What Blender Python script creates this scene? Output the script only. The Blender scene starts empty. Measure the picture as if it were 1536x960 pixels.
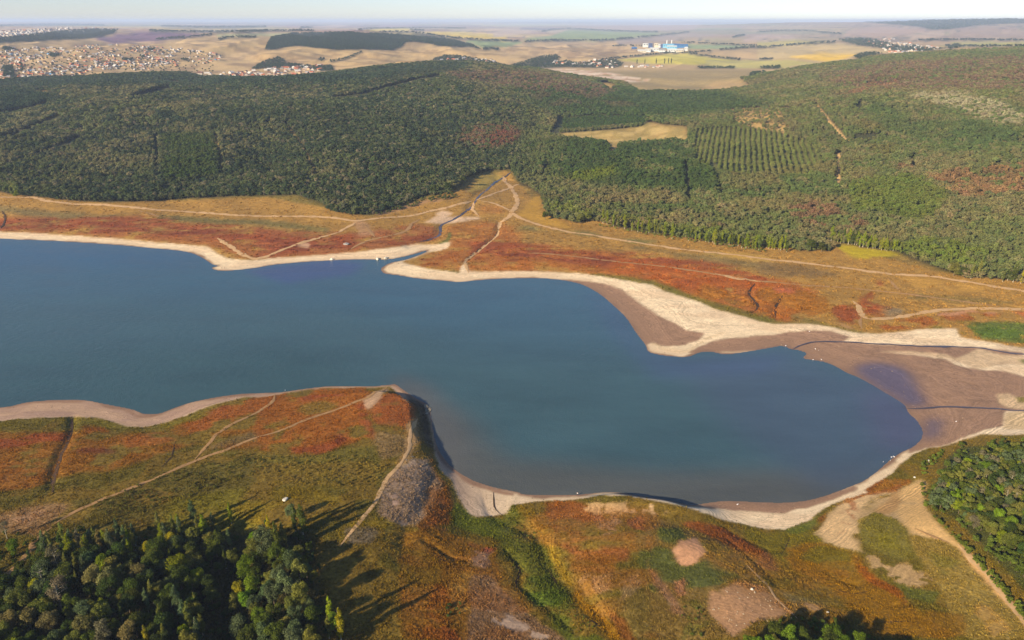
import bpy, math, random
import numpy as np

random.seed(7); RNG = np.random.default_rng(7)
scene = bpy.context.scene
COL = scene.collection

# ------------------------------------------------------------------ camera, sky, sun, exposure
H = 200.0                     # drone height above the water, metres
FPX = 1097.0                  # focal length in photograph pixels (1536 x 960)
PITCH = math.atan((480 - 31) / FPX)
cam_d = bpy.data.cameras.new("camera")
cam_d.sensor_width = 36.0
cam_d.lens = FPX / 1536 * 36.0
cam_d.clip_start = 1.0
cam_d.clip_end = 200000.0
cam = bpy.data.objects.new("camera", cam_d); COL.objects.link(cam)
cam.location = (0, 0, H)
cam.rotation_euler = (math.pi / 2 - PITCH, 0, 0)
scene.camera = cam

SUN_EL = math.radians(23.0); SUN_AZ = math.radians(180 + 46)   # where the sun stands, clockwise from +Y
world = bpy.data.worlds.new("World"); scene.world = world; world.use_nodes = True
wn = world.node_tree.nodes; wl = world.node_tree.links
bg = wn["Background"]
sky = wn.new("ShaderNodeTexSky"); sky.sky_type = 'NISHITA'; sky.sun_disc = False
sky.sun_elevation = SUN_EL; sky.sun_rotation = SUN_AZ
sky.altitude = 300; sky.air_density = 0.8; sky.dust_density = 0.2; sky.ozone_density = 4.0
warm = wn.new("ShaderNodeMix"); warm.data_type = 'RGBA'; warm.blend_type = 'MULTIPLY'; warm.inputs[0].default_value = 1.0
warm.inputs[7].default_value = (1.10, .985, 1.01, 1)                      # the milky, neutral air of the day
wl.new(sky.outputs[0], warm.inputs[6]); wl.new(warm.outputs[2], bg.inputs[0]); bg.inputs[1].default_value = 0.075
sun_d = bpy.data.lights.new("sun", 'SUN'); sun_d.energy = 4.6; sun_d.angle = math.radians(0.53)
sun_d.color = (1.0, 0.83, 0.64)
sun = bpy.data.objects.new("sun", sun_d); COL.objects.link(sun)
from mathutils import Vector
sdir = Vector((math.sin(SUN_AZ) * math.cos(SUN_EL), math.cos(SUN_AZ) * math.cos(SUN_EL), math.sin(SUN_EL)))
sun.rotation_euler = sdir.to_track_quat('Z', 'Y').to_euler()
scene.view_settings.view_transform = 'Standard'; scene.view_settings.look = 'None'
scene.view_settings.exposure = 0.95; scene.view_settings.gamma = 1.0
scene.view_settings.use_curve_mapping = False
scene.render.engine = 'CYCLES'
scene.cycles.max_bounces = 6; scene.cycles.diffuse_bounces = 2; scene.cycles.glossy_bounces = 2
scene.cycles.transmission_bounces = 2; scene.cycles.volume_bounces = 1
scene.cycles.use_denoising = True

# ------------------------------------------------------------------ photo pixel <-> place
CT, ST = math.cos(PITCH), math.sin(PITCH)
def ray(u, v):
    """direction of a photograph pixel, scaled so that its length along the lens axis is 1"""
    a = (np.asarray(u, float) - 768) / FPX; b = (480 - np.asarray(v, float)) / FPX
    return a, CT + b * ST, -ST + b * CT
def flat(u, v, z=0.0):
    a, f, d = ray(u, v); d = np.minimum(d, -1e-4)
    t = (z - H) / d
    return a * t, f * t
def project(x, y, z):
    dz = z - H
    depth = np.maximum(y * CT - dz * ST, 1.0)
    return 768 + FPX * x / depth, 480 - FPX * (y * ST + dz * CT) / depth
def Z(x0, y0, s, *pts):      # points read in an enlargement: its corner, its scale
    return [(x0 + px / s, y0 + py / s) for px, py in pts]

def srgb(c):
    c = np.asarray(c, float) / 255.0
    return np.where(c <= 0.04045, c / 12.92, ((c + 0.055) / 1.055) ** 2.4)
KL = np.array([1.30, 1.22, 1.28])       # brightness of a white surface in this light (r, g, b)
def alb(*c):
    a = srgb(c) / KL; g = a @ np.array([.3, .55, .15])
    return np.clip(g + (a - g) * 1.12, 0.004, 0.75)

# ------------------------------------------------------------------ value noise
def vnoise(x, y, seed=0):
    xi = np.floor(x).astype(np.int64); yi = np.floor(y).astype(np.int64)
    fx = x - xi; fy = y - yi
    fx = fx * fx * (3 - 2 * fx); fy = fy * fy * (3 - 2 * fy)
    def h(a, b):
        n = (a * 374761393 + b * 668265263 + seed * 974711) & 0x7fffffff
        n = ((n ^ (n >> 13)) * 1274126177) & 0x7fffffff
        n = (n ^ (n >> 16)) & 0xffffff
        return n / 16777215.0
    return (h(xi, yi) * (1 - fx) + h(xi + 1, yi) * fx) * (1 - fy) + (h(xi, yi + 1) * (1 - fx) + h(xi + 1, yi + 1) * fx) * fy
def fbm(x, y, sc, octv=4, seed=0):
    s = np.zeros_like(x); a = 0.5; t = 0
    x = x / sc; y = y / sc
    for o in range(octv):
        s = s + a * vnoise(x + 17.3 * o, y - 9.1 * o, seed + o); t += a
        a *= 0.5; x = x * 2.03; y = y * 2.03
    return s / t                                   # 0..1, mean .5
def sstep(a, b, x):
    t = np.clip((x - a) / (b - a), 0, 1); return t * t * (3 - 2 * t)

# ------------------------------------------------------------------ the lake's outline (photo pixels on the water plane)
LAKE = (
    [(-900, 330), (-350, 345)] +
    Z(0, 270, 3.84, (0, 337), (100, 343), (300, 350), (500, 362), (700, 376), (900, 395), (1050, 408), (1120, 425), (1180, 455),
      (1225, 488), (1265, 494), (1215, 505), (1235, 518), (1290, 525), (1400, 515), (1480, 505)) +
    Z(380, 240, 3.84, (0, 625), (100, 605), (250, 590), (450, 578), (600, 572), (780, 575), (900, 550), (1010, 517),
      (985, 536), (880, 575), (790, 590), (730, 625), (750, 655), (820, 662), (960, 685), (1100, 695), (1180, 705), (1260, 695), (1400, 685)) +
    Z(760, 290, 3.84, (0, 490), (200, 488), (330, 500), (440, 525), (540, 580), (620, 650), (690, 715), (750, 810), (800, 870),
      (815, 915), (900, 935), (1040, 945), (1110, 915), (1170, 910), (1260, 930), (1400, 910)) +
    Z(1170, 500, 12.8, (-120, 262), (0, 240), (110, 250), (180, 300), (350, 320), (530, 380), (430, 480), (600, 510), (800, 535),
      (950, 580), (1100, 650), (1280, 760)) +
    Z(1136, 500, 3.84, (570, 248), (650, 290), (750, 350), (850, 410), (870, 460), (920, 500), (955, 560), (950, 610), (900, 655),
      (820, 690), (760, 735), (700, 790), (620, 850), (520, 890), (400, 935)) +
    Z(900, 720, 4.0, (1250, 125), (1100, 140), (900, 132), (750, 125), (640, 140), (540, 155), (480, 140), (400, 120), (250, 100), (150, 80), (50, 72)) +
    Z(760, 550, 3.84, (400, 740), (200, 742), (80, 735)) +
    Z(380, 550, 3.84, (1536, 725), (1400, 700), (1280, 665), (1180, 610), (1120, 560), (1070, 490), (1045, 425), (1030, 330), (1020, 260),
      (1000, 215), (940, 185), (870, 140), (820, 100), (780, 105), (680, 115), (430, 112), (280, 130), (150, 150)) +
    Z(0, 550, 3.84, (1400, 155), (1250, 175), (1100, 205), (1000, 240), (920, 272), (830, 275), (760, 245), (650, 225), (480, 190),
      (300, 192), (150, 205), (60, 230), (0, 235)) +
    [(-350, 640), (-900, 700)])

def smooth_poly(pts, n=3):
    p = np.array(pts, float)
    for _ in range(n):                                # Chaikin corner cutting, held close to the points
        q = np.roll(p, -1, 0)
        p = np.stack([p * .8 + q * .2, p * .2 + q * .8], 1).reshape(-1, 2)
    return p
LAKE_PX = smooth_poly(LAKE, 1)
lx, ly = flat(LAKE_PX[:, 0], LAKE_PX[:, 1]); LAKE_W = np.stack([lx, ly], 1)

def poly_sd(x, y, P):
    """signed distance to a closed outline: positive outside"""
    x = x.ravel(); y = y.ravel()
    best = np.full(x.shape, 1e18); ins = np.zeros(x.shape, bool)
    n = len(P)
    for i in range(n):
        ax, ay = P[i]; bx, by = P[(i + 1) % n]
        dx, dy = bx - ax, by - ay
        t = np.clip(((x - ax) * dx + (y - ay) * dy) / (dx * dx + dy * dy + 1e-12), 0, 1)
        d = (x - ax - t * dx) ** 2 + (y - ay - t * dy) ** 2
        np.minimum(best, d, out=best)
        c = (ay > y) != (by > y)
        if dy != 0:
            ins ^= c & (x < ax + (y - ay) * dx / dy)
    return np.where(ins, -1, 1) * np.sqrt(best)

# ------------------------------------------------------------------ relief: control heights -> smooth surface
def tan_down(u, v):
    a, f, d = ray(u, v); return -d / np.sqrt(a * a + f * f)
CTRL = []                                             # x, y, z
def ctl(u, v, z=None, r=None):
    td = float(tan_down(u, v))
    if r is None: r = (H - z) / max(td, 1e-4)
    else: z = H - r * td
    a, f, d = ray(u, v); k = r / math.hypot(a, f)
    CTRL.append((float(a * k), float(f * k), z))
# far side, column by column: (v, z) near, (v, None, distance) far
COLS = {
    -300: [(345, 2), (300, 8), (250, 14), (200, 28), (150, 48), (124, 56), (118, None, 2500), (100, None, 2900), (80, None, 3500), (67, None, 4200), (52, None, 5500), (45, None, 8000), (40, None, 14000), (36, None, 25000), (33, None, 42000)],
    0: [(345, 2), (300, 7), (250, 13), (200, 26), (150, 46), (122, 55), (118, None, 2500), (100, None, 2900), (80, None, 3500), (68, None, 4200), (52, None, 5500), (45, None, 8000), (40, None, 14000), (36, None, 25000), (33, None, 42000)],
    200: [(350, 3), (300, 8), (250, 15), (200, 30), (150, 50), (114, 60), (110, None, 2650), (95, None, 3000), (80, None, 3500), (68, None, 4200), (56, None, 5500), (46, None, 8000), (40, None, 14000), (36, None, 25000), (33, None, 42000)],
    400: [(360, 3), (297, 8), (250, 16), (200, 32), (150, 53), (119, 66), (116, None, 2600), (100, None, 2900), (88, None, 3150), (76, None, 3600), (60, None, 4200), (52, None, 4900), (50, None, 6500), (44, None, 10000), (38, None, 20000), (33, None, 42000)],
    600: [(350, 3), (310, 6), (250, 16), (200, 31), (150, 55), (110, 76), (98, 86), (92, None, 3000), (80, None, 3400), (73, None, 3800), (53, None, 4700), (50, None, 7000), (44, None, 10000), (38, None, 20000), (33, None, 42000)],
    700: [(330, 3), (280, 6), (230, 14), (180, 32), (140, 58), (110, 76), (95, 84), (90, None, 3100), (76, None, 4000), (66, None, 4700), (55, None, 7500), (45, None, 12000), (38, None, 22000), (33, None, 42000)],
    800: [(390, 2), (300, 4), (255, 5), (210, 13), (170, 26), (140, 46), (112, 66), (104, None, 2900), (90, None, 3600), (70, None, 5200), (55, None, 8000), (45, None, 13000), (38, None, 24000), (33, None, 42000)],
    1000: [(400, 3), (340, 5), (300, 8), (230, 12), (200, 17), (165, 24), (142, 32), (125, None, 2350), (112, None, 2700), (100, None, 3200), (85, None, 4200), (70, None, 5500), (58, None, 8000), (45, None, 14000), (38, None, 25000), (33, None, 42000)],
    1200: [(440, 3), (375, 7), (320, 13), (250, 24), (200, 37), (160, 54), (120, 62), (101, 66), (92, None, 3800), (75, None, 5000), (60, None, 7500), (50, None, 10000), (42, None, 13000), (34, None, 18000), (40, None, 30000)],
    1400: [(470, 2), (420, 5), (385, 8), (330, 17), (250, 36), (200, 52), (150, 76), (110, 92), (83, 101), (79, None, 4300), (65, None, 6000), (50, None, 8500), (42, None, 10000), (31, None, 13000), (38, None, 24000)],
    1536: [(470, 2), (428, 6), (380, 14), (330, 24), (250, 44), (200, 60), (150, 82), (110, 98), (76, 112), (73, None, 4600), (60, None, 7000), (45, None, 9000), (37, None, 11000), (28, None, 13500), (38, None, 24000)],
    1850: [(470, 3), (435, 8), (380, 18), (330, 28), (250, 48), (200, 64), (150, 86), (110, 100), (74, 114), (71, None, 4600), (60, None, 7000), (45, None, 9000), (37, None, 11000), (28, None, 13500), (38, None, 24000)],
}
for u, rows in COLS.items():
    for r in rows:
        if r[1] is not None: ctl(u, r[0], z=r[1])
        else: ctl(u, r[0], r=r[2])
# near side
for u, v, z in [(-300, 720, 6), (-300, 900, 12), (-300, 1150, 12), (0, 640, 2.5), (0, 700, 5), (0, 800, 8), (0, 920, 11), (0, 1150, 12), (150, 640, 2.5), (200, 700, 6),
                (200, 800, 9), (200, 920, 11), (250, 1150, 12), (300, 640, 3), (400, 620, 3), (400, 700, 7.5), (400, 800, 10), (340, 880, 5), (330, 960, 5), (440, 900, 11), (450, 1150, 12), (500, 600, 3),
                (520, 680, 8), (520, 760, 11), (560, 600, 5.5), (590, 600, 6), (612, 610, 5.4), (618, 650, 6.2), (602, 690, 8.2), (575, 740, 9.6), (565, 660, 7.4), (556, 700, 8.6), (560, 630, 6.4), (560, 820, 10), (615, 760, 8.0), (640, 722, 7.0), (630, 700, 7.0), (650, 690, 5.0), (632, 790, 7.6), (640, 750, 7.2), (600, 720, 8.6), (590, 780, 9.4), (610, 800, 8.2), (620, 830, 7), (560, 920, 9), (650, 940, 7.5),
                (650, 1150, 9), (690, 790, 2.8), (720, 850, 5), (700, 930, 6), (800, 800, 2.2), (830, 870, 2.8), (860, 940, 4), (900, 1150, 6), (760, 770, 1.2),
                (880, 790, 6), (940, 765, 6.5), (1000, 785, 8.5), (1060, 805, 6.5), (1000, 860, 8), (1100, 880, 9.5), (950, 930, 8), (1150, 960, 11), (1150, 1150, 13),
                (1130, 800, 1.6), (1200, 830, 2.6), (1250, 860, 4), (1240, 790, 1.6), (1320, 930, 8.5), (1300, 780, 5.5), (1380, 720, 5), (1350, 840, 8), (1430, 800, 11),
                (1480, 900, 13), (1480, 720, 11), (1536, 800, 15), (1536, 680, 9), (1536, 960, 16), (1850, 700, 16), (1850, 960, 22), (1850, 1150, 24), (1400, 1150, 16),
                (1400, 600, .5), (1450, 560, .45), (1500, 610, .6), (1536, 560, .6), (1400, 520, .5), (1536, 530, .8), (1300, 540, .35), (1850, 560, 2.5), (1030, 500, .9), (1000, 480, .6), (900, 425, .8), (1150, 500, 1.0), (1300, 500, 1.2), (1450, 640, 1.0)]:
    ctl(u, v, z=z)
CTRL = np.array(CTRL)
def warp_xy(x, y):
    r = np.hypot(x, y)
    return np.stack([1.6 * np.arctan2(x, np.maximum(y, 1.0)), 1.15 * np.log(np.maximum(r, 40.0))], -1)
cw = warp_xy(CTRL[:, 0], CTRL[:, 1])
def kern(a, b):
    d2 = ((a[:, None, :] - b[None, :, :]) ** 2).sum(-1)
    return np.sqrt(d2 + 0.0009)
A_ = kern(cw, cw) - 0.004 * np.eye(len(cw)); n_ = len(cw)
M_ = np.zeros((n_ + 1, n_ + 1)); M_[:n_, :n_] = A_; M_[:n_, n_] = 1; M_[n_, :n_] = 1
W_ = np.linalg.solve(M_, np.append(CTRL[:, 2], 0))
def broad(x, y):
    xs = x.ravel(); ys = y.ravel(); out = np.empty(xs.shape)
    wxy = warp_xy(xs, ys).astype(np.float32); cf = cw.astype(np.float32); wf = W_.astype(np.float32)
    for i in range(0, len(xs), 40000):
        b = wxy[i:i + 40000]
        d2 = (b[:, 0:1] - cf[None, :, 0]) ** 2 + (b[:, 1:2] - cf[None, :, 1]) ** 2
        out[i:i + 40000] = np.sqrt(d2 + np.float32(0.0009)) @ wf[:-1] + wf[-1]
    return out.reshape(x.shape)

# ------------------------------------------------------------------ terrain grid
GV = np.concatenate([np.array([2600, 2000, 1700, 1500, 1350, 1260, 1210]), np.arange(1180, 130, -1.6), np.arange(130, 60, -1.2), np.arange(60, 36.0, -0.5), [35.6]])
GU = np.concatenate([np.array([-1300, -950, -700, -520, -430]), np.arange(-380, 1920, 2.4), np.array([1960, 2060, 2250, 2500, 2900])])
NU, NV = len(GU), len(GV)
UU, VV = np.meshgrid(GU, GV)
GX, GY = flat(UU, VV)
GR = np.hypot(GX, GY)
sd = poly_sd(GX, GY, LAKE_W).reshape(GX.shape)
# how steeply the land climbs from the water: metres over which it reaches its height
def near_seg(px, z=0):
    p = np.array(px, float); xx, yy = flat(p[:, 0], p[:, 1], z)
    best = np.full(GX.shape, 1e9)
    for i in range(len(xx) - 1):
        dx, dy = xx[i + 1] - xx[i], yy[i + 1] - yy[i]
        t = np.clip(((GX - xx[i]) * dx + (GY - yy[i]) * dy) / (dx * dx + dy * dy), 0, 1)
        best = np.minimum(best, np.hypot(GX - xx[i] - t * dx, GY - yy[i] - t * dy))
    return best
DS = np.full(GX.shape, 42.0)
CLIFF = [(594, 577), (628, 600), (644, 614), (650, 640), (653, 664)]
k = 1 - sstep(22, 60, near_seg(CLIFF)); DS = DS * (1 - k) + 11.0 * k; KC = 1 - sstep(8, 22, near_seg(CLIFF[:-1]))
k = 1 - sstep(6, 22, near_seg([(560, 580), (594, 576)])); DS = DS * (1 - k) + 9 * k
k = 1 - sstep(6, 26, near_seg([(900, 739), (950, 743), (1000, 751), (1035, 759)])); DS = DS * (1 - k) + 10 * k
k = 1 - sstep(6, 30, near_seg([(330, 595), (500, 580), (560, 580)])); DS = DS * (1 - k) + 20 * k
base = broad(GX, GY)
rel = sstep(0, 1, np.clip(sd / DS, 0, 1)); rel = rel * (1 - KC) + KC * np.clip(sd / DS, 0, 1) ** 2.6
n1 = fbm(GX, GY, 26, 4, 3) - .5; n2 = fbm(GX, GY, 170, 4, 8) - .5; n3 = fbm(GX, GY, 1100, 4, 11) - .5; n4 = 1 - np.abs(fbm(GX, GY, 620, 4, 12) - .5) * 2
land = 0.016 * np.minimum(np.maximum(sd, 0), 25) + rel * np.maximum(base, 0.25)
k_near = rel * sstep(20, 70, sd)
n5 = np.abs(fbm(GX + .5 * GY, GY, 340, 4, 14) - .5) * 2
land += k_near * ((n5 - .24) * 34 * sstep(680, 1050, GR) * (1 - sstep(2300, 2900, GR)) + n1 * 1.5 + n2 * 6 * sstep(700, 1300, GR) + (n4 - .72) * 80 * sstep(2700, 3300, GR) * (1 - .6 * sstep(6000, 12000, GR)) + n3 * 26 * sstep(3000, 5200, GR) * (1 - .7 * sstep(9000, 16000, GR)))
# tilted ledges of the drawn-down shore and the rough scree
k = (1 - sstep(2, 16, near_seg([(600, 690), (590, 740), (585, 780)], 8)))
land += k * (fbm(GX, GY, 5, 3, 21) - .5) * .8
k = (1 - sstep(1, 9, near_seg(CLIFF)))
land += k * (fbm(GX, GY, 3.5, 3, 22) - .5) * 3.0 * sstep(1, 4, sd)
# gullies: (pixels, depth, half width)
for px, dep, hw in [
    (Z(0, 550, 3.84, (412, 285), (405, 400), (350, 520), (315, 640), (300, 740)), 1.1, 2.2),
    (Z(600, 720, 4, (560, 80), (570, 170), (610, 215), (700, 260), (830, 340), (880, 480), (960, 620), (1100, 760), (1230, 900), (1300, 1000)), 1.6, 4.0),
    (Z(600, 720, 4, (640, 440), (720, 540), (720, 660), (840, 750), (1000, 900)), 1.0, 2.0),
    (Z(600, 720, 4, (150, 420), (300, 500), (390, 520)), .8, 1.6),
    (Z(600, 720, 4, (1040, 620), (1130, 720), (1230, 880)), .9, 2.4),
    (Z(600, 720, 4, (190, 0), (160, 150), (110, 280), (60, 340), (10, 460)), .9, 3.0),
    (Z(1152, 720, 4, (420, 650), (520, 690), (620, 660)), .5, 1.4),
    (Z(1152, 720, 4, (700, 850), (850, 850), (930, 880)), .5, 1.4),
    (Z(900, 720, 4, (1140, 320), (1100, 440), (1010, 440), (870, 370), (740, 290)), .5, 1.5),
    (Z(900, 720, 4, (750, 370), (880, 510), (1010, 640), (1050, 700)), .5, 1.4),
    (Z(380, 240, 3.84, (1500, 60), (1400, 130), (1280, 230), (1230, 310), (1090, 370), (1070, 430), (990, 470), (900, 490)), 1.5, 5),
    (Z(380, 240, 3.84, (1420, 360), (1400, 430), (1300, 520), (1220, 585)), 1.4, 3),
    (Z(1136, 300, 3.84, (145, 550), (105, 620), (105, 680)), 1.0, 2.5),
    (Z(760, 290, 3.84, (1430, 520), (1395, 580), (1450, 650), (1410, 690)), 1.0, 2.5),
    ([(345, 800), (352, 850), (335, 900), (345, 960), (360, 1060)], 2.5, 9)]:
    z0 = {345: 8}.get(px[0][0], 2.0)
    land -= dep * np.exp(-(near_seg(px, z0) / hw) ** 2) * sstep(0, 6, sd)
land = np.maximum(land, 0.010 * np.clip(sd, 0, 20) + 0.02)
GZ = np.where(sd > 0, land, -np.minimum(0.05 * -sd, 3.0))
GZ[-1, :] = GZ[-2, :]

def height(x, y):
    x = np.asarray(x, float); y = np.asarray(y, float)
    u, v = project(x, np.maximum(y, 1), np.zeros_like(x))
    fi = np.interp(-v, -GV, np.arange(NV)); fj = np.interp(u, GU, np.arange(NU))
    i = np.clip(fi.astype(int), 0, NV - 2); j = np.clip(fj.astype(int), 0, NU - 2); a = fi - i; b = fj - j
    return (GZ[i, j] * (1 - b) + GZ[i, j + 1] * b) * (1 - a) + (GZ[i + 1, j] * (1 - b) + GZ[i + 1, j + 1] * b) * a
RM = np.exp(np.linspace(math.log(120), math.log(43000), 1500))
def place(u, v):
    """the first point of the land that a photo pixel sees"""
    u = np.atleast_1d(np.asarray(u, float)); v = np.atleast_1d(np.asarray(v, float))
    a, f, d = ray(u, v); hl = np.sqrt(a * a + f * f); td = -d / hl
    X = (a / hl)[:, None] * RM; Y = (f / hl)[:, None] * RM
    diff = (H - td[:, None] * RM) - np.maximum(height(X, Y), 0)
    hit = diff <= 0; k = np.where(hit.any(1), hit.argmax(1), len(RM) - 1); k = np.maximum(k, 1)
    i = np.arange(len(u)); d0 = diff[i, k - 1]; d1 = diff[i, k]
    t = np.where(d0 - d1 > 1e-9, d0 / (d0 - d1), 1.0); t = np.clip(t, 0, 1)
    r = RM[k - 1] * (1 - t) + RM[k] * t
    x = a / hl * r; y = f / hl * r
    return np.stack([x, y, height(x, y)], 1)

# vertex data
PU, PV = project(GX, GY, np.maximum(GZ, 0))
# edges of patches wander by a metre or two
wa = 2.8 * (fbm(GX, GY, 7, 4, 31) - .5); wb = 9.0 * (fbm(GX, GY, 40, 3, 32) - .5)
wc = 2.8 * (fbm(GX, GY, 7, 4, 33) - .5); wd = 9.0 * (fbm(GX, GY, 40, 3, 34) - .5)
SU, SV = project(GX + wa + wb * .6, GY + wc + wd * .6, np.maximum(GZ, 0))
NOI = [fbm(GX, GY, 4, 3, 41), fbm(GX, GY, 14, 4, 42), fbm(GX, GY, 55, 4, 43), fbm(GX * .35, GY, 9, 3, 44)]
for i_ in range(4):
    NOI[i_] = np.clip((NOI[i_] - .5) * 2.0 + .5, 0, 1)

# ------------------------------------------------------------------ patches: polygon, blob or stroke -> soft mask
def raster(poly, bu, bv):
    p = np.array(poly, float)
    u0 = math.floor(p[:, 0].min() - 2.2 * bu - 3); u1 = math.ceil(p[:, 0].max() + 2.2 * bu + 3)
    v0 = math.floor(p[:, 1].min() - 2.2 * bv - 3); v1 = math.ceil(p[:, 1].max() + 2.2 * bv + 3)
    u0 = max(u0, -420); u1 = min(u1, 1960); v0 = max(v0, 20); v1 = min(v1, 1260)
    if u1 <= u0 + 2 or v1 <= v0 + 2: return None
    sv = 2
    w = int(u1 - u0); h = int((v1 - v0) * sv)
    tog = np.zeros((h, w + 2), np.int32); n = len(p)
    for i in range(n):
        ax, ay = p[i]; bx, by = p[(i + 1) % n]
        if ay == by: continue
        if ay > by: ax, ay, bx, by = bx, by, ax, ay
        r0 = max(0, math.ceil((ay - v0) * sv - .5)); r1 = min(h - 1, math.ceil((by - v0) * sv - .5) - 1)
        if r1 < r0: continue
        rr = np.arange(r0, r1 + 1); yy = v0 + (rr + .5) / sv
        xx = ax + (yy - ay) * (bx - ax) / (by - ay) - u0
        np.add.at(tog, (rr, np.clip(np.ceil(xx - .5).astype(int), 0, w + 1)), 1)
    m = (np.cumsum(tog, 1)[:, :w] & 1).astype(np.float32)
    def box(a, k, ax):
        k = int(k)
        if k < 1: return a
        pad = [(0, 0), (0, 0)]; pad[ax] = (k + 1, k)
        c = np.cumsum(np.pad(a, pad, mode='edge'), axis=ax)
        n = a.shape[ax]
        return (np.take(c, range(2 * k + 1, 2 * k + 1 + n), ax) - np.take(c, range(0, n), ax)) / (2 * k + 1)
    for _ in range(2):
        m = box(m, round(bu * .7), 1); m = box(m, round(bv * sv * .7), 0)
    return u0, v0, sv, m
def sample(ras, u, v):
    u0, v0, sv, m = ras; h, w = m.shape
    x = np.clip(u - u0 - .5, 0, w - 1.001); y = np.clip((v - v0) * sv - .5, 0, h - 1.001)
    i = y.astype(int); j = x.astype(int); a = y - i; b = x - j
    i1 = np.minimum(i + 1, h - 1); j1 = np.minimum(j + 1, w - 1)
    r = (m[i, j] * (1 - b) + m[i, j1] * b) * (1 - a) + (m[i1, j] * (1 - b) + m[i1, j1] * b) * a
    out = (u < u0) | (v < v0) | (u > u0 + w) | (v > v0 + h / sv)
    r[out] = 0
    return r
def stroke(pts, w0, w1=None):
    p = np.array(pts, float); n = len(p); w1 = w0 if w1 is None else w1
    if n > 2:
        q = [p[0]]
        for i in range(n - 1):
            a = p[max(i - 1, 0)]; b = p[i]; c = p[i + 1]; d = p[min(i + 2, n - 1)]
            for t in (.25, .5, .75, 1):
                q.append(.5 * (2 * b + (c - a) * t + (2 * a - 5 * b + 4 * c - d) * t * t + (3 * b - a - 3 * c + d) * t ** 3))
        p = np.array(q); n = len(p)
    t = np.gradient(p, axis=0); L = np.hypot(t[:, 0], t[:, 1])[:, None] + 1e-9
    nn = np.stack([-t[:, 1], t[:, 0]], 1) / L; ww = np.linspace(w0, w1, n)[:, None] / 2
    return np.concatenate([p + nn * ww, (p - nn * ww)[::-1]])
def blob(cu, cv, ru, rv, rot=0, n=28):
    a = np.linspace(0, 2 * math.pi, n, endpoint=False); c, s = math.cos(math.radians(rot)), math.sin(math.radians(rot))
    x = ru * np.cos(a); y = rv * np.sin(a)
    return np.stack([cu + x * c - y * s, cv + x * s + y * c], 1)
RAG = False
class Layers:
    """paints colours over points of the land, one soft patch after another"""
    def __init__(self, u, v, noise, col0):
        self.u = u.ravel(); self.v = v.ravel(); self.noise = [n.ravel() for n in noise]
        self.c = np.tile(np.asarray(col0, np.float64), (len(self.u), 1))
    def mask(self, poly, bu=3, bv=None, patch=None):
        bv = bu * .5 if bv is None else bv
        ras = raster(poly, bu, bv)
        if ras is None: return None, None
        u0, v0, sv, m = ras
        idx = np.nonzero((self.u > u0) & (self.u < u0 + m.shape[1]) & (self.v > v0) & (self.v < v0 + m.shape[0] / sv))[0]
        if not len(idx): return None, None
        a = sample(ras, self.u[idx], self.v[idx])
        if patch:
            k, thr, soft = patch
            n = self.noise[k][idx]
            soft = soft * .5
            a = a * sstep(thr - soft, thr + soft, n + (a - 1) * .45)
        elif RAG:
            n = .5 * self.noise[0][idx] + .5 * self.noise[1][idx]
            a = .45 * a + .55 * sstep(.2, .8, a + (n - .5) * .9 * np.minimum(1, 4 * a * (1 - a) + .2))
        return idx, a
    def put(self, poly, col, a=1.0, bu=3, bv=None, patch=None):
        idx, m = self.mask(poly, bu, bv, patch)
        if idx is None: return
        m = (m * a)[:, None]
        self.c[idx] = self.c[idx] * (1 - m) + np.asarray(col) * m

# ------------------------------------------------------------------ where sand, mud, woods and fields lie (photo pixels)
FAR_EDGE = ([(-400, 340)] + Z(0, 270, 3.84, (0, 300), (150, 305), (400, 320), (700, 340), (900, 360), (1050, 372), (1200, 385), (1260, 430), (1330, 455), (1450, 465)) +
    Z(380, 240, 3.84, (0, 578), (200, 560), (400, 548), (600, 530), (800, 505), (950, 485), (1050, 490), (1140, 470), (1110, 512), (1010, 530), (900, 573), (840, 585),
      (900, 600), (1000, 628), (1100, 640), (1190, 652), (1205, 600), (1222, 590), (1240, 640), (1400, 645)) +
    Z(760, 290, 3.84, (0, 448), (200, 450), (400, 460), (550, 480), (700, 505), (850, 530), (920, 570), (1080, 615), (1200, 670), (1330, 700), (1440, 730)) +
    Z(1136, 300, 3.84, (0, 695), (100, 715), (300, 715), (450, 735), (530, 760), (640, 770), (800, 765), (950, 745), (1050, 740), (1150, 740), (1170, 790), (1300, 815), (1450, 840), (1536, 850)) +
    [(1700, 540), (1900, 565)])
NEAR_EDGE = ([(1900, 640), (1536, 652), (1470, 652), (1440, 662)] +
    Z(1136, 500, 3.84, (1090, 645), (1000, 660), (900, 690), (840, 740), (770, 810), (700, 850), (600, 905)) +
    Z(1152, 720, 4, (600, 70), (480, 110), (340, 165), (250, 240), (100, 300)) +
    Z(900, 720, 4, (1000, 295), (880, 270), (720, 230), (600, 190), (540, 168), (480, 152), (300, 116), (150, 90), (0, 92)) +
    Z(600, 720, 4, (1080, 110), (880, 128), (730, 140), (660, 150), (640, 200), (560, 217), (440, 215), (400, 180), (360, 120), (330, 50)) +
    Z(380, 550, 3.84, (1150, 660), (1110, 620), (1075, 570), (1045, 490), (1036, 425), (1025, 330), (1000, 262), (980, 225), (940, 212), (860, 180), (820, 140), (800, 112), (680, 120), (430, 118), (200, 146)) +
    Z(0, 550, 3.84, (1536, 172), (1400, 178), (1250, 210), (1100, 265), (950, 320), (830, 345), (740, 345), (650, 315), (560, 290), (430, 288), (250, 290), (100, 300), (0, 310)) +
    [(-400, 700)])
BASIN = FAR_EDGE + NEAR_EDGE
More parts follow.
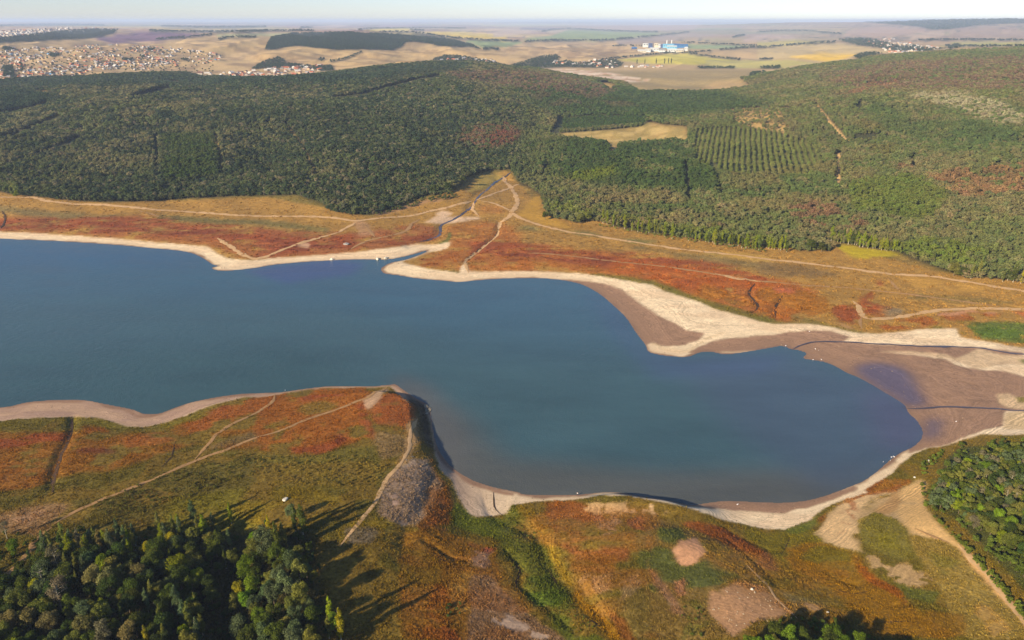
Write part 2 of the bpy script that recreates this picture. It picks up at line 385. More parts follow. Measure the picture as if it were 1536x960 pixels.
MUD = [
    Z(760, 290, 3.84, (300, 492), (440, 505), (560, 518), (650, 548), (740, 610), (760, 630), (850, 690), (960, 740), (1040, 790), (1150, 805), (1100, 850), (1000, 882), (900, 880), (830, 860), (800, 880), (750, 810), (690, 715), (620, 650), (540, 580), (440, 530)),
    Z(760, 290, 3.84, (1040, 920), (1090, 890), (1180, 855), (1290, 835), (1400, 826), (1536, 812)) + Z(1136, 300, 3.84, (0, 785), (150, 765), (300, 750), (420, 755), (540, 790), (490, 812), (700, 832), (1000, 838), (1300, 850), (1536, 880)) +
    Z(1136, 500, 3.84, (1536, 170), (1380, 180), (1250, 200), (1130, 150), (1100, 130), (900, 115), (700, 105), (900, 125), (1080, 150), (1150, 185), (1300, 210), (1420, 215), (1536, 250), (1900, 300), (1900, 460), (1536, 450), (1440, 450), (1410, 540), (1330, 550), (1220, 590), (1100, 640), (950, 668), (860, 690), (880, 640), (940, 600), (940, 540), (900, 480), (830, 420), (700, 330), (560, 250), (420, 180), (270, 150), (180, 100), (0, 100)),
    Z(900, 720, 4, (540, 158), (640, 140), (750, 124), (900, 130), (1100, 140), (1250, 124), (1400, 88), (1536, 30), (1536, 60), (1400, 120), (1250, 165), (1100, 195), (900, 192), (760, 175), (640, 165)),
    stroke(Z(0, 550, 3.84, (40, 235), (150, 208), (300, 200), (480, 196)), 5, 3), stroke(Z(0, 550, 3.84, (600, 220), (720, 245), (800, 285), (900, 285)), 6, 3),
    stroke(Z(380, 550, 3.84, (1090, 540), (1150, 600), (1240, 660), (1350, 705), (1500, 735)), 5, 5),
]
WET = [Z(1136, 500, 3.84, (555, 190), (650, 168), (780, 178), (870, 215), (920, 290), (960, 370), (990, 420), (930, 432), (850, 410), (750, 350), (650, 290), (570, 235)),
       Z(1136, 500, 3.84, (1000, 470), (1060, 500), (1050, 580), (980, 620), (960, 600), (970, 540))]
FOREST_TOP = [(-400, 126), (0, 122), (60, 118), (130, 117), (190, 113), (280, 110), (300, 117), (400, 119), (450, 117), (490, 112), (560, 103), (600, 98), (650, 95), (700, 94),
              (740, 97), (760, 101), (800, 104), (850, 113), (900, 120), (935, 126), (960, 138), (1000, 139), (1080, 138), (1130, 131), (1110, 119), (1150, 112), (1190, 104),
              (1240, 97), (1290, 92), (1300, 87), (1360, 82), (1420, 78), (1536, 73), (1950, 68)]
FOREST_BOT = ([(1950, 475), (1536, 426)] + Z(1136, 300, 3.84, (1400, 465), (1290, 458), (1180, 452), (1090, 410), (1000, 380), (900, 340), (800, 300), (700, 285), (520, 255), (400, 235), (340, 235), (420, 270), (460, 290), (400, 300), (240, 300), (160, 285), (30, 270)) +
    Z(760, 290, 3.84, (1470, 325), (1340, 295), (1220, 290), (1100, 275), (960, 255), (850, 225), (690, 200), (600, 185), (520, 165), (490, 160), (380, 175), (240, 140), (205, 70), (200, 10)) +
    Z(760, 100, 3.84, (150, 710), (60, 660), (30, 600)) +
    Z(380, 100, 3.84, (1490, 590), (1430, 600), (1340, 600), (1240, 635), (1190, 690), (1130, 735), (1000, 745), (880, 790), (760, 830), (690, 855), (560, 855), (430, 835), (400, 790), (330, 770), (250, 740), (0, 745)) +
    Z(0, 100, 3.84, (1300, 752), (1100, 760), (900, 775), (700, 780), (560, 785), (400, 775), (250, 760), (60, 740)) + [(0, 288), (-400, 280)])
FOREST = FOREST_TOP + FOREST_BOT
CLEAR = [
    Z(760, 100, 3.84, (300, 385), (560, 366), (770, 348), (820, 315), (900, 335), (1040, 345), (1050, 430), (900, 430), (700, 440), (645, 450), (640, 480), (600, 525), (590, 480), (580, 440), (420, 430), (310, 420)),
    Z(1136, 100, 3.84, (-180, 250), (-60, 240), (110, 235), (300, 248), (130, 262), (170, 330), (230, 395), (190, 400), (60, 375), (-60, 350), (-130, 330)),
    Z(760, 100, 3.84, (525, 90), (590, 92), (640, 120), (600, 135), (560, 120)),
    Z(0, 100, 3.84, (190, 142), (240, 140), (350, 160), (330, 172), (230, 160)), Z(0, 100, 3.84, (20, 115), (150, 125), (150, 134), (40, 125)),
    Z(0, 100, 3.84, (420, 385), (470, 355), (530, 335), (520, 350), (460, 380)), Z(0, 100, 3.84, (370, 475), (430, 455), (450, 460), (400, 475)),
    Z(0, 100, 3.84, (920, 90), (1000, 84), (1045, 95), (1030, 104)), Z(1136, 100, 3.84, (320, 218), (350, 220), (438, 330), (530, 434), (498, 438), (404, 330)),
    stroke(Z(1136, 100, 3.84, (470, 498), (462, 580), (468, 705)), 8), stroke(Z(0, 100, 3.84, (903, 400), (905, 520), (902, 640)), 5.9), stroke(Z(0, 100, 3.84, (1240, 395), (1265, 500), (1285, 640)), 7.0),
    stroke(Z(380, 100, 3.84, (180, 330), (280, 460), (370, 640)), 5.9), stroke(Z(760, 100, 3.84, (1030, 560), (1035, 650), (1050, 780)), 8.2), stroke(Z(760, 100, 3.84, (1180, 550), (1240, 740)), 6.7),
    stroke(Z(0, 100, 3.84, (0, 415), (100, 395), (230, 340), (350, 290)), 6.7), stroke(Z(0, 100, 3.84, (210, 510), (330, 470), (480, 410)), 6.7), stroke(Z(0, 100, 3.84, (760, 185), (870, 155), (990, 130)), 8.2),
    stroke(Z(380, 100, 3.84, (470, 190), (600, 175), (730, 140), (900, 95), (1080, 60)), 7.0), stroke(Z(0, 100, 3.84, (0, 275), (150, 250), (280, 215)), 5.9),
    stroke(Z(760, 100, 3.84, (310, 290), (290, 370), (260, 400)), 10.9), stroke(Z(760, 100, 3.84, (240, 560), (200, 640), (240, 670)), 5.4), stroke(Z(1136, 100, 3.84, (570, 260), (600, 200)), 8.2),
    stroke(Z(1136, 100, 3.84, (560, 412), (690, 408)), 8.2), stroke(Z(1136, 100, 3.84, (890, 520), (900, 620)), 6.7),
]
YOUNG = Z(760, 100, 3.84, (310, 300), (500, 282), (800, 288), (805, 335), (560, 360), (400, 368), (310, 368))       # low young planting
ROWS = Z(760, 100, 3.84, (1075, 372), (1200, 350), (1536, 365)) + Z(1136, 100, 3.84, (170, 400), (290, 430), (380, 540), (300, 640), (0, 640)) + Z(760, 100, 3.84, (1250, 620), (1085, 570))
FARWOOD = Z(360, 20, 3.84, (145, 208), (180, 140), (300, 118), (470, 115), (600, 110), (740, 120), (800, 120), (900, 125), (1000, 135), (1100, 140), (1250, 160), (1340, 185), (1390, 210), (1330, 195),
            (1150, 190), (1080, 175), (1000, 165), (950, 170), (930, 195), (870, 215), (800, 210), (700, 208), (560, 212), (430, 200), (330, 188), (270, 195), (190, 212))
FARBAND = Z(0, 20, 3.84, (-400, 160), (0, 148), (150, 132), (300, 112), (450, 97), (600, 94), (680, 97), (650, 120), (560, 138), (480, 148), (300, 155), (100, 165), (0, 170), (-400, 182))
HILLWOOD = Z(1136, 20, 3.84, (100, 40), (560, 38), (760, 38), (1100, 38), (1260, 32), (1400, 28), (1536, 36), (1800, 40), (1800, 62), (1536, 58), (1400, 62), (1290, 68), (1180, 82), (1080, 95), (1000, 95), (950, 80), (850, 70), (560, 46))
VALEWOODS = [   # dark patches of trees among the far villages
    Z(760, 80, 6.4, (20, 130), (110, 95), (240, 60), (340, 30), (480, 20), (520, 50), (420, 95), (560, 75), (700, 95), (900, 75), (1060, 65), (1120, 100), (1080, 135), (860, 140), (560, 135), (330, 145), (120, 148)),
    Z(280, 80, 6.98, (690, 170), (760, 110), (860, 70), (960, 45), (1000, 60), (1050, 110), (1150, 110), (1300, 135), (1536, 130), (1536, 190), (1400, 190), (1300, 160), (1100, 150), (900, 160), (800, 160)),
    Z(360, 20, 3.84, (1100, 270), (1180, 245), (1290, 250), (1400, 270), (1530, 300), (1450, 310), (1300, 290), (1180, 285)),
    Z(360, 20, 3.84, (450, 270), (470, 255), (490, 265), (470, 278)), stroke(Z(360, 20, 3.84, (520, 280), (600, 265), (700, 225)), 2),
    Z(1250, 50, 7.68, (60, 75), (300, 60), (480, 80), (640, 130), (780, 160), (900, 140), (1100, 180), (1300, 180), (1000, 215), (700, 200), (500, 165), (280, 140), (120, 100)),
    Z(1250, 50, 7.68, (225, 265), (330, 230), (480, 222), (560, 240), (420, 262), (300, 300)), Z(1250, 50, 7.68, (1350, 165), (1390, 130), (1450, 130), (1460, 165), (1300, 190)),
    Z(0, 60, 9.6, (20, 110), (180, 115), (190, 155), (60, 155)), Z(0, 60, 9.6, (720, 190), (850, 195), (860, 240), (740, 250)), Z(0, 60, 9.6, (40, 380), (180, 370), (220, 560), (60, 540)), Z(0, 60, 9.6, (290, 350), (340, 360), (330, 470), (300, 460)),
    Z(160, 60, 9.6, (220, 280), (380, 270), (380, 300), (240, 305)), Z(160, 60, 9.6, (470, 230), (600, 215), (610, 245), (500, 260)), Z(160, 60, 9.6, (1070, 285), (1180, 275), (1180, 295), (1090, 300)), Z(160, 60, 9.6, (590, 130), (700, 120), (700, 155), (600, 155)),
    Z(740, 20, 3.84, (1180, 310), (1390, 310), (1390, 320), (1180, 318)), Z(740, 20, 3.84, (1480, 345), (1540, 335), (1600, 350), (1480, 372)), Z(1136, 20, 3.84, (10, 310), (130, 305), (130, 320), (20, 320)),
]
HEDGES = [stroke(Z(740, 20, 3.84, *p), w) for p, w in [
    (((280, 105), (420, 88), (680, 100), (950, 108)), 1.6), (((180, 165), (330, 158), (560, 158), (760, 148), (1130, 108)), 1.8), (((620, 268), (830, 248), (1000, 232), (1120, 230), (1260, 218)), 1.5),
    (((1120, 232), (1240, 250), (1420, 268)), 1.5), (((0, 158), (140, 165)), 1.6), (((680, 190), (860, 190)), 1.4), (((1300, 212), (1400, 205), (1536, 195)), 1.6), (((1080, 170), (1300, 180), (1536, 190)), 1.0), (((1380, 138), (1450, 125)), 2.4), (((0, 52), (400, 52), (800, 46), (1200, 42)), 1.4)]] + [
    stroke(Z(0, 20, 3.84, *p), w) for p, w in [(((0, 42), (400, 42), (560, 40), (840, 46), (1200, 42)), 1.8), (((0, 70), (300, 62), (600, 66)), 2.4), (((930, 72), (1200, 78), (1536, 76)), 2.6), (((860, 102), (1100, 108), (1536, 104)), 2.2), (((900, 152), (1100, 138), (1220, 125)), 1.5), (((1260, 155), (1330, 140), (1480, 138)), 2.0)]] + [
    stroke(Z(360, 20, 3.84, *p), w) for p, w in [(((0, 105), (200, 102), (430, 102)), 2.0), (((680, 95), (850, 85), (1300, 85)), 1.4), (((800, 108), (1000, 112), (1200, 140), (1400, 155), (1536, 158)), 1.5), (((350, 82), (420, 80)), 2.0), (((980, 95), (1060, 98)), 1.6), (((1400, 205), (1490, 210)), 2.8)]] + [
    stroke(Z(1136, 20, 3.84, *p), w) for p, w in [(((0, 202), (130, 190), (350, 172), (450, 168)), 1.7), (((930, 158), (1110, 154), (1536, 158)), 1.5), (((1080, 190), (1300, 192), (1536, 190)), 1.6), (((0, 108), (240, 100), (480, 120)), 1.5), (((10, 266), (90, 266)), 1.2)]]
FIELDS = [   # far farmland: outline, colour seen
    (Z(0, 20, 3.84, (530, 147), (700, 117), (860, 106), (1000, 111), (1140, 118), (1200, 126), (1000, 152), (760, 172), (650, 172), (580, 158)), (120, 92, 118)),
    (Z(360, 20, 3.84, (700, 100), (800, 88), (960, 84), (1010, 92), (960, 104)), (240, 214, 130)), (Z(360, 20, 3.84, (1050, 106), (1200, 106), (1400, 115), (1536, 122), (1536, 145), (1400, 150), (1240, 138)), (240, 208, 118)),
    (Z(360, 20, 3.84, (1360, 98), (1440, 86), (1536, 88), (1640, 98), (1536, 106)), (220, 190, 165)), (Z(740, 20, 3.84, (0, 108), (120, 92), (290, 100), (140, 122), (0, 138)), (212, 186, 168)),
    (Z(360, 20, 3.84, (780, 120), (1000, 118), (1180, 140), (1280, 152), (1100, 138), (900, 128)), (138, 154, 112)), (Z(360, 20, 3.84, (1280, 152), (1400, 158), (1536, 162), (1640, 165), (1536, 195), (1400, 196), (1340, 180)), (146, 160, 116)),
    (Z(740, 20, 3.84, (330, 130), (430, 95), (700, 105), (1000, 112), (900, 130), (700, 148), (440, 155), (150, 150)), (150, 164, 112)),
    (Z(740, 20, 3.84, (700, 270), (850, 252), (1000, 236), (1120, 234), (1260, 256), (1420, 272), (1536, 275), (1700, 280), (1640, 300), (1400, 300), (1150, 295), (900, 290)), (214, 198, 104)),
    (Z(1136, 20, 3.84, (0, 205), (200, 185), (460, 168), (600, 190), (720, 210), (760, 225), (600, 232), (500, 265), (400, 292), (200, 262), (0, 270)), (206, 180, 135)), (Z(1136, 20, 3.84, (160, 250), (340, 232), (580, 230), (520, 258), (400, 280)), (240, 198, 104)),
    (Z(1136, 20, 3.84, (-300, 268), (0, 272), (200, 268), (380, 292), (220, 300), (150, 318), (-300, 315)), (196, 182, 120)),
    (Z(740, 20, 3.84, (1110, 180), (1300, 180), (1500, 190), (1320, 205), (1120, 205)), (158, 172, 128)), (Z(1136, 20, 3.84, (0, 165), (230, 155), (430, 165), (200, 182), (0, 190)), (196, 182, 120)),
    (Z(740, 20, 3.84, (0, 62), (180, 60), (420, 66), (180, 78), (0, 76)), (190, 178, 140)), (Z(740, 20, 3.84, (160, 82), (420, 86), (300, 100), (150, 92)), (130, 120, 130)),
    (Z(740, 20, 3.84, (420, 66), (800, 62), (1200, 60), (1160, 92), (900, 104), (500, 94)), (196, 168, 158)), (Z(740, 20, 3.84, (700, 150), (1130, 112), (1300, 122), (1000, 168), (720, 182)), (182, 160, 148)),
    (Z(1136, 20, 3.84, (0, 125), (180, 125), (240, 140), (100, 155), (-100, 158)), (200, 172, 160)), (Z(1136, 20, 3.84, (520, 100), (600, 85), (700, 75), (860, 85), (990, 95), (880, 118), (760, 132), (500, 128)), (190, 158, 140)),
    (Z(1136, 20, 3.84, (850, 130), (1080, 100), (1080, 130), (930, 152)), (200, 172, 150)), (Z(1136, 20, 3.84, (1050, 190), (1130, 165), (1536, 165), (1800, 168), (1800, 186), (1536, 188), (1160, 186)), (184, 178, 110)),
    (Z(1136, 20, 3.84, (1120, 130), (1200, 95), (1330, 70), (1420, 100), (1536, 105), (1800, 110), (1800, 130), (1536, 130), (1300, 132)), (178, 150, 132)),
    (Z(360, 20, 3.84, (400, 80), (560, 62), (640, 70), (540, 85)), (206, 180, 165)), (Z(0, 20, 3.84, (1040, 92), (1536, 88), (1536, 100), (1040, 100)), (196, 180, 150)), (Z(0, 20, 3.84, (1240, 122), (1536, 112), (1900, 118), (1536, 132), (1260, 140)), (172, 168, 130)),
    (Z(0, 20, 3.84, (-400, 92), (0, 84), (300, 74), (660, 88), (600, 96), (300, 104), (0, 112)), (196, 172, 156)), (Z(360, 20, 3.84, (820, 62), (1040, 60), (980, 80), (780, 84)), (178, 152, 160)), (Z(360, 20, 3.84, (0, 84), (160, 82), (330, 90), (0, 98)), (200, 184, 150)),
]
BARE = [Z(760, 80, 6.4, (190, 150), (330, 150), (600, 155), (820, 160), (1000, 185), (1150, 215), (1300, 240), (1440, 262), (1300, 275), (1100, 275), (960, 250), (820, 235), (560, 200), (420, 210), (340, 185), (220, 178)),
        Z(280, 80, 6.98, (520, 240), (620, 215), (900, 215), (1100, 235), (1400, 225), (1480, 235), (1300, 248), (1000, 245), (620, 262))]

# ------------------------------------------------------------------ colours of the land
L = Layers(SU, SV, NOI, alb(150, 122, 72))
put = L.put
OLIVE, TAN, RUST, RED, DKRED, GREEN, STRAW, PALE, GREY = alb(122, 108, 56), alb(172, 138, 92), alb(160, 98, 54), alb(154, 86, 54), alb(122, 66, 48), alb(92, 104, 48), alb(180, 148, 84), alb(205, 172, 138), alb(135, 124, 116)
full = [(-420, 20), (1960, 20), (1960, 1260), (-420, 1260)]
put(full, OLIVE, .7, patch=(2, .5, .3)); put(full, STRAW, .35, patch=(1, .62, .2))
# far plain and hills
put([(-420, 20), (1960, 20), (1960, 140), (1130, 150), (960, 140), (800, 115), (500, 118), (-420, 135)], alb(196, 166, 128), 1, 8, 5)
put([(-420, 20), (1960, 20), (1960, 58), (1300, 66), (1100, 58), (700, 50), (-420, 60)], alb(176, 148, 128), .8, 30, 4)
put([(1040, 30), (1960, 20), (1960, 60), (1300, 62), (1100, 55)], alb(140, 118, 105), .6, 10, 2, (2, .5, .25))
put([(-420, 66), (0, 70), (320, 66), (420, 60), (420, 118), (-420, 124)], alb(188, 158, 124), .9, 10, 3)
put([(380, 60), (440, 64), (560, 75), (740, 70), (760, 95), (600, 100), (380, 105)], alb(206, 170, 122), .9, 10, 3)
put(Z(0, 20, 3.84, (1080, 260), (1200, 200), (1400, 165), (1600, 170), (1500, 200), (1300, 230)), alb(216, 178, 124), .8, 6, 2)
put([(760, 66), (960, 66), (960, 92), (840, 84), (740, 92)], alb(206, 172, 134), .8, 12, 3)
for p in [Z(360, 20, 3.84, (100, 310), (180, 270), (300, 265), (420, 280), (300, 300)), Z(740, 20, 3.84, (380, 200), (640, 205), (860, 215), (700, 240), (420, 260))]: put(p, alb(150, 122, 100), .6, 6, 2)
put([(880, 108), (1000, 105), (1140, 104), (1120, 120), (1130, 132), (1080, 140), (960, 139), (910, 122)], alb(168, 146, 108), 1, 6, 2); put(Z(1024, 25, 3, (70, 330), (150, 290), (400, 282), (440, 295), (300, 330), (120, 345)), alb(192, 160, 118), .8, 4, 1.5)
HILLS = [(-420, 64), (0, 66), (420, 58), (760, 66), (960, 66), (960, 92), (760, 98), (600, 100), (400, 112), (0, 120), (-420, 124)]
put(HILLS, alb(226, 192, 142), .6, 6, 2, (2, .56, .3)); put(HILLS, alb(160, 132, 98), .55, 6, 2, (2, .30, .25)) if False else None
L.noise[2] = 1 - L.noise[2]; put(HILLS, alb(158, 130, 98), .6, 6, 2, (2, .62, .2)); L.noise[2] = 1 - L.noise[2]
for p, w_ in [(((200, 215), (260, 200), (330, 190)), 2), (((340, 195), (420, 225), (470, 260)), 2), (((520, 285), (620, 262), (700, 225), (720, 215)), 2.2), (((930, 195), (1000, 190), (1080, 215)), 1.6), (((1000, 200), (1030, 240), (1020, 280)), 2), (((60, 320), (140, 280), (200, 262)), 3), (((880, 215), (900, 235), (840, 270)), 1.6)]: put(stroke(Z(360, 20, 3.84, *p), w_), alb(128, 104, 82), .75, 3, 1)  # scrub tones and strokes painted into the hill creases in place of relief shading
for p, w_ in [(((1060, 165), (1150, 160), (1260, 160)), 2.2), (((1250, 155), (1330, 138), (1450, 140)), 2.4), (((880, 150), (960, 160)), 1.4), (((1390, 165), (1450, 172)), 1.4), (((340, 210), (560, 185), (700, 180)), 1.6), (((300, 345), (350, 320), (420, 305)), 1.4)]: put(stroke(Z(0, 20, 3.84, *p), w_), alb(132, 112, 92), .75, 3, 1)
for p, w_ in [(((100, 60), (320, 58), (480, 100)), 3), (((200, 110), (420, 125), (500, 115)), 3), (((540, 60), (760, 90), (800, 120)), 3), (((1080, 110), (1250, 118), (1400, 120)), 3), (((0, 70), (180, 90), (300, 118)), 3), (((1360, 75), (1440, 110)), 1.5)]: put(stroke(Z(1136, 20, 3.84, *p), w_), alb(120, 100, 92), .6, 6, 1.6, (2, .35, .3))
rp = random.Random(5)
bands = [36.6, 38.2, 40, 42.2, 44.8, 47.8, 51.5, 56, 61]
for k_ in range(len(bands) - 1):
    u_ = -420 + rp.uniform(0, 120)
    while u_ < 1950:
        w_ = rp.uniform(70, 260); sl = rp.uniform(-1.2, 1.2); c = rp.choice([(206, 178, 160), (188, 158, 150), (226, 204, 150), (166, 170, 132), (196, 166, 146), (170, 140, 140), (214, 190, 166), (152, 150, 124)])
        a_ = (.75 if k_ < 6 else .4) * (.5 if u_ > 1040 else 1) * (.0 if (u_ < 420 and k_ > 4) else 1)
        if a_: put([(u_, bands[k_] + sl), (u_ + w_, bands[k_] - sl * .6), (u_ + w_ * 1.05, bands[k_ + 1] - sl * .6 - .25), (u_ + 8, bands[k_ + 1] + sl - .25)], alb(*c), a_, 2, .4)
        if a_ and rp.random() < .55: put(stroke([(u_ + 10, bands[k_ + 1] + sl), (u_ + w_, bands[k_ + 1] - sl * .6)], .7 + .05 * k_), alb(84, 88, 86), .8, 3, .3)
        u_ += w_
for p in ([(-420, 37.5), (60, 36.5), (200, 37.2), (60, 39), (-420, 40)], [(140, 34.8), (300, 34.4), (420, 35.6), (250, 36.2)], [(500, 40.5), (640, 39.6), (700, 40.6), (560, 41.4)], [(860, 35.6), (1120, 34.2), (1200, 35), (1000, 36.6)], [(240, 41.5), (420, 40.8), (440, 42.6), (260, 43)]): put(p, alb(92, 100, 104), .8, 5, .5)
for p, c in FIELDS: put(p, alb(*c), .95, 2, .7)
for p in BARE: put(p, alb(250, 222, 198), .9, 3, .8, (2, .22, .3)); put(p, alb(206, 160, 130), .6, 3, .8, (1, .6, .2))
for p in HEDGES: put(p, alb(62, 70, 62), .9, 2, .7)
# under the woods
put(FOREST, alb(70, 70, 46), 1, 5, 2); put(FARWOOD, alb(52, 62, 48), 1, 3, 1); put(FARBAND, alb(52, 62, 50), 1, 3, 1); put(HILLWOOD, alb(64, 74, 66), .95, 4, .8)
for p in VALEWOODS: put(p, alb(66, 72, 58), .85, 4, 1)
for p in CLEAR[:8]: put(p, alb(190, 156, 104), .95, 5, 2)
put(CLEAR[0], alb(150, 132, 84), .75, 5, 2, (2, .45, .3)); put(CLEAR[0], alb(206, 176, 124), .6, 5, 2, (3, .6, .2))
for p in CLEAR[8:10]: put(p, alb(222, 182, 130), 1, 1.5, .8)
for p in CLEAR[11:13]: put(p, alb(150, 128, 86), .8, 2, 1)
put(YOUNG, alb(86, 96, 56), 1, 5, 2); put(ROWS, alb(118, 114, 68), .9, 5, 2.5)
# far-shore meadows
RAG = True
put(FOREST_BOT[::-1][1:3] + Z(0, 270, 3.84, (0, 75), (600, 135), (1536, 100)) + [(480, 310), (560, 325), (640, 300), (760, 255), (800, 300), (960, 350), (1260, 370), (1420, 410), (1700, 440), (1900, 500), (1536, 520), (1300, 500), (1100, 450), (900, 420), (600, 400), (300, 385), (0, 350), (-400, 340)], alb(172, 132, 76), 1, 4, 2)
for p, c, a in [(Z(0, 270, 3.84, (-1400, 225), (0, 222), (500, 215), (900, 225), (1536, 262), (1700, 300), (1650, 450), (1350, 445), (1230, 385), (1000, 362), (700, 335), (0, 296), (-1400, 290)), (156, 94, 58), .8), (Z(760, 290, 3.84, (-60, 290), (300, 300), (700, 350), (1100, 400), (1536, 480), (1800, 540), (1760, 760), (1536, 745), (1300, 690), (1000, 585), (850, 525), (550, 475), (-60, 440)), (172, 102, 58), .8),
                (Z(380, 240, 3.84, (0, 385), (300, 400), (600, 410), (900, 370), (1060, 370), (1080, 440), (900, 500), (600, 530), (0, 575)), (158, 94, 62), .8), (Z(380, 240, 3.84, (1100, 380), (1400, 350), (1536, 400), (1600, 640), (1240, 640), (950, 605), (1120, 500)), (172, 108, 62), .8)]:
    put(p, alb(*c), a, 8, 4, (1, .22, .5))
put(stroke(Z(0, 270, 3.84, (-600, 120), (0, 170), (400, 205), (700, 200)), 14, 9), alb(128, 112, 74), .85, 8, 4, (2, .35, .3))
put(stroke(Z(0, 270, 3.84, (900, 215), (1200, 235), (1536, 250), (1900, 290)), 9, 8), alb(118, 108, 66), .9, 8, 4)
for p, w, c, a in [(((-400, 270), (0, 260), (400, 250), (800, 245), (1000, 260)), 20, RED, .9), (((500, 285), (800, 275), (1150, 300), (1536, 320)), 20, RED, .95), (((900, 290), (1150, 300), (1250, 290)), 7, DKRED, .8), (((600, 275), (700, 280)), 6, DKRED, .7),
                   (((1300, 300), (1536, 370), (1700, 380)), 24, RED, .95), (((1380, 390), (1536, 380), (1650, 385)), 12, DKRED, .8), (((1330, 290), (1536, 310), (1700, 330)), 6, DKRED, .7), (((1350, 400), (1450, 440)), 12, RUST, .8)]:
    put(stroke(Z(0, 270, 3.84, *p), w), c, a, 9, 4, (3, .38, .3))
for p, w, c, a in [(((0, 430), (150, 470), (300, 500), (500, 480), (600, 470)), 26, RED, .95), (((60, 470), (250, 500), (480, 510)), 12, DKRED, .7), (((640, 520), (800, 480), (1050, 440)), 12, RED, .9), (((850, 480), (1050, 445)), 5, DKRED, .8),
                   (((960, 590), (1100, 560), (1200, 540)), 20, RUST, .95), (((1250, 530), (1400, 500), (1536, 520)), 34, RED, .95), (((1300, 560), (1536, 590)), 18, RUST, .9), (((1100, 420), (1300, 390), (1380, 420)), 22, alb(172, 118, 66), .9), (((1300, 290), (1450, 300)), 20, alb(176, 122, 70), .8)]:
    put(stroke(Z(380, 240, 3.84, *p), w), c, a, 8, 4, (3, .33, .3))
for p, w, c, a in [(((-60, 330), (200, 340), (400, 370), (700, 400), (1000, 430)), 24, RED, .95), (((0, 370), (200, 370), (500, 375), (800, 420)), 8, DKRED, .75), (((600, 350), (750, 350)), 8, DKRED, .6), (((700, 370), (1000, 390), (1300, 440), (1500, 510)), 16, RED, .9),
                   (((600, 440), (900, 470), (1200, 520), (1400, 560), (1600, 600)), 34, alb(176, 100, 54), .95), (((950, 500), (1100, 520)), 6, RED, .9), (((1100, 560), (1300, 600), (1500, 640)), 22, alb(168, 112, 54), .9), (((0, 420), (300, 425), (550, 450)), 10, alb(170, 112, 56), .8)]:
    put(stroke(Z(760, 290, 3.84, *p), w), c, a, 9, 4, (3, .3, .3))
for p, w, c in [(((0, 200), (300, 215), (600, 250), (900, 300), (1250, 350)), 10, alb(134, 122, 76)), (((700, 310), (1000, 340), (1350, 400), (1536, 430)), 11, alb(132, 112, 74)), (((500, 235), (700, 275), (850, 290)), 6, alb(120, 116, 62)), (((1000, 330), (1250, 350), (1536, 385)), 7, alb(200, 160, 92))]:
    put(stroke(Z(760, 290, 3.84, *p), w), c, .9, 9, 4, (2, .3, .3))
put(stroke(Z(760, 290, 3.84, (480, 480), (700, 498), (880, 530), (1000, 585), (1200, 650), (1350, 690), (1536, 750)), 9, 10), alb(120, 112, 54), .85, 5, 2.5)
for p, c, a in [(((0, 350), (300, 380), (480, 430), (300, 450), (0, 440)), alb(130, 104, 70), .8), (((420, 620), (520, 590), (560, 600), (600, 690), (560, 730), (480, 700), (420, 660)), RED, .95), (((560, 590), (640, 520), (700, 450), (720, 500), (660, 560), (720, 620), (640, 670), (590, 640)), RED, .85),
                (((600, 600), (760, 600), (820, 650), (700, 680), (620, 670)), RED, .6), (((720, 630), (800, 610), (860, 640), (800, 665), (730, 670)), alb(150, 128, 98), .9), (((830, 430), (950, 440), (1250, 490), (1350, 520), (1100, 540), (900, 500)), alb(196, 150, 84), .8),
                (((0, 500), (200, 500), (400, 560), (420, 650), (250, 690), (0, 660)), alb(166, 112, 54), .9), (((0, 560), (250, 640), (230, 700), (0, 690)), alb(176, 108, 58), .6), (((80, 500), (230, 510), (200, 540), (120, 535)), alb(190, 110, 80), .9), (((420, 260), (520, 260), (760, 290), (820, 310), (700, 350), (560, 330), (480, 300)), alb(190, 168, 66), .9),
                (((620, 700), (800, 690), (1000, 660), (1300, 640), (1450, 660), (1300, 690), (1000, 720), (800, 755), (640, 750)), alb(160, 96, 54), .85), (((640, 720), (900, 690), (960, 700), (800, 740)), RED, .6), (((1000, 650), (1200, 630), (1420, 640), (1400, 660), (1200, 655), (1010, 680)), alb(206, 150, 116), .85),
                (((1150, 760), (1200, 710), (1330, 700), (1536, 710), (1800, 720), (1800, 880), (1536, 830), (1300, 800), (1170, 780)), alb(104, 116, 56), .95), (((1200, 770), (1350, 730), (1536, 760), (1536, 800), (1350, 790)), alb(92, 112, 48), .7), (((980, 730), (1100, 705), (1300, 700), (1200, 740), (1000, 745)), alb(132, 118, 62), .9),
                (((460, 705), (540, 735), (610, 740), (590, 752), (520, 740)), alb(222, 170, 138), .9), (((1480, 640), (1600, 640), (1600, 690), (1520, 680)), alb(186, 110, 72), .7), (((700, 520), (1000, 540), (1400, 570), (1536, 590), (1400, 600), (1000, 590), (800, 570)), alb(136, 116, 72), .7)]:
    put(Z(1136, 300, 3.84, *p), c, a, 5, 2.5, (1, .25, .3))
for p in [((980, 360), (1060, 320), (1140, 330), (1200, 330), (1310, 330), (1300, 345), (1150, 365), (1080, 370)), ((1040, 310), (1090, 290), (1150, 310), (1100, 335))]: put(Z(380, 240, 3.84, *p), alb(228, 192, 160), .95, 3, 1.2)
put(Z(380, 240, 3.84, (560, 340), (640, 345), (700, 430), (640, 440), (590, 420)), alb(178, 138, 108), .7, 6, 2.5); put(Z(380, 240, 3.84, (250, 480), (320, 480), (320, 510), (260, 505)), alb(200, 160, 130), .9, 3, 1.5)
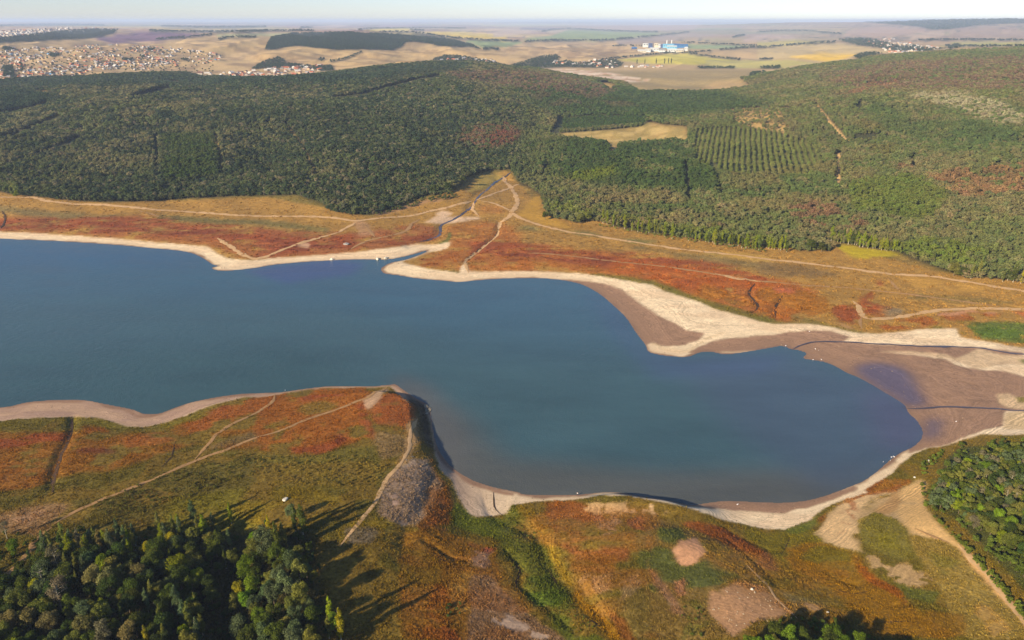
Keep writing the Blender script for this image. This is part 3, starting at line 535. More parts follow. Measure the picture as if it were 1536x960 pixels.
put(stroke(Z(380, 240, 3.84, (1060, 490), (1110, 470), (1130, 420)), 6), alb(104, 112, 60), .9, 3, 1.5); put(Z(380, 240, 3.84, (680, 290), (800, 280), (1000, 230), (1200, 215), (1000, 250), (860, 290), (720, 325)), alb(176, 136, 104), .8, 4, 2)
put(Z(380, 240, 3.84, (1240, 190), (1300, 90), (1420, 80), (1440, 110), (1330, 170)), alb(186, 158, 88), .9, 5, 2); put(Z(760, 290, 3.84, (60, 130), (130, 40), (190, 0), (190, 120), (400, 210), (200, 180)), alb(192, 148, 76), .9, 6, 3)
# near side, left
put([(-420, 600), (1000, 560), (1960, 640), (1960, 1260), (-420, 1260)], alb(128, 104, 50), 1, 4, 2); put([(-420, 600), (1960, 600), (1960, 1260), (-420, 1260)], alb(112, 100, 48), .8, 4, 2, (1, .55, .2))
for p, c, a, pt in [
    (((-300, 360), (100, 370), (400, 370), (640, 400), (900, 380), (1100, 290), (1400, 190), (1536, 190), (1536, 370), (1200, 420), (900, 520), (640, 600), (430, 620), (0, 700), (-300, 720)), alb(150, 100, 48), .9, (1, .3, .3)),
    (((-300, 400), (0, 400), (200, 370), (390, 380), (390, 460), (200, 470), (0, 470), (-300, 480)), RED, .9, (3, .4, .3)), (((420, 480), (560, 465), (680, 495), (600, 510), (440, 505)), DKRED, .8, (3, .35, .3)), (((450, 350), (600, 350), (660, 420), (500, 430)), alb(160, 92, 46), .8, (1, .4, .3)),
    (((700, 420), (900, 370), (1000, 370), (980, 440), (800, 480), (700, 490)), RUST, .8, (3, .45, .3)), (((1050, 330), (1300, 220), (1536, 180), (1536, 230), (1300, 340), (1100, 410)), RUST, .95, (1, .3, .3)), (((1130, 240), (1400, 175), (1536, 180), (1400, 240), (1200, 280)), RED, .5, (1, .45, .3)),
    (((-300, 560), (0, 540), (250, 560), (300, 640), (200, 720), (-300, 740)), alb(150, 96, 48), .8, (3, .4, .3)), (((1150, 490), (1300, 420), (1536, 350), (1536, 400), (1300, 470)), alb(132, 106, 74), .8, None), (((1250, 470), (1536, 410), (1536, 440), (1300, 480)), RUST, .8, (3, .4, .3)),
    (((-200, 310), (100, 305), (400, 292), (560, 295), (660, 320), (850, 350), (1000, 310), (1250, 215), (1150, 300), (900, 390), (700, 390), (500, 340), (0, 360), (-200, 360)), alb(126, 112, 48), .9, (2, .2, .3)),
    (((400, 780), (900, 600), (1536, 480), (1536, 720), (1000, 760), (700, 960), (400, 960)), alb(112, 98, 50), .85, (1, .35, .3)), (((1000, 760), (1536, 680), (1536, 960), (900, 960)), alb(124, 112, 48), .9, (1, .2, .4)), (((1200, 560), (1536, 520), (1536, 600), (1200, 660)), alb(130, 116, 62), .8, (0, .45, .2)),
    (((0, 860), (200, 800), (330, 780), (420, 800), (260, 960), (0, 960), (-100, 900)), alb(150, 116, 82), .95, None), (((60, 880), (250, 820), (300, 830), (180, 920)), alb(164, 126, 96), .8, None)]:
    put(Z(0, 550, 3.84, *p), c, a, 8, 4, pt)
for p, c, a, pt in [
    (((0, 170), (400, 120), (660, 115), (700, 200), (640, 300), (680, 420), (600, 440), (430, 500), (240, 515), (100, 480), (0, 480)), alb(158, 98, 50), .95, (1, .25, .3)), (((250, 180), (420, 130), (640, 120), (600, 180), (300, 210)), RED, .85, (3, .4, .3)), (((0, 200), (160, 170), (60, 260), (0, 280)), RUST, .8, None),
    (((200, 470), (420, 440), (560, 400), (480, 480), (380, 520), (240, 520)), RED, .9, (3, .35, .3)), (((480, 390), (510, 400), (500, 460), (470, 440)), DKRED, .8, None), (((560, 230), (640, 200), (700, 340), (690, 460), (640, 380)), RED, .85, (3, .4, .3)), (((660, 260), (720, 180), (800, 150), (960, 230), (950, 300), (880, 400), (800, 400), (700, 340)), alb(160, 94, 54), .95, (1, .25, .4)),
    (((240, 230), (400, 205), (500, 220), (440, 260), (300, 280)), alb(130, 112, 56), .7, None), (((700, 380), (860, 400), (880, 440), (840, 520), (740, 530), (680, 450)), alb(146, 118, 84), .8, None), (((0, 490), (300, 520), (560, 470), (700, 460), (720, 540), (400, 560), (0, 560)), alb(116, 104, 50), .9, None),
    (((0, 560), (300, 540), (800, 560), (760, 650), (600, 700), (200, 700), (0, 640)), alb(140, 118, 60), .8, (0, .4, .3)), (((880, 340), (960, 280), (950, 400), (900, 540), (840, 580), (860, 480)), alb(186, 146, 102), .95, None),
    (((620, 200), (700, 150), (780, 110), (700, 220), (650, 260)), alb(198, 162, 132), .95, None), (((780, 600), (860, 570), (920, 520), (1020, 560), (1030, 640), (980, 730), (930, 930), (820, 930), (730, 850), (760, 720)), alb(186, 156, 134), .95, (0, .12, .3)), (((800, 640), (850, 640), (860, 720), (820, 740)), alb(196, 160, 138), .9, (0, .4, .2)), (((795, 780), (830, 770), (820, 850), (800, 850)), alb(202, 160, 138), .9, None),
    (((1000, 480), (1040, 500), (1060, 600), (1130, 680), (1180, 780), (1150, 900), (1000, 940), (940, 940), (990, 740), (1040, 640), (1020, 540)), alb(146, 96, 50), .95, None), (((1040, 740), (1110, 740), (1090, 880), (1010, 930)), alb(150, 86, 54), .8, None), (((1130, 660), (1170, 690), (1190, 800), (1160, 850)), alb(96, 92, 52), .9, None)]:
    put(Z(380, 550, 3.84, *p), c, a, 5, 3, pt)
put(Z(510, 555, 3.4, (255, 520), (350, 480), (450, 440), (520, 570), (470, 690), (385, 805), (300, 800), (225, 775), (190, 735), (220, 640)), alb(158, 132, 112), .9, 6, 4); put(Z(510, 555, 3.4, (270, 590), (310, 570), (300, 680), (270, 730), (255, 690)), alb(206, 168, 146), .7, 3, 2, (0, .35, .3)); put(Z(510, 555, 3.4, (400, 800), (450, 580), (520, 560), (560, 680), (560, 868), (380, 868)), alb(146, 98, 56), .8, 5, 4, (3, .3, .4))
for p, c, a, pt in [
    (((430, 60), (620, 40), (900, 120), (830, 200), (600, 330), (400, 300), (200, 160)), alb(134, 112, 46), .8, (1, .3, .3)), (((820, 310), (870, 270), (1000, 260), (1080, 230), (1150, 280), (1100, 300), (960, 340), (860, 400)), alb(146, 122, 52), .6, None), (((880, 300), (1060, 300), (1050, 380), (900, 410)), alb(120, 104, 84), .9, None)]:
    put(Z(300, 720, 4, *p), c, a, 6, 3, pt)
# near side, middle and right
for p, c, a, pt in [
    (((0, 340), (200, 300), (600, 400), (640, 960), (0, 960)), alb(140, 100, 46), .95, None), (((0, 400), (140, 420), (260, 520), (200, 760), (0, 700)), alb(136, 108, 50), .8, (1, .4, .3)), (((200, 560), (330, 520), (330, 800), (240, 960), (100, 960)), alb(148, 88, 42), .7, (3, .4, .3)), (((240, 860), (330, 900), (380, 960), (240, 960)), RED, .7, None),
    (((280, 640), (420, 520), (470, 560), (380, 700), (400, 800), (320, 760)), alb(178, 136, 76), .8, None), (((420, 420), (580, 400), (560, 500), (500, 560), (440, 500)), alb(160, 126, 106), .9, (0, .35, .2)), (((440, 560), (560, 560), (700, 740), (900, 880), (1000, 960), (380, 960), (400, 700)), alb(148, 116, 90), .95, None), (((470, 760), (600, 760), (760, 850), (880, 920), (820, 950), (600, 870), (500, 810)), alb(184, 156, 136), .9, (0, .35, .3)),
    (((400, 380), (600, 390), (560, 440), (420, 430)), alb(160, 90, 70), .8, (3, .4, .3)), (((340, 120), (440, 215), (560, 220), (640, 240), (640, 350), (480, 330), (320, 260), (300, 180)), alb(108, 112, 46), .9, None), (((620, 210), (680, 150), (820, 260), (840, 340), (900, 420), (930, 600), (1020, 700), (1000, 760), (740, 700), (720, 640), (780, 560), (640, 420), (600, 320)), alb(110, 108, 48), .9, None),
    (((680, 280), (800, 290), (830, 360), (740, 400)), alb(122, 110, 62), .8, (0, .4, .3)), (((740, 660), (900, 640), (1000, 680), (940, 730), (800, 740)), alb(90, 104, 44), .9, None), (((760, 560), (900, 560), (940, 640), (800, 640)), alb(92, 100, 44), .8, (0, .4, .2)), (((860, 760), (1050, 800), (1240, 960), (1000, 960), (900, 860)), alb(100, 104, 44), .9, (1, .3, .3)),
    (((680, 150), (800, 180), (900, 300), (960, 480), (1040, 640), (1000, 640), (900, 460), (840, 320), (760, 240)), alb(150, 120, 50), .85, None), (((860, 130), (1080, 130), (1200, 200), (1350, 340), (1360, 480), (1200, 520), (1060, 480), (960, 400), (900, 260)), alb(154, 96, 58), .9, (1, .2, .4)), (((1060, 440), (1300, 470), (1280, 560), (1080, 560), (1000, 540)), alb(150, 104, 52), .7, None),
    (((900, 130), (1080, 120), (1060, 150), (920, 150)), alb(160, 100, 50), .9, None), (((1060, 160), (1200, 140), (1536, 150), (1536, 220), (1300, 210), (1180, 220)), alb(206, 168, 126), .9, (0, .35, .25)), (((1160, 220), (1320, 220), (1300, 320), (1240, 350), (1190, 340)), alb(196, 150, 122), .5, (0, .4, .25)), (((1340, 240), (1536, 220), (1536, 300), (1380, 310)), alb(160, 104, 80), .9, (1, .25, .3)),
    (((1040, 610), (1110, 570), (1270, 560), (1250, 700), (1150, 700)), alb(186, 154, 122), .55, (0, .4, .25)), (((1290, 640), (1440, 540), (1450, 600), (1350, 720), (1280, 720)), alb(186, 154, 126), .5, (0, .4, .25)), (((1040, 640), (1140, 740), (1260, 860), (1320, 960), (1260, 960), (1150, 840), (1030, 720)), alb(176, 130, 48), .95, None),
    (((1220, 760), (1350, 800), (1400, 960), (1320, 960), (1270, 860)), alb(130, 82, 44), .9, None), (((1250, 720), (1536, 620), (1536, 960), (1400, 960), (1340, 800)), alb(128, 108, 62), .9, (1, .3, .3)), (((1380, 300), (1500, 310), (1480, 560), (1536, 660), (1500, 660), (1430, 500)), alb(104, 106, 58), .9, None)]:
    put(Z(600, 720, 4, *p), c, a, 5, 3, pt)
for p, c, a, pt in [
    (((260, 200), (560, 300), (900, 420), (1000, 640), (900, 960), (300, 960), (250, 600)), alb(138, 112, 66), .9, None), (((330, 280), (480, 280), (500, 340), (400, 380), (340, 350)), alb(102, 106, 58), .9, None), (((300, 390), (420, 420), (480, 520), (620, 480), (760, 540), (850, 590), (760, 620), (620, 650), (500, 640), (340, 590), (280, 500)), alb(100, 102, 56), .95, None), (((250, 420), (290, 430), (270, 560), (330, 660), (300, 660), (250, 560)), alb(98, 104, 56), .9, None),
    (((410, 420), (470, 350), (560, 330), (620, 400), (570, 490), (520, 520), (470, 510)), alb(222, 166, 128), 1, None), (((400, 240), (560, 230), (760, 300), (1000, 440), (1120, 520), (940, 480), (760, 400), (560, 300)), alb(148, 88, 52), .9, (1, .15, .4)), (((620, 250), (840, 350), (1000, 450), (880, 390), (700, 300)), DKRED, .7, None), (((180, 170), (300, 150), (400, 190), (360, 215), (220, 205)), alb(214, 176, 134), .9, (0, .3, .2)),
    (((560, 340), (760, 400), (960, 560), (860, 580), (720, 520), (640, 460)), alb(140, 122, 60), .8, (1, .3, .3)), (((980, 440), (1080, 480), (1130, 560), (1000, 540), (920, 500)), alb(140, 92, 72), .8, None), (((620, 660), (860, 620), (1020, 660), (1180, 830), (1000, 860), (860, 930), (820, 960), (700, 860), (640, 760)), alb(186, 142, 108), .95, (1, .15, .3)), (((1040, 660), (1260, 720), (1400, 780), (1180, 820)), alb(128, 112, 74), .9, None),
    (((1200, 740), (1300, 760), (1320, 800), (1230, 790)), alb(214, 172, 132), .9, None), (((280, 520), (340, 560), (460, 740), (500, 820), (420, 780), (330, 640)), alb(160, 122, 96), .9, None), (((420, 600), (500, 590), (480, 650), (520, 680), (450, 690)), alb(176, 124, 98), .8, None), (((480, 700), (640, 660), (660, 860), (560, 960), (460, 960)), alb(118, 108, 56), .8, (0, .4, .25)),
    (((780, 290), (960, 310), (1110, 320), (1300, 200), (1350, 330), (1536, 440), (1600, 620), (1536, 720), (1300, 620), (1100, 560), (1000, 430)), alb(126, 112, 48), .95, (1, .2, .4)), (((1100, 460), (1536, 560), (1536, 700), (1350, 640), (1200, 560)), alb(158, 108, 48), .8, (3, .4, .3)), (((1110, 310), (1260, 250), (1350, 180), (1330, 280), (1200, 340)), alb(110, 112, 54), .9, None)]:
    put(Z(900, 720, 4, *p), c, a, 5, 3, pt)
for p, c, a, pt in [
    (((100, 420), (340, 380), (560, 450), (700, 620), (840, 760), (1150, 960), (640, 960), (420, 700), (200, 560)), alb(146, 108, 46), .95, (1, .1, .4)), (((560, 470), (640, 560), (760, 650), (860, 780), (760, 700), (620, 620)), alb(150, 86, 42), .8, None), (((340, 400), (520, 440), (560, 540), (400, 540), (200, 480)), alb(122, 110, 48), .8, (1, .3, .3)),
    (((320, 330), (400, 180), (640, 70), (900, 0), (930, 140), (1050, 280), (1150, 400), (1000, 400), (860, 320), (780, 240), (640, 210), (580, 300), (620, 460), (480, 420)), alb(216, 178, 134), .8, (3, .32, .4)),
    (((310, 320), (370, 200), (460, 120), (640, 70), (700, 60), (560, 170), (540, 330), (580, 440), (480, 410), (360, 380)), alb(222, 184, 140), 1, (1, .1, .3)), (((440, 140), (530, 130), (540, 240), (470, 320), (430, 380), (470, 240)), alb(158, 92, 60), .7, (0, .45, .2)), (((640, 0), (860, 0), (760, 60), (560, 100), (380, 170), (330, 240), (300, 330), (310, 220), (460, 120)), alb(150, 92, 52), .9, None), (((700, 0), (840, 0), (720, 40), (600, 80)), alb(150, 110, 56), .8, None),
    (((640, 200), (720, 90), (800, 50), (780, 180), (700, 210)), alb(196, 152, 104), .95, None), (((780, 60), (900, 0), (930, 20), (920, 130), (1000, 230), (1140, 380), (1200, 440), (1080, 390), (960, 340), (860, 300), (780, 190)), alb(226, 182, 128), 1, (1, .1, .3)), (((560, 260), (640, 200), (780, 240), (880, 330), (900, 460), (780, 480), (640, 420), (580, 340)), alb(128, 116, 60), .95, None), (((660, 320), (820, 330), (800, 420), (700, 410)), alb(132, 120, 52), .8, None),
    (((600, 440), (760, 480), (900, 520), (980, 600), (900, 640), (800, 640), (700, 580), (640, 520)), alb(186, 152, 112), .9, (0, .35, .25)), (((740, 600), (850, 650), (1000, 660), (960, 740), (840, 720)), alb(106, 106, 54), .9, None), (((860, 320), (1100, 390), (1250, 560), (1400, 720), (1536, 900), (1536, 960), (1150, 960), (1000, 660), (920, 500)), alb(150, 126, 72), .95, None),
    (((960, 420), (1150, 480), (1280, 680), (1120, 720), (1000, 560)), alb(128, 116, 60), .8, (1, .35, .3)), (((1200, 640), (1300, 700), (1450, 900), (1300, 960), (1200, 800)), alb(174, 138, 84), .9, (1, .2, .3)), (((1140, 390), (1210, 440), (1330, 560), (1420, 700), (1536, 850), (1536, 890), (1400, 740), (1280, 600), (1180, 480)), alb(224, 176, 124), .95, None), (((900, 780), (1150, 800), (1180, 960), (1000, 960)), alb(140, 102, 48), .7, (1, .4, .3))]:
    put(Z(1152, 720, 4, *p), c, a, 5, 3, pt)
for p, c, a, pt in [(Z(600, 720, 4, (560, 240), (900, 150), (1536, 180), (1536, 960), (1250, 960), (1040, 640), (940, 420)), (164, 108, 62), .5, (3, .42, .5)), (Z(600, 720, 4, (0, 380), (300, 330), (640, 480), (800, 800), (1000, 960), (0, 960)), (158, 104, 58), .45, (3, .45, .5)), (Z(900, 720, 4, (500, 300), (900, 420), (1300, 560), (1536, 700), (1536, 960), (1200, 860), (700, 600)), (164, 116, 62), .45, (3, .45, .5))]:
    put(p, alb(*c), a, 14, 8, pt)
# darker ground colour under the right-hand and lower-left groves
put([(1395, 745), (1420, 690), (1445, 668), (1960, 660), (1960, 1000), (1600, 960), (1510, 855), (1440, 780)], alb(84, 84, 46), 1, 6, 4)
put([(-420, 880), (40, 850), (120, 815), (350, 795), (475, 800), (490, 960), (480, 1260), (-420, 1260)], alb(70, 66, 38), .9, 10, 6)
# the drawn-down basin: dry sand, brown mud, wet mud
PU2, PV2 = project(GX + .8 * wa, GY + .8 * wc, np.maximum(GZ, 0)); PU2 = PU2.ravel(); PV2 = PV2.ravel()
L.u, L.v = PU2, PV2
put(BASIN, alb(255, 222, 188), 1, 3.2, 1.6, None)
put([(-420, 560), (660, 560), (700, 720), (0, 720)], alb(210, 178, 152), 0)
L.u, L.v = PU2, PV2
BAS_I, BAS_A = L.mask(BASIN, 3.2, 1.6)
sandmask = np.zeros(L.u.shape); sandmask[BAS_I] = BAS_A
k = (sandmask * (L.v > 560) * (1 - .75 * sstep(640, 780, L.u)) * (1 - sstep(780, 900, L.u)))[:, None]; L.c = L.c * (1 - k) + alb(186, 152, 132) * k          # greyer shingle of the near-left shore
k = (sandmask * .35 * sstep(.35, .75, L.noise[3]))[:, None]; L.c = L.c * (1 - k) + alb(222, 184, 150) * k
for p in MUD: put(p, alb(164, 128, 104), .98, 3, 1.2)
sdv = sd.ravel(); k = (sandmask * (1 - sstep(.3, 3.2, sdv + (L.noise[1] - .5) * 3)))[:, None]; L.c = L.c * (1 - k) + alb(150, 118, 98) * k        # damp rim
RAG = False
for p in WET: put(p, alb(108, 90, 94), .9, 18, 8)
for p in WET: put(p, alb(92, 80, 98), .35, 14, 7)  # violet sheen of reflected sky put into the wet mud's colour
wet = np.zeros(L.u.shape)
for p in WET:
    i_, a_ = L.mask(p, 16, 8); wet[i_] = np.maximum(wet[i_], a_)
damp = np.zeros(L.u.shape)
for p in MUD:
    i_, a_ = L.mask(p, 3, 1.2); damp[i_] = np.maximum(damp[i_], a_)
for p, c in [(((1380, 350), (1450, 348), (1536, 390), (1900, 420), (1900, 445), (1536, 440), (1440, 430), (1390, 400)), (222, 188, 150)), (((1440, 460), (1536, 450), (1900, 470), (1900, 560), (1450, 555), (1410, 545)), (222, 190, 150)), (((1130, 150), (1280, 88), (1400, 120), (1536, 130), (1900, 140), (1900, 190), (1420, 175), (1260, 205)), (226, 194, 158)),
             (((690, 104), (900, 104), (1080, 118), (1160, 150), (1080, 140), (900, 118)), (222, 188, 152)), (((1490, 370), (1560, 365), (1600, 400), (1500, 400)), (140, 124, 66)), (((1500, 150), (1600, 145), (1700, 170), (1530, 175)), (128, 122, 72))]:
    put(Z(1136, 500, 3.84, *p), alb(*c), .95, 3, 1.2)
put(stroke(Z(760, 290, 3.84, (840, 860), (930, 905), (1050, 905), (1130, 850), (1250, 800)), 3), alb(236, 204, 166), .8, 3, 1.2)
# cliff rock: the face's colour is darkened to stand in for its shadow
ck = ((1 - sstep(3, 11, near_seg(CLIFF[1:])))[:].ravel() * sstep(.6, 2.5, sdv))[:, None]
L.c = L.c * (1 - ck) + (alb(104, 88, 72) * (0.7 + .6 * L.noise[0][:, None])) * ck
RAG = False
lum_ = L.c @ np.array([.3, .55, .15]); tuss = np.clip((1 - sandmask) * (1 - .7 * sstep(.17, .30, lum_)), 0, 1)
ALB = L.c

# ------------------------------------------------------------------ materials
def new_mat(name):
    m = bpy.data.materials.new(name); m.use_nodes = True
    nt = m.node_tree; b = nt.nodes["Principled BSDF"]; b.inputs["Specular IOR Level"].default_value = .25
    return m, nt, b
def N(nt, t, **k):
    n = nt.nodes.new(t)
    for a, v in k.items(): setattr(n, a, v)
    return n
def math_(nt, op, a, b=None, c=None):
    n = N(nt, "ShaderNodeMath", operation=op)
    for i, x in enumerate((a, b, c)):
        if x is None: continue
        if isinstance(x, (int, float)): n.inputs[i].default_value = x
        else: nt.links.new(x, n.inputs[i])
    return n.outputs[0]
def noise_n(nt, vec, scale, detail=4, rough=.6):
    n = N(nt, "ShaderNodeTexNoise"); n.inputs["Scale"].default_value = scale; n.inputs["Detail"].default_value = detail; n.inputs["Roughness"].default_value = rough
    nt.links.new(vec, n.inputs["Vector"]); return n
def mixc(nt, mode, fac, a, b):
    n = N(nt, "ShaderNodeMix", data_type='RGBA', blend_type=mode)
    if isinstance(fac, (int, float)): n.inputs["Factor"].default_value = fac
    else: nt.links.new(fac, n.inputs["Factor"])
    for s, x in ((6, a), (7, b)):
        if isinstance(x, tuple): n.inputs[s].default_value = (*x, 1)
        else: nt.links.new(x, n.inputs[s])
    return n.outputs[2]
def mapr(nt, x, a, b, c, d):
    n = N(nt, "ShaderNodeMapRange"); nt.links.new(x, n.inputs[0])
    for i, q in enumerate((a, b, c, d)): n.inputs[i + 1].default_value = q
    return n.outputs[0]
def plain(name, col, rough=.85, var=.25, scale=.6, bump=0.0):
    m, nt, b = new_mat(name)
    g = N(nt, "ShaderNodeNewGeometry")
    n = noise_n(nt, g.outputs["Position"], scale)
    v = mapr(nt, n.outputs["Fac"], .3, .7, 1 - var, 1 + var)
    cc = N(nt, "ShaderNodeCombineColor"); [nt.links.new(v, cc.inputs[i]) for i in range(3)]
    nt.links.new(mixc(nt, 'MULTIPLY', 1.0, tuple(float(x) for x in col), cc.outputs[0]), b.inputs["Base Color"])
    b.inputs["Roughness"].default_value = rough
    if bump:
        bp = N(nt, "ShaderNodeBump"); bp.inputs["Strength"].default_value = bump; bp.inputs["Distance"].default_value = .1
        nt.links.new(n.outputs["Fac"], bp.inputs["Height"]); nt.links.new(bp.outputs[0], b.inputs["Normal"])
    return m

ground_m, nt, b = new_mat("ground")
g = N(nt, "ShaderNodeNewGeometry"); pos = g.outputs["Position"]
at = N(nt, "ShaderNodeAttribute", attribute_name="albedo"); tu = N(nt, "ShaderNodeAttribute", attribute_name="tuss"); we = N(nt, "ShaderNodeAttribute", attribute_name="wet")
nA = noise_n(nt, pos, .9, 5, .65); nB = noise_n(nt, pos, .16, 4, .6); nC = noise_n(nt, pos, .035, 4, .6); nD = noise_n(nt, pos, .45, 3, .7)
vA = mapr(nt, nA.outputs["Fac"], .25, .75, .52, 1.48); vB = mapr(nt, nB.outputs["Fac"], .25, .75, .75, 1.25); vC = mapr(nt, nC.outputs["Fac"], .25, .75, .85, 1.15)
val = math_(nt, 'MULTIPLY', math_(nt, 'MULTIPLY', vA, vB), vC)
val = math_(nt, 'MULTIPLY_ADD', math_(nt, 'SUBTRACT', val, 1.0), mapr(nt, tu.outputs["Fac"], 0, 1, .32, 1.0), 1.0)
cc = N(nt, "ShaderNodeCombineColor"); [nt.links.new(val, cc.inputs[i]) for i in range(3)]
c1 = mixc(nt, 'MULTIPLY', 1.0, at.outputs["Color"], cc.outputs[0])
# straw and green specks in the grass
fs = math_(nt, 'MULTIPLY', mapr(nt, nD.outputs["Fac"], .58, .72, 0, .45), tu.outputs["Fac"])
c2 = mixc(nt, 'MULTIPLY', fs, c1, (1.9, 1.7, 1.35))
fg = math_(nt, 'MULTIPLY', mapr(nt, nD.outputs["Fac"], .42, .30, 0, .4), tu.outputs["Fac"])
c2b = mixc(nt, 'MULTIPLY', fg, c2, (.55, .62, .5))
# old waterlines: bands that follow the height above the lake
sx = N(nt, "ShaderNodeSeparateXYZ"); nt.links.new(pos, sx.inputs[0])
zw = math_(nt, 'MULTIPLY_ADD', nB.outputs["Fac"], 1.1, sx.outputs[2])
wl1 = N(nt, "ShaderNodeTexNoise", noise_dimensions='1D'); wl1.inputs["Scale"].default_value = 4.2; wl1.inputs["Detail"].default_value = 5; wl1.inputs["Roughness"].default_value = .7
nt.links.new(zw, wl1.inputs["W"])
bandv = mapr(nt, wl1.outputs["Fac"], .3, .7, .6, 1.4)
bandk = math_(nt, 'MULTIPLY', mapr(nt, sx.outputs[2], 6, 12, 1, 0), mapr(nt, nC.outputs["Fac"], .35, .6, .25, 1))
wl2 = N(nt, "ShaderNodeTexNoise", noise_dimensions='1D'); wl2.inputs["Scale"].default_value = 22.0; wl2.inputs["Detail"].default_value = 3; wl2.inputs["Roughness"].default_value = .75
nt.links.new(math_(nt, 'MULTIPLY_ADD', nB.outputs["Fac"], .12, sx.outputs[2]), wl2.inputs["W"])
sandk = math_(nt, 'MULTIPLY', mapr(nt, tu.outputs["Fac"], 0, .6, 1, 0), mapr(nt, sx.outputs[2], 1.5, 4, 1, 0))
sv2 = math_(nt, 'MULTIPLY_ADD', math_(nt, 'SUBTRACT', mapr(nt, wl2.outputs["Fac"], .3, .7, .84, 1.12), 1.0), sandk, 1.0)
bv_ = math_(nt, 'MULTIPLY', math_(nt, 'MULTIPLY_ADD', math_(nt, 'SUBTRACT', bandv, 1.0), bandk, 1.0), sv2)
ccb = N(nt, "ShaderNodeCombineColor"); [nt.links.new(bv_, ccb.inputs[i]) for i in range(3)]
c3 = mixc(nt, 'MULTIPLY', 1.0, c2b, ccb.outputs[0])
nt.links.new(c3, b.inputs["Base Color"])
nt.links.new(mapr(nt, we.outputs["Fac"], 0, 1, .95, .22), b.inputs["Roughness"]); nt.links.new(mapr(nt, we.outputs["Fac"], 0, 1, .15, .6), b.inputs["Specular IOR Level"])
bp = N(nt, "ShaderNodeBump"); bp.inputs["Distance"].default_value = .35
nt.links.new(mapr(nt, tu.outputs["Fac"], 0, 1, .06, .75), bp.inputs["Strength"])
nt.links.new(math_(nt, 'ADD', nA.outputs["Fac"], nD.outputs["Fac"]), bp.inputs["Height"]); nt.links.new(bp.outputs[0], b.inputs["Normal"])

# ------------------------------------------------------------------ the land: one surface, cut into its kinds of ground
def tag(o, label=None, category=None, group=None, kind=None):
    if label: o["label"] = label
    if category: o["category"] = category
    if group: o["group"] = group
    if kind: o["kind"] = kind
    return o
reg = np.zeros(L.u.shape, int)
REGN = {0: ("meadow", "dry olive and rust meadow around the reservoir")}
def region(rid, name, label, polys, bu=1, bv=.5, use_v=None):
    REGN[rid] = (name, label)
    for p in polys:
        i_, a_ = L.mask(p, bu, bv)
        if i_ is not None: reg[i_[a_ > .5]] = rid
region(1, "far_plain", "pale tan plain and bare hills rolling to the horizon", [[(-420, 20), (1960, 20), (1960, 80), (1420, 100), (1130, 131), (960, 138), (850, 113), (740, 97), (600, 98), (490, 112), (400, 119), (280, 110), (0, 122), (-420, 126)]])
rid = 2
fnames = {0: "dull purple ploughed field behind the far-left town", 7: "wide green field behind the white and blue works", 8: "yellow-green field in front of the white and blue works", 9: "large pale tan field beyond the right-hand woods"}
for k_, (p, c) in enumerate(FIELDS):
    region(rid, "field", fnames.get(k_, "far field strip on the hazy plain"), [p]); rid += 1
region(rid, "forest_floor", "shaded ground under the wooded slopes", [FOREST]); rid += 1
for k_, p in enumerate(CLEAR[:3]): region(rid, "clearing", ["long tan clearing in the middle of the woods", "tan stubble clearing on the right-hand woods", "small bare patch on the wooded crest"][k_], [p]); rid += 1
region(rid, "quarry", "pale bare earthworks before the middle village", [BARE[0]]); rid += 1
region(rid, "beach", "pale sand shore left by the shrunken water", [BASIN]); rid += 1
for k_, p in enumerate(MUD[:4]): region(rid, "mudflat", ["brown mud inside the sand spit", "wide brown mudflat at the right end of the water", "", "narrow mud strip below the right-hand beach"][k_ if k_ < 2 else 3], [p]); rid += 1
nx_ = np.gradient(GZ, axis=1); # analytic-like normals from the grid
dXu = np.gradient(GX, axis=1); dYu = np.gradient(GY, axis=1); dZu = np.gradient(GZ, axis=1)
dXv = np.gradient(GX, axis=0); dYv = np.gradient(GY, axis=0); dZv = np.gradient(GZ, axis=0)
NX = dYu * dZv - dZu * dYv; NY = dZu * dXv - dXu * dZv; NZ = dXu * dYv - dYu * dXv
sg = np.sign(NZ); ln = np.sqrt(NX ** 2 + NY ** 2 + NZ ** 2) * sg + 1e-12
NRM = np.stack([NX / ln, NY / ln, NZ / ln], -1).reshape(-1, 3)
vid = np.arange(NU * NV).reshape(NV, NU)
quads = np.stack([vid[:-1, :-1], vid[:-1, 1:], vid[1:, 1:], vid[1:, :-1]], -1).reshape(-1, 4)
freg = reg[quads[:, 0]]
VERT = np.stack([GX, GY, GZ], -1).reshape(-1, 3)
def mesh_from(name, verts, faces, k=4):
    me = bpy.data.meshes.new(name)
    me.vertices.add(len(verts)); me.vertices.foreach_set("co", np.asarray(verts, np.float32).ravel())
    nf = len(faces)
    me.loops.add(nf * k); me.loops.foreach_set("vertex_index", np.asarray(faces, np.int32).ravel())
    me.polygons.add(nf); me.polygons.foreach_set("loop_start", np.arange(0, nf * k, k, dtype=np.int32))
    me.update(calc_edges=True)
    return me
def f_attr(me, name, data):
    me.attributes.new(name, 'FLOAT', 'POINT').data.foreach_set("value", np.asarray(data, np.float32))
def c_attr(me, name, data):
    d = np.ones((len(data), 4), np.float32); d[:, :3] = data
    me.attributes.new(name, 'FLOAT_COLOR', 'POINT').data.foreach_set("color", d.ravel())
WETV = np.clip(np.maximum(wet, .25 * damp), 0, 1)
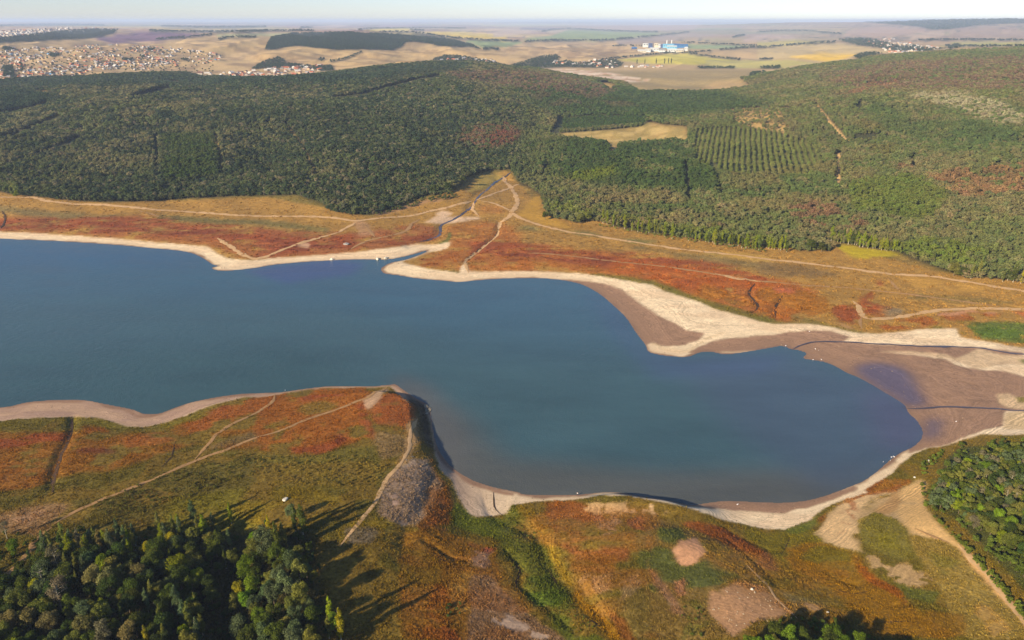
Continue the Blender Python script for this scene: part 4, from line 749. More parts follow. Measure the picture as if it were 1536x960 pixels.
for r_ in sorted(REGN):
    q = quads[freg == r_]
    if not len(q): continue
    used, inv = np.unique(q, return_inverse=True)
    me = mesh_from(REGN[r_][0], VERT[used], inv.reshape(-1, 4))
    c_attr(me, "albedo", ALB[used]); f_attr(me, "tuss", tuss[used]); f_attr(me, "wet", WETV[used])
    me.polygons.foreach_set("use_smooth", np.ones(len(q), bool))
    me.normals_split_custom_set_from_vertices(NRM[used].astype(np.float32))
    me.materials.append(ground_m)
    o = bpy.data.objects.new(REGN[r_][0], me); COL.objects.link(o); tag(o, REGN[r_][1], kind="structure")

# ------------------------------------------------------------------ water
water_m, nt, b = new_mat("water")
at = N(nt, "ShaderNodeAttribute", attribute_name="tone"); g = N(nt, "ShaderNodeNewGeometry")
mpw = N(nt, "ShaderNodeMapping"); mpw.inputs["Scale"].default_value = (.35, 1.0, 1.0); mpw.inputs["Rotation"].default_value = (0, 0, .5); nt.links.new(g.outputs["Position"], mpw.inputs[0])
nw = noise_n(nt, mpw.outputs[0], .035, 6, .62); v = mapr(nt, nw.outputs["Fac"], .3, .7, .86, 1.14)
cc = N(nt, "ShaderNodeCombineColor"); [nt.links.new(v, cc.inputs[i]) for i in range(3)]
nt.links.new(mixc(nt, 'MULTIPLY', 1.0, at.outputs["Color"], cc.outputs[0]), b.inputs["Base Color"])
b.inputs["Roughness"].default_value = .12; b.inputs["IOR"].default_value = 1.333; b.inputs["Specular IOR Level"].default_value = .5
n1_ = noise_n(nt, g.outputs["Position"], 1.1, 3, .6); n2_ = noise_n(nt, g.outputs["Position"], .25, 2, .5)
nt.links.new(mapr(nt, nw.outputs["Fac"], .3, .7, .06, .26), b.inputs["Roughness"])
bp = N(nt, "ShaderNodeBump"); bp.inputs["Strength"].default_value = .9; bp.inputs["Distance"].default_value = .22
nt.links.new(math_(nt, 'ADD', n1_.outputs["Fac"], n2_.outputs["Fac"]), bp.inputs["Height"]); nt.links.new(bp.outputs[0], b.inputs["Normal"])
wu = np.concatenate([[-1300, -900], np.arange(-400, 1420, 6)]); wv = np.concatenate([np.arange(800, 340, -4), [338, 330]])
WU, WV = np.meshgrid(wu, wv); wx, wy = flat(WU, WV)
LW = Layers(WU + 14 * (fbm(wx, wy, 60, 3, 51) - .5), WV + 7 * (fbm(wx, wy, 60, 3, 52) - .5), [fbm(wx, wy, 40, 3, 53)], alb(68, 90, 100))
for p, c, a, bu, bv in [
    (((-400, 340), (700, 380), (960, 420), (960, 470), (600, 470), (300, 450), (-400, 440)), (62, 90, 112), .7, 60, 25), (((-400, 340), (300, 370), (300, 400), (-400, 400)), (54, 86, 118), .7, 50, 14),  # far water painted bluer, putting the sky's reflection into the tone
    (((500, 420), (900, 420), (1000, 540), (700, 540)), (66, 92, 112), .6, 60, 24), (((-400, 520), (500, 520), (560, 620), (-400, 660)), (60, 82, 88), .8, 60, 24), (((600, 500), (1100, 520), (1100, 640), (640, 640)), (66, 88, 96), .5, 50, 20),
    (((640, 600), (690, 620), (760, 690), (1000, 705), (1250, 700), (1340, 690), (1250, 780), (640, 780)), (92, 88, 86), .85, 34, 20), (((590, 560), (650, 580), (690, 650), (720, 780), (640, 720), (600, 600)), (96, 92, 92), .8, 22, 12),
    (((1000, 540), (1200, 530), (1400, 620), (1380, 700), (1250, 740), (1120, 660)), (74, 84, 104), .75, 40, 20), (((1290, 560), (1400, 620), (1400, 670), (1330, 680), (1300, 620)), (82, 80, 106), .8, 30, 18),
    (((360, 408), (500, 388), (550, 395), (530, 412), (430, 425)), (68, 78, 122), .8, 8, 4), (((880, 430), (940, 470), (965, 520), (1040, 545), (1160, 530), (1200, 525), (1150, 560), (980, 570), (920, 500)), (72, 84, 118), .5, 20, 10)]:
    LW.put(np.array(p, float), alb(*c), a, bu, bv)
LW.c = LW.c * np.array([1.04, 1.09, 1.0])
wid = np.arange(len(wu) * len(wv)).reshape(len(wv), len(wu))
wq = np.stack([wid[:-1, :-1], wid[:-1, 1:], wid[1:, 1:], wid[1:, :-1]], -1).reshape(-1, 4)
wverts = np.stack([wx, wy, np.zeros_like(wx)], -1).reshape(-1, 3)
wsd = poly_sd(wx, wy, LAKE_W); keep = (wsd[wq] < 22).any(1)
me = mesh_from("lake", wverts, wq[keep]); c_attr(me, "tone", LW.c); me.materials.append(water_m)
lake = bpy.data.objects.new("lake", me); COL.objects.link(lake); tag(lake, "calm blue-grey reservoir water between pale shores", kind="structure")

# ------------------------------------------------------------------ tracks, ditches and streams laid on the land
def catmull(p, sub=6):
    p = np.array(p, float); n = len(p)
    if n < 3: sub = 12
    q = [p[0]]
    for i in range(n - 1):
        a = p[max(i - 1, 0)]; b_ = p[i]; c = p[i + 1]; d = p[min(i + 2, n - 1)]
        for t in np.linspace(0, 1, sub + 1)[1:]:
            q.append(.5 * (2 * b_ + (c - a) * t + (2 * a - 5 * b_ + 4 * c - d) * t * t + (3 * b_ - a - 3 * c + d) * t ** 3))
    return np.array(q)
def ribbon(name, px, w, mat, label, lift=.10, seed=0, taper=0.0):
    p = place(*np.array(px, float).T)[:, :2]
    p = catmull(p, 5)
    seg = np.hypot(*np.diff(p, axis=0).T); s = np.concatenate([[0], np.cumsum(seg)])
    n = max(int(s[-1] / 2.5), 8); si = np.linspace(0, s[-1], n)
    p = np.stack([np.interp(si, s, p[:, 0]), np.interp(si, s, p[:, 1])], 1)
    t = np.gradient(p, axis=0); t /= np.hypot(t[:, 0], t[:, 1])[:, None] + 1e-9
    nn = np.stack([-t[:, 1], t[:, 0]], 1)
    jl = .5 + .45 * (fbm(si, si * 0 + seed, 5, 3, 61) - .5) * 2; jr = .5 + .45 * (fbm(si, si * 0 + seed + 9.5, 5, 3, 62) - .5) * 2
    f = 1 - taper * np.linspace(0, 1, n); e = np.minimum(1, np.minimum(np.arange(n), n - 1 - np.arange(n)) / 5 + .15)
    cols = []
    for k_, o_ in enumerate((-1, -.5, 0, .5, 1)):
        off = w * f * e * (jl if o_ < 0 else jr) * o_
        q = p + nn * off[:, None]
        z = height(q[:, 0], q[:, 1]) + lift + .00022 * np.hypot(q[:, 0], q[:, 1]) - (.05 if abs(o_) == 1 else 0)
        cols.append(np.column_stack([q, z]))
    V = np.stack(cols, 1).reshape(-1, 3); idx = np.arange(n * 5).reshape(n, 5)
    F = np.stack([idx[:-1, :-1], idx[:-1, 1:], idx[1:, 1:], idx[1:, :-1]], -1).reshape(-1, 4)
    me = mesh_from(name, V, F); me.polygons.foreach_set("use_smooth", np.ones(len(F), bool)); me.materials.append(mat)
    if len(me.polygons) and me.polygons[0].normal.z < 0: me.flip_normals()
    o = bpy.data.objects.new(name, me); COL.objects.link(o); return tag(o, label, kind="structure")
path_m = plain("track_dust", alb(212, 172, 130), .95, .16, .5)
path2_m = plain("track_worn", alb(178, 138, 98), .95, .18, .5)
ditch_m = plain("ditch_soil", alb(74, 54, 40), .95, .3, .6)
stream_m, nt, b = new_mat("stream_water"); b.inputs["Base Color"].default_value = (*alb(78, 66, 66), 1); b.inputs["Roughness"].default_value = .3; b.inputs["Specular IOR Level"].default_value = .5
A = Z
for px, w, m, lb in [
    ([(-380, 285)] + A(0, 270, 3.84, (0, 100), (300, 125), (700, 152), (1000, 178), (1300, 200)) + A(380, 240, 3.84, (0, 322), (250, 325), (430, 330), (600, 350), (750, 332), (900, 322), (1000, 300), (1150, 265), (1260, 237)), 4.2, path_m, "pale dirt road between the far-left woods and meadow"),
    (A(0, 270, 3.84, (790, 172), (860, 192), (920, 215)), 2.6, path2_m, "faint short track on the far-left meadow"),
    (A(0, 270, 3.84, (1250, 335), (1330, 385), (1400, 430), (1460, 455), (1536, 440)) + A(380, 240, 3.84, (200, 505), (320, 465), (450, 430), (530, 395), (590, 360)), 3.6, path_m, "looping dirt track above the sandy point"),
    (A(380, 240, 3.84, (640, 375), (665, 405), (700, 445)), 3.4, path2_m, "short worn track joining two far-shore tracks"), (A(380, 240, 3.84, (560, 515), (660, 465), (770, 440), (880, 410), (910, 370), (960, 340)), 3.6, path2_m, "worn track climbing from the shore to the bare patch"),
    (A(380, 240, 3.84, (1280, 235), (1330, 215), (1430, 180), (1490, 155), (1540, 140)), 3.4, path_m, "dirt track right of the creek"), (A(380, 240, 3.84, (1270, 245), (1265, 285), (1300, 325)), 3.2, path_m, "short dirt track by the creek bare patch"),
    (A(380, 240, 3.84, (1300, 235), (1400, 255), (1490, 295)), 3.2, path_m, "curved dirt track linking creek and junction"), (A(380, 240, 3.84, (1440, 95), (1455, 130), (1490, 170), (1515, 215), (1520, 250), (1490, 305), (1470, 332), (1425, 365), (1412, 400)), 4.4, path_m, "wide winding dirt track from the wood to the junction"),
    (A(380, 240, 3.84, (1412, 400), (1400, 440), (1330, 500), (1230, 575), (1222, 600), (1240, 650)), 2.4, path_m, "eroded track running down to the far beach"),
    (A(760, 290, 3.84, (10, 100), (100, 152), (300, 210), (600, 260), (1000, 322), (1250, 348), (1536, 385)) + A(1136, 300, 3.84, (300, 367), (600, 405), (800, 430), (1000, 440), (1200, 470), (1536, 525)) + [(1800, 480)], 3.6, path_m, "long dirt road below the right-hand woods"),
    (A(760, 290, 3.84, (100, 345), (300, 355), (500, 378), (800, 410), (1100, 450), (1300, 485), (1440, 508), (1536, 512)) + A(1136, 300, 3.84, (250, 490), (500, 505), (750, 530), (1000, 560), (1250, 595), (1400, 617)), 2.4, path2_m, "thin track through the red far-shore grass"),
    (A(760, 290, 3.84, (1200, 462), (1320, 490), (1440, 506)), 4.0, path_m, "wider pale stretch of the far-shore track"),
    (A(1136, 300, 3.84, (550, 580), (582, 620), (605, 668), (680, 686), (800, 678), (950, 650), (1100, 632), (1300, 625), (1536, 632)) + [(1800, 478)], 3.4, path_m, "curling dirt track around the red knoll at right"), (A(1136, 300, 3.84, (750, 450), (790, 495), (830, 535)), 2.4, path2_m, "short straight track on the right-hand meadow"),
    (A(1136, 300, 3.84, (605, 668), (590, 700), (600, 745)), 2.4, path2_m, "short track from red knoll to beach"),
    (A(0, 550, 3.84, (280, 930), (430, 838), (640, 745), (900, 640), (1130, 540), (1300, 480)) + A(380, 550, 3.84, (0, 415), (150, 370), (350, 290), (500, 240), (600, 200), (680, 165), (770, 118)), 2.0, path2_m, "long dirt track crossing the near-left meadow to the headland"),
    (A(0, 550, 3.84, (1120, 540), (1200, 450), (1250, 390), (1340, 330)) + A(380, 550, 3.84, (0, 275), (60, 240), (115, 195), (125, 162)), 2.0, path2_m, "branch track running from the meadow track to the near beach"),
    (A(380, 550, 3.84, (945, 300), (905, 380), (895, 480), (840, 570), (770, 650), (700, 780)) + A(300, 720, 4, (1040, 150), (960, 250), (840, 400)), 1.5, path_m, "narrow footpath along the headland rim and down the slope"),
    (A(0, 720, 4, (310, 285), (230, 345), (150, 460), (90, 530), (0, 600), (-160, 720)), 3.2, path2_m, "shaded dirt road at the edge of the lower-left grove"),
    (A(900, 720, 4, (880, 510), (960, 590), (1010, 640), (1050, 705), (1110, 760), (1185, 832)), 1.0, path_m, "thin pale footpath on the lower-right slope"), (A(1152, 720, 4, (1140, 385), (1240, 500), (1350, 610), (1440, 730), (1536, 850), (1640, 960)), 2.2, path_m, "sunlit dirt track along the edge of the right-hand grove"),
    (A(860, 790, 1, (620, 28),) if False else A(1152, 720, 4, (880, 290), (990, 340), (1090, 380)), 1.6, path2_m, "worn sandy track above the right-hand beach"),
    (A(0, 550, 3.84, (412, 288), (405, 400), (350, 520), (315, 640), (300, 740)), 1.8, ditch_m, "dark eroded ditch running to the near-left beach"), (A(0, 550, 3.84, (1010, 430), (985, 520), (930, 580)), .9, ditch_m, "short dark rill on the near-left meadow"),
    (A(1136, 300, 3.84, (145, 550), (105, 620), (105, 680)), 1.8, ditch_m, "right of two dark rills on the orange far slope"), (A(760, 290, 3.84, (1430, 520), (1395, 580), (1450, 650), (1410, 690)), 1.8, ditch_m, "left of two dark rills on the orange far slope"),
    (A(380, 240, 3.84, (1408, 395), (1405, 425), (1340, 488), (1225, 572)), 1.6, ditch_m, "dark gully beside the eroded far-shore track"), (A(600, 720, 4, (560, 75), (565, 150), (580, 185), (615, 215)), .9, ditch_m, "dark rill cutting the small near beach"),
    (A(900, 720, 4, (1140, 320), (1130, 370), (1095, 440)), .5, ditch_m, "thin rill below the lower-right beach"), (A(0, 270, 3.84, (12, 180), (30, 220), (5, 280)), 2.2, ditch_m, "dark gully at the left edge of the far meadow"),
    (A(600, 720, 4, (640, 450), (720, 540), (690, 620), (720, 670), (800, 740)), 1.0, ditch_m, "dark runnel left of the green gully"), (A(600, 720, 4, (880, 520), (940, 620), (960, 650)), 1.0, ditch_m, "dark runnel in the green gully"), (A(600, 720, 4, (1130, 830), (1190, 870), (1235, 915)), 1.5, ditch_m, "dark runnel beside the ochre grass"),
    (A(600, 720, 4, (150, 425), (280, 490), (390, 515)), .8, ditch_m, "dark crack across the brown slope"), (A(1152, 720, 4, (400, 655), (520, 685), (620, 660)), .6, ditch_m, "dark crack in the ochre hollow"), (A(1152, 720, 4, (680, 855), (850, 850), (930, 878)), .6, ditch_m, "lower dark crack in the ochre hollow")]:
    ribbon("dirt_track" if m is not ditch_m else "ditch", px, w * (1.2 if m is path_m else 1), m, lb, seed=len(bpy.data.objects))
for px, w, lb, tp in [(A(1136, 500, 3.84, (200, 95), (260, 66), (350, 49), (500, 51), (700, 62), (900, 73), (1000, 77), (1180, 79), (1290, 86), (1360, 98), (1450, 114), (1536, 121)) + [(1700, 545)], 1.8, "narrow upper stream crossing the mudflat", 0), (A(1136, 500, 3.84, (840, 428), (900, 435), (1000, 429), (1100, 424), (1250, 430), (1400, 437), (1536, 446)) + [(1750, 625)], 1.9, "narrow lower stream crossing the mudflat", .4),
                      (A(380, 240, 3.84, (1495, 60), (1400, 125), (1280, 238), (1232, 292), (1150, 345), (1082, 378), (1075, 430), (1030, 455), (960, 472)), 2.8, "dark creek winding from the wood to the far shore", 0), (A(1136, 300, 3.84, (930, 843), (1050, 843), (1200, 848)), 2.6, "wider dark pool on the upper stream", 0)]:
    ribbon("stream", px, w, stream_m, lb, lift=.06, seed=len(bpy.data.objects), taper=tp)

# ------------------------------------------------------------------ trees
def leaf_mat(name, src):
    m = bpy.data.materials.new(name); m.use_nodes = True; nt = m.node_tree; nt.nodes.remove(nt.nodes["Principled BSDF"])
    out = nt.nodes["Material Output"]
    if src == 'object': t = N(nt, "ShaderNodeObjectInfo").outputs["Color"]
    else: t = N(nt, "ShaderNodeAttribute", attribute_type='INSTANCER', attribute_name="tint").outputs["Color"]
    lf = N(nt, "ShaderNodeAttribute", attribute_name="leaf").outputs["Fac"]
    cc = N(nt, "ShaderNodeCombineColor"); [nt.links.new(lf, cc.inputs[i]) for i in range(3)]
    c = mixc(nt, 'MULTIPLY', 1.0, t, cc.outputs[0])
    d = N(nt, "ShaderNodeBsdfDiffuse"); nt.links.new(c, d.inputs[0])
    tr = N(nt, "ShaderNodeBsdfTranslucent"); nt.links.new(c, tr.inputs[0])
    mx = N(nt, "ShaderNodeMixShader"); mx.inputs[0].default_value = .30
    nt.links.new(d.outputs[0], mx.inputs[1]); nt.links.new(tr.outputs[0], mx.inputs[2]); nt.links.new(mx.outputs[0], out.inputs[0])
    return m
leaf_obj = leaf_mat("foliage", 'object'); leaf_ins = leaf_mat("foliage_mass", 'inst')
bark_m = plain("bark", alb(120, 104, 84), .95, .3, 3); bark_pale = plain("pale_bark", alb(190, 176, 156), .95, .2, 3)
def leaves(cen, nrm, size, rng, wild=.75):
    n = len(cen)
    nrm = nrm + rng.normal(0, wild, (n, 3)); nrm /= np.linalg.norm(nrm, axis=1)[:, None]
    t = np.cross(nrm, rng.normal(0, 1, (n, 3))); t /= np.linalg.norm(t, axis=1)[:, None] + 1e-9
    bt = np.cross(nrm, t); s = (size * rng.uniform(.6, 1.4, n))[:, None] * .5
    V = np.stack([cen - t * s * 1.2, cen + bt * s * .8, cen + t * s * 1.2, cen - bt * s * .8], 1).reshape(-1, 3)
    return V, np.arange(n * 4).reshape(-1, 4)
def crown_points(lobes, n, rng, shell=.62):
    vol = np.array([l[1][0] * l[1][1] + l[1][0] * l[1][2] for l in lobes]); pick = rng.choice(len(lobes), n, p=vol / vol.sum())
    C = np.array([l[0] for l in lobes], float)[pick]; R = np.array([l[1] for l in lobes], float)[pick]
    d = rng.normal(0, 1, (n, 3)); d[:, 2] = np.where(rng.random(n) < .7, np.abs(d[:, 2]), d[:, 2]); d /= np.linalg.norm(d, axis=1)[:, None]
    return C + d * R * rng.uniform(shell, 1.04, n)[:, None], d, pick
def crown_mesh(name, lobes, n, size, rng, mat, shell=.62):
    c, d, pick = crown_points(lobes, n, rng, shell)
    V, F = leaves(c, d, size, rng)
    me = mesh_from(name, V, F)
    lob = rng.uniform(.82, 1.2, len(lobes))[pick]; lv = lob * rng.uniform(.7, 1.3, n)
    f_attr(me, "leaf", np.repeat(lv, 4)); me.materials.append(mat)
    return me
def tube(path, rad, k=6):
    path = np.array(path, float); n = len(path); V = []; F = []
    for i in range(n):
        t = path[min(i + 1, n - 1)] - path[max(i - 1, 0)]; t /= np.linalg.norm(t) + 1e-9
        a = np.cross(t, (0.3, 1, 0.1)); a /= np.linalg.norm(a); b_ = np.cross(t, a)
        for j in range(k):
            q = 2 * math.pi * j / k; V.append(path[i] + rad[i] * (a * math.cos(q) + b_ * math.sin(q)))
    for i in range(n - 1):
        for j in range(k): F.append((i * k + j, i * k + (j + 1) % k, (i + 1) * k + (j + 1) % k, (i + 1) * k + j))
    return np.array(V), np.array(F)
def trunk_mesh(name, h, r, lobes, rng, mat, limbs=6):
    Vs, Fs, o_ = [], [], 0
    bend = rng.normal(0, .03, 2) * h
    p = [(bend[0] * t * t, bend[1] * t * t, h * t) for t in (0, .06, .25, .5, .75, 1)]
    parts = [tube(p, [r * 1.5, r, r * .82, r * .62, r * .4, r * .12], 7)]
    for i in range(min(limbs, len(lobes))):
        c = np.array(lobes[i][0]); z0 = max(.25 * h, min(c[2] - .8, .7 * h)); s = np.array((bend[0] * (z0 / h) ** 2, bend[1] * (z0 / h) ** 2, z0))
        parts.append(tube([s, s * .4 + c * .6 + (0, 0, -.15), c], [r * .45, r * .28, r * .08], 5))
    for V, F in parts: Vs.append(V); Fs.append(F + o_); o_ += len(V)
    me = mesh_from(name, np.concatenate(Vs), np.concatenate(Fs)); me.polygons.foreach_set("use_smooth", np.ones(len(me.polygons), bool)); me.materials.append(mat)
    return me
def lobes_broad(h, w, rng, n=11, low=.3):
    L_ = [((rng.normal(0, .06) * w, rng.normal(0, .06) * w, h * .72), (w * .30, w * .30, h * .24))]
    for i in range(n):
        a = 2 * math.pi * (i / n * 2.0 + rng.random() * .3); z = h * rng.uniform(low + .08, .86); k_ = math.sin(math.pi * min(max((z / h - low * .6) / (1.08 - low * .6), .05), .95)) ** .7
        rr = w * .5 * k_ * rng.uniform(.45, .72); s = w * rng.uniform(.15, .25)
        L_.append(((rr * math.cos(a), rr * math.sin(a), z), (s, s * rng.uniform(.8, 1.2), s * rng.uniform(.7, 1.1))))
    return L_
def lobes_poplar(h, w, rng, n=12):
    L_ = []
    for i in range(n):
        t = i / (n - 1); z = h * (.14 + .80 * t); r = w * .5 * (math.sin(math.pi * (.18 + .74 * t)) ** .8)
        a = rng.random() * 6.28; L_.append(((r * .35 * math.cos(a), r * .35 * math.sin(a), z), (r * .72, r * .72, h * .085)))
    return L_
# near trees: trunk and crown, shared by the copies
BROAD, POP, THIN = [], [], []
for s in range(6):
    rng = np.random.default_rng(100 + s); h = 9.0; w = [7.2, 6.2, 8.0, 5.6, 7.0, 6.6][s]; lb = lobes_broad(h, w, rng, [13, 11, 15, 10, 12, 14][s], [.26, .34, .22, .36, .28, .2][s])
    BROAD.append((trunk_mesh("trunk", h * .8, .20, lb, rng, bark_m), crown_mesh("crown", lb, 4600, .30, rng, leaf_obj, .5)))
for s in range(3):
    rng = np.random.default_rng(200 + s); h = 13.0; w = [3.2, 2.6, 3.8][s]; lb = lobes_poplar(h, w, rng)
    POP.append((trunk_mesh("trunk", h * .93, .20, lb, rng, bark_pale, 4), crown_mesh("crown", lb, 3200, .28, rng, leaf_obj, .4)))
for s in range(3):          # thin, half bare crowns
    rng = np.random.default_rng(300 + s); h = 11.0; lb = lobes_broad(h, [5.2, 4.4, 6.0][s], rng, 12, .3)
    THIN.append((trunk_mesh("trunk", h * .9, .17, lb, rng, bark_pale, 12), crown_mesh("crown", lb, 1300, .28, rng, leaf_obj, .3)))
tree_count = 0
def tree(name, src, xyz, sc, rot, tint, label, group, category="tree", squash=1.0):
    e = bpy.data.objects.new(name, None); COL.objects.link(e); e.empty_display_size = .5
    e.location = xyz; e.rotation_euler = (0, 0, rot); e.scale = (sc * squash, sc * squash, sc)
    for nm, me in zip(("trunk", "crown"), src):
        o = bpy.data.objects.new(nm, me); COL.objects.link(o); o.parent = e
        if nm == "crown": o.color = (*[float(x) for x in tint], 1)
    return tag(e, label, category, group)
LT = lambda *c: np.clip(alb(*c) * 1.55, .012, .5)
TINTS = {"dark green": LT(76, 82, 38), "deep green": LT(64, 74, 38), "olive": LT(106, 104, 54), "grey-green": LT(84, 92, 62), "yellow-green": LT(118, 122, 44), "golden": LT(142, 130, 48), "straw-brown": LT(116, 106, 68), "bright green": LT(98, 114, 44), "grey-brown": LT(106, 98, 76)}
def jit(t): return np.clip(t * RNG.uniform(.82, 1.2) * RNG.uniform(.92, 1.08, 3), .01, .5)
placed = []
# single trees that can be picked out: (u, v of the foot, height, kind, tint, label)
SINGLE = [
    (292, 787, 12, 'P', "grey-green", "pale slender poplar standing clear above the grove's meadow edge"), (347.5, 786, 10.5, 'P', "yellow-green", "yellow-green slender poplar in the sunlit gap between the two groves"),
    (437, 779, 8, 'B', "grey-green", "small pale silvery tree alone on the meadow beside long shadows"), (444, 800, 14, 'P', "dark green", "dark poplar at the meadow end of the right clump"), (455, 802, 14, 'P', "dark green", "dark poplar, last on the meadow side of its row"),
    (452, 790, 11, 'P', "grey-green", "slim poplar half hidden between two dark poplars"), (406, 812, 13, 'P', "golden", "golden-topped poplar at the upper edge of the right clump"), (418, 838, 18, 'P', "dark green", "tallest dark poplar rising out of the right clump"), (428, 830, 15, 'P', "olive", "olive poplar beside the tallest dark one"),
    (402, 836, 14, 'B', "grey-green", "rounded grey-green tree against the tall dark poplar"), (497, 938, 13, 'P', "yellow-green", "yellow-green poplar at the shaded slope's foot"), (512, 962, 14, 'P', "golden", "bright golden poplar at the bottom edge"), (503, 948, 9, 'B', "bright green", "small bright tree between the green and golden poplars"),
    (494, 958, 10, 'P', "olive", "olive poplar behind the golden poplar"), (171, 838, 14, 'P', "grey-green", "tall pale poplar with bare lower trunk in the grove's middle"), (141, 826, 11, 'P', "grey-green", "grey-green poplar near the top of the grove"), (121, 826, 11, 'P', "grey-brown", "brownish thin poplar near the top of the grove"), (96, 812, 9, 'P', "olive", "short olive poplar at the grove's top corner by the dirt road"),
    (90, 862, 15, 'T', "grey-brown", "half-bare pale tree with white trunk at the grove's left"), (69, 888, 15, 'T', "grey-green", "half-bare leaning tree with bright white trunk, left part of the grove"), (94, 918, 16, 'T', "grey-brown", "tall thin half-bare tree with white trunk low in the grove"), (11, 808, 9, 'T', "grey-brown", "thin pale bare-branched tree at the far-left edge beside its shadow"),
    (24, 833, 8, 'B', "bright green", "bright green round tree at the left edge beside the shaded road"), (258, 822, 8, 'B', "golden", "yellowish round tree on the upper side of the grove"), (270, 858, 8, 'P', "golden", "small golden poplar inside the grove"), (222, 838, 8, 'B', "golden", "ochre tree near the grove's centre"), (126, 846, 7, 'B', "golden", "small golden bush-like tree among grey poplars"),
    (58, 900, 9, 'B', "golden", "golden tree at the left of the grove"), (211, 880, 10, 'B', "straw-brown", "straw-brown tree in the grove's shaded middle"), (160, 862, 10, 'B', "yellow-green", "yellow-green tree below the tall pale poplar"), (143, 884, 11, 'B', "straw-brown", "tan feathery tree left of the grove's centre"), (168, 892, 11, 'B', "straw-brown", "tan feathery tree right beside another"),
    (268, 920, 13, 'P', "grey-green", "upright grey-green poplar on the grove's right flank"), (280, 945, 14, 'P', "grey-green", "pair-forming grey-green poplar, upper of two by the shaded gully"), (287, 952, 14, 'P', "olive", "olive poplar, lower of two by the shaded gully"), (300, 972, 13, 'P', "grey-green", "pale poplar cut by the bottom edge near the gully"),
    (132, 962, 11, 'B', "straw-brown", "large tan-leaved tree at the bottom edge"), (158, 968, 10, 'B', "grey-brown", "pinkish-brown tree at the bottom edge"), (20, 955, 11, 'B', "straw-brown", "pale tan tree in the lower-left corner"), (50, 950, 11, 'B', "straw-brown", "tan tree next to the lower-left corner"), (80, 952, 10, 'B', "straw-brown", "brown-speckled tree along the bottom-left edge"),
    (196, 968, 10, 'B', "straw-brown", "tan tree at the bottom, right of the pinkish-brown one"), (222, 972, 10, 'P', "golden", "golden small poplar at the bottom edge of the grove"),
    (440, 862, 12, 'B', "grey-green", "great grey-green tree crowning the right clump"), (452, 880, 11.5, 'B', "olive", "second great grey-green tree in the right clump"), (430, 900, 12, 'B', "grey-green", "grey-green tree below the great one"), (455, 915, 12, 'B', "olive", "olive tree on the shadow side of the right clump"), (373, 870, 11, 'B', "bright green", "bright green tree facing the gully"),
    (380, 895, 10, 'B', "bright green", "vivid green tree lower on the gully side"), (362, 902, 9, 'B', "golden", "golden-green tree leaning over the gully"), (352, 850, 9, 'B', "olive", "olive tree at the gully's upper bank"), (385, 825, 9, 'B', "bright green", "green tree at the top of the right clump"), (471, 876, 7, 'B', "olive", "small sunlit tree alone in the shade right of the clump"), (464, 828, 4, 'B', "dark green", "small dark bush beside the shaded slope"),
    (375, 838, 6, 'B', "yellow-green", "small yellow-green tree at the top of the gully"), (1120, 978, 7, 'B', "bright green", "vivid lime-green tree at the bottom edge, leftmost of its group"), (1268, 975, 6, 'B', "bright green", "small bright tree at the bottom edge, rightmost of its group"),
    (1448, 708, 8, 'B', "yellow-green", "yellow-green tree on top of the right-hand grove"), (1474, 715, 8, 'B', "bright green", "lime-green round tree near the top of the right-hand grove"), (1492, 790, 9, 'B', "bright green", "lime-green round tree in the middle of the right-hand grove"), (1512, 800, 8, 'B', "bright green", "green round tree beside the lime one in the right-hand grove"),
    (1476, 728, 9, 'T', "straw-brown", "half-bare tree with pale trunk in the right-hand grove"), (1508, 752, 9, 'T', "straw-brown", "half-bare pale-trunked tree, middle of the right-hand grove"), (1521, 757, 9, 'T', "straw-brown", "half-bare tree next to the pale-trunked one"), (1515, 728, 8, 'T', "grey-brown", "thin bare tree high in the right-hand grove")]
su_ = np.array([s[0] for s in SINGLE], float); sv_ = np.array([s[1] for s in SINGLE], float)
pp = place(su_, sv_)
for (u, v, h, kd, tn, lb), p in zip(SINGLE, pp):
    src, h0, nm = {'B': (BROAD, 9.0, "broadleaf_tree"), 'P': (POP, 13.0, "poplar_tree"), 'T': (THIN, 11.0, "sparse_tree")}[kd]
    placed.append((p[0], p[1])); i = int(RNG.integers(len(src)))
    tree(nm, src[i], (p[0], p[1], p[2] - .1), h / h0 * RNG.uniform(.95, 1.05), RNG.uniform(0, 6.28), jit(TINTS[tn]), lb, "single trees standing out", squash=.85 if kd == 'B' else 1.0)
# fill of the groves
def scatter_world(poly, spacing, jitter=.42, z=8):
    p = np.array(poly, float); X, Y = flat(p[:, 0], p[:, 1], z)
    gx = np.arange(X.min(), X.max(), spacing); gy = np.arange(Y.min(), Y.max(), spacing)
    xx, yy = np.meshgrid(gx, gy); xx = xx + RNG.uniform(-1, 1, xx.shape) * spacing * jitter; yy = yy + RNG.uniform(-1, 1, yy.shape) * spacing * jitter
    xx, yy = xx.ravel(), yy.ravel(); ins = poly_sd(xx, yy, np.stack([X, Y], 1)) < 0
    return xx[ins], yy[ins]
GROVE_L = [(-250, 890), (0, 900), (40, 862), (75, 835), (130, 832), (200, 826), (260, 812), (310, 800), (345, 802), (352, 830), (336, 862), (318, 900), (300, 960), (290, 1130), (-250, 1130)]
GROVE_M = [(378, 832), (400, 812), (430, 815), (455, 840), (470, 890), (475, 960), (485, 1080), (350, 1080), (352, 950), (346, 905), (352, 860)]
GROVE_R = [(1398, 752), (1412, 712), (1432, 690), (1462, 674), (1536, 668), (1800, 670), (1850, 1000), (1600, 940), (1520, 850), (1470, 808), (1425, 768)]
GROVE_B = [(1110, 985), (1160, 968), (1230, 968), (1300, 985), (1330, 1010), (1300, 1100), (1120, 1100)]
extra = []            # grove trees past the countable number join the wood mass
cands = []
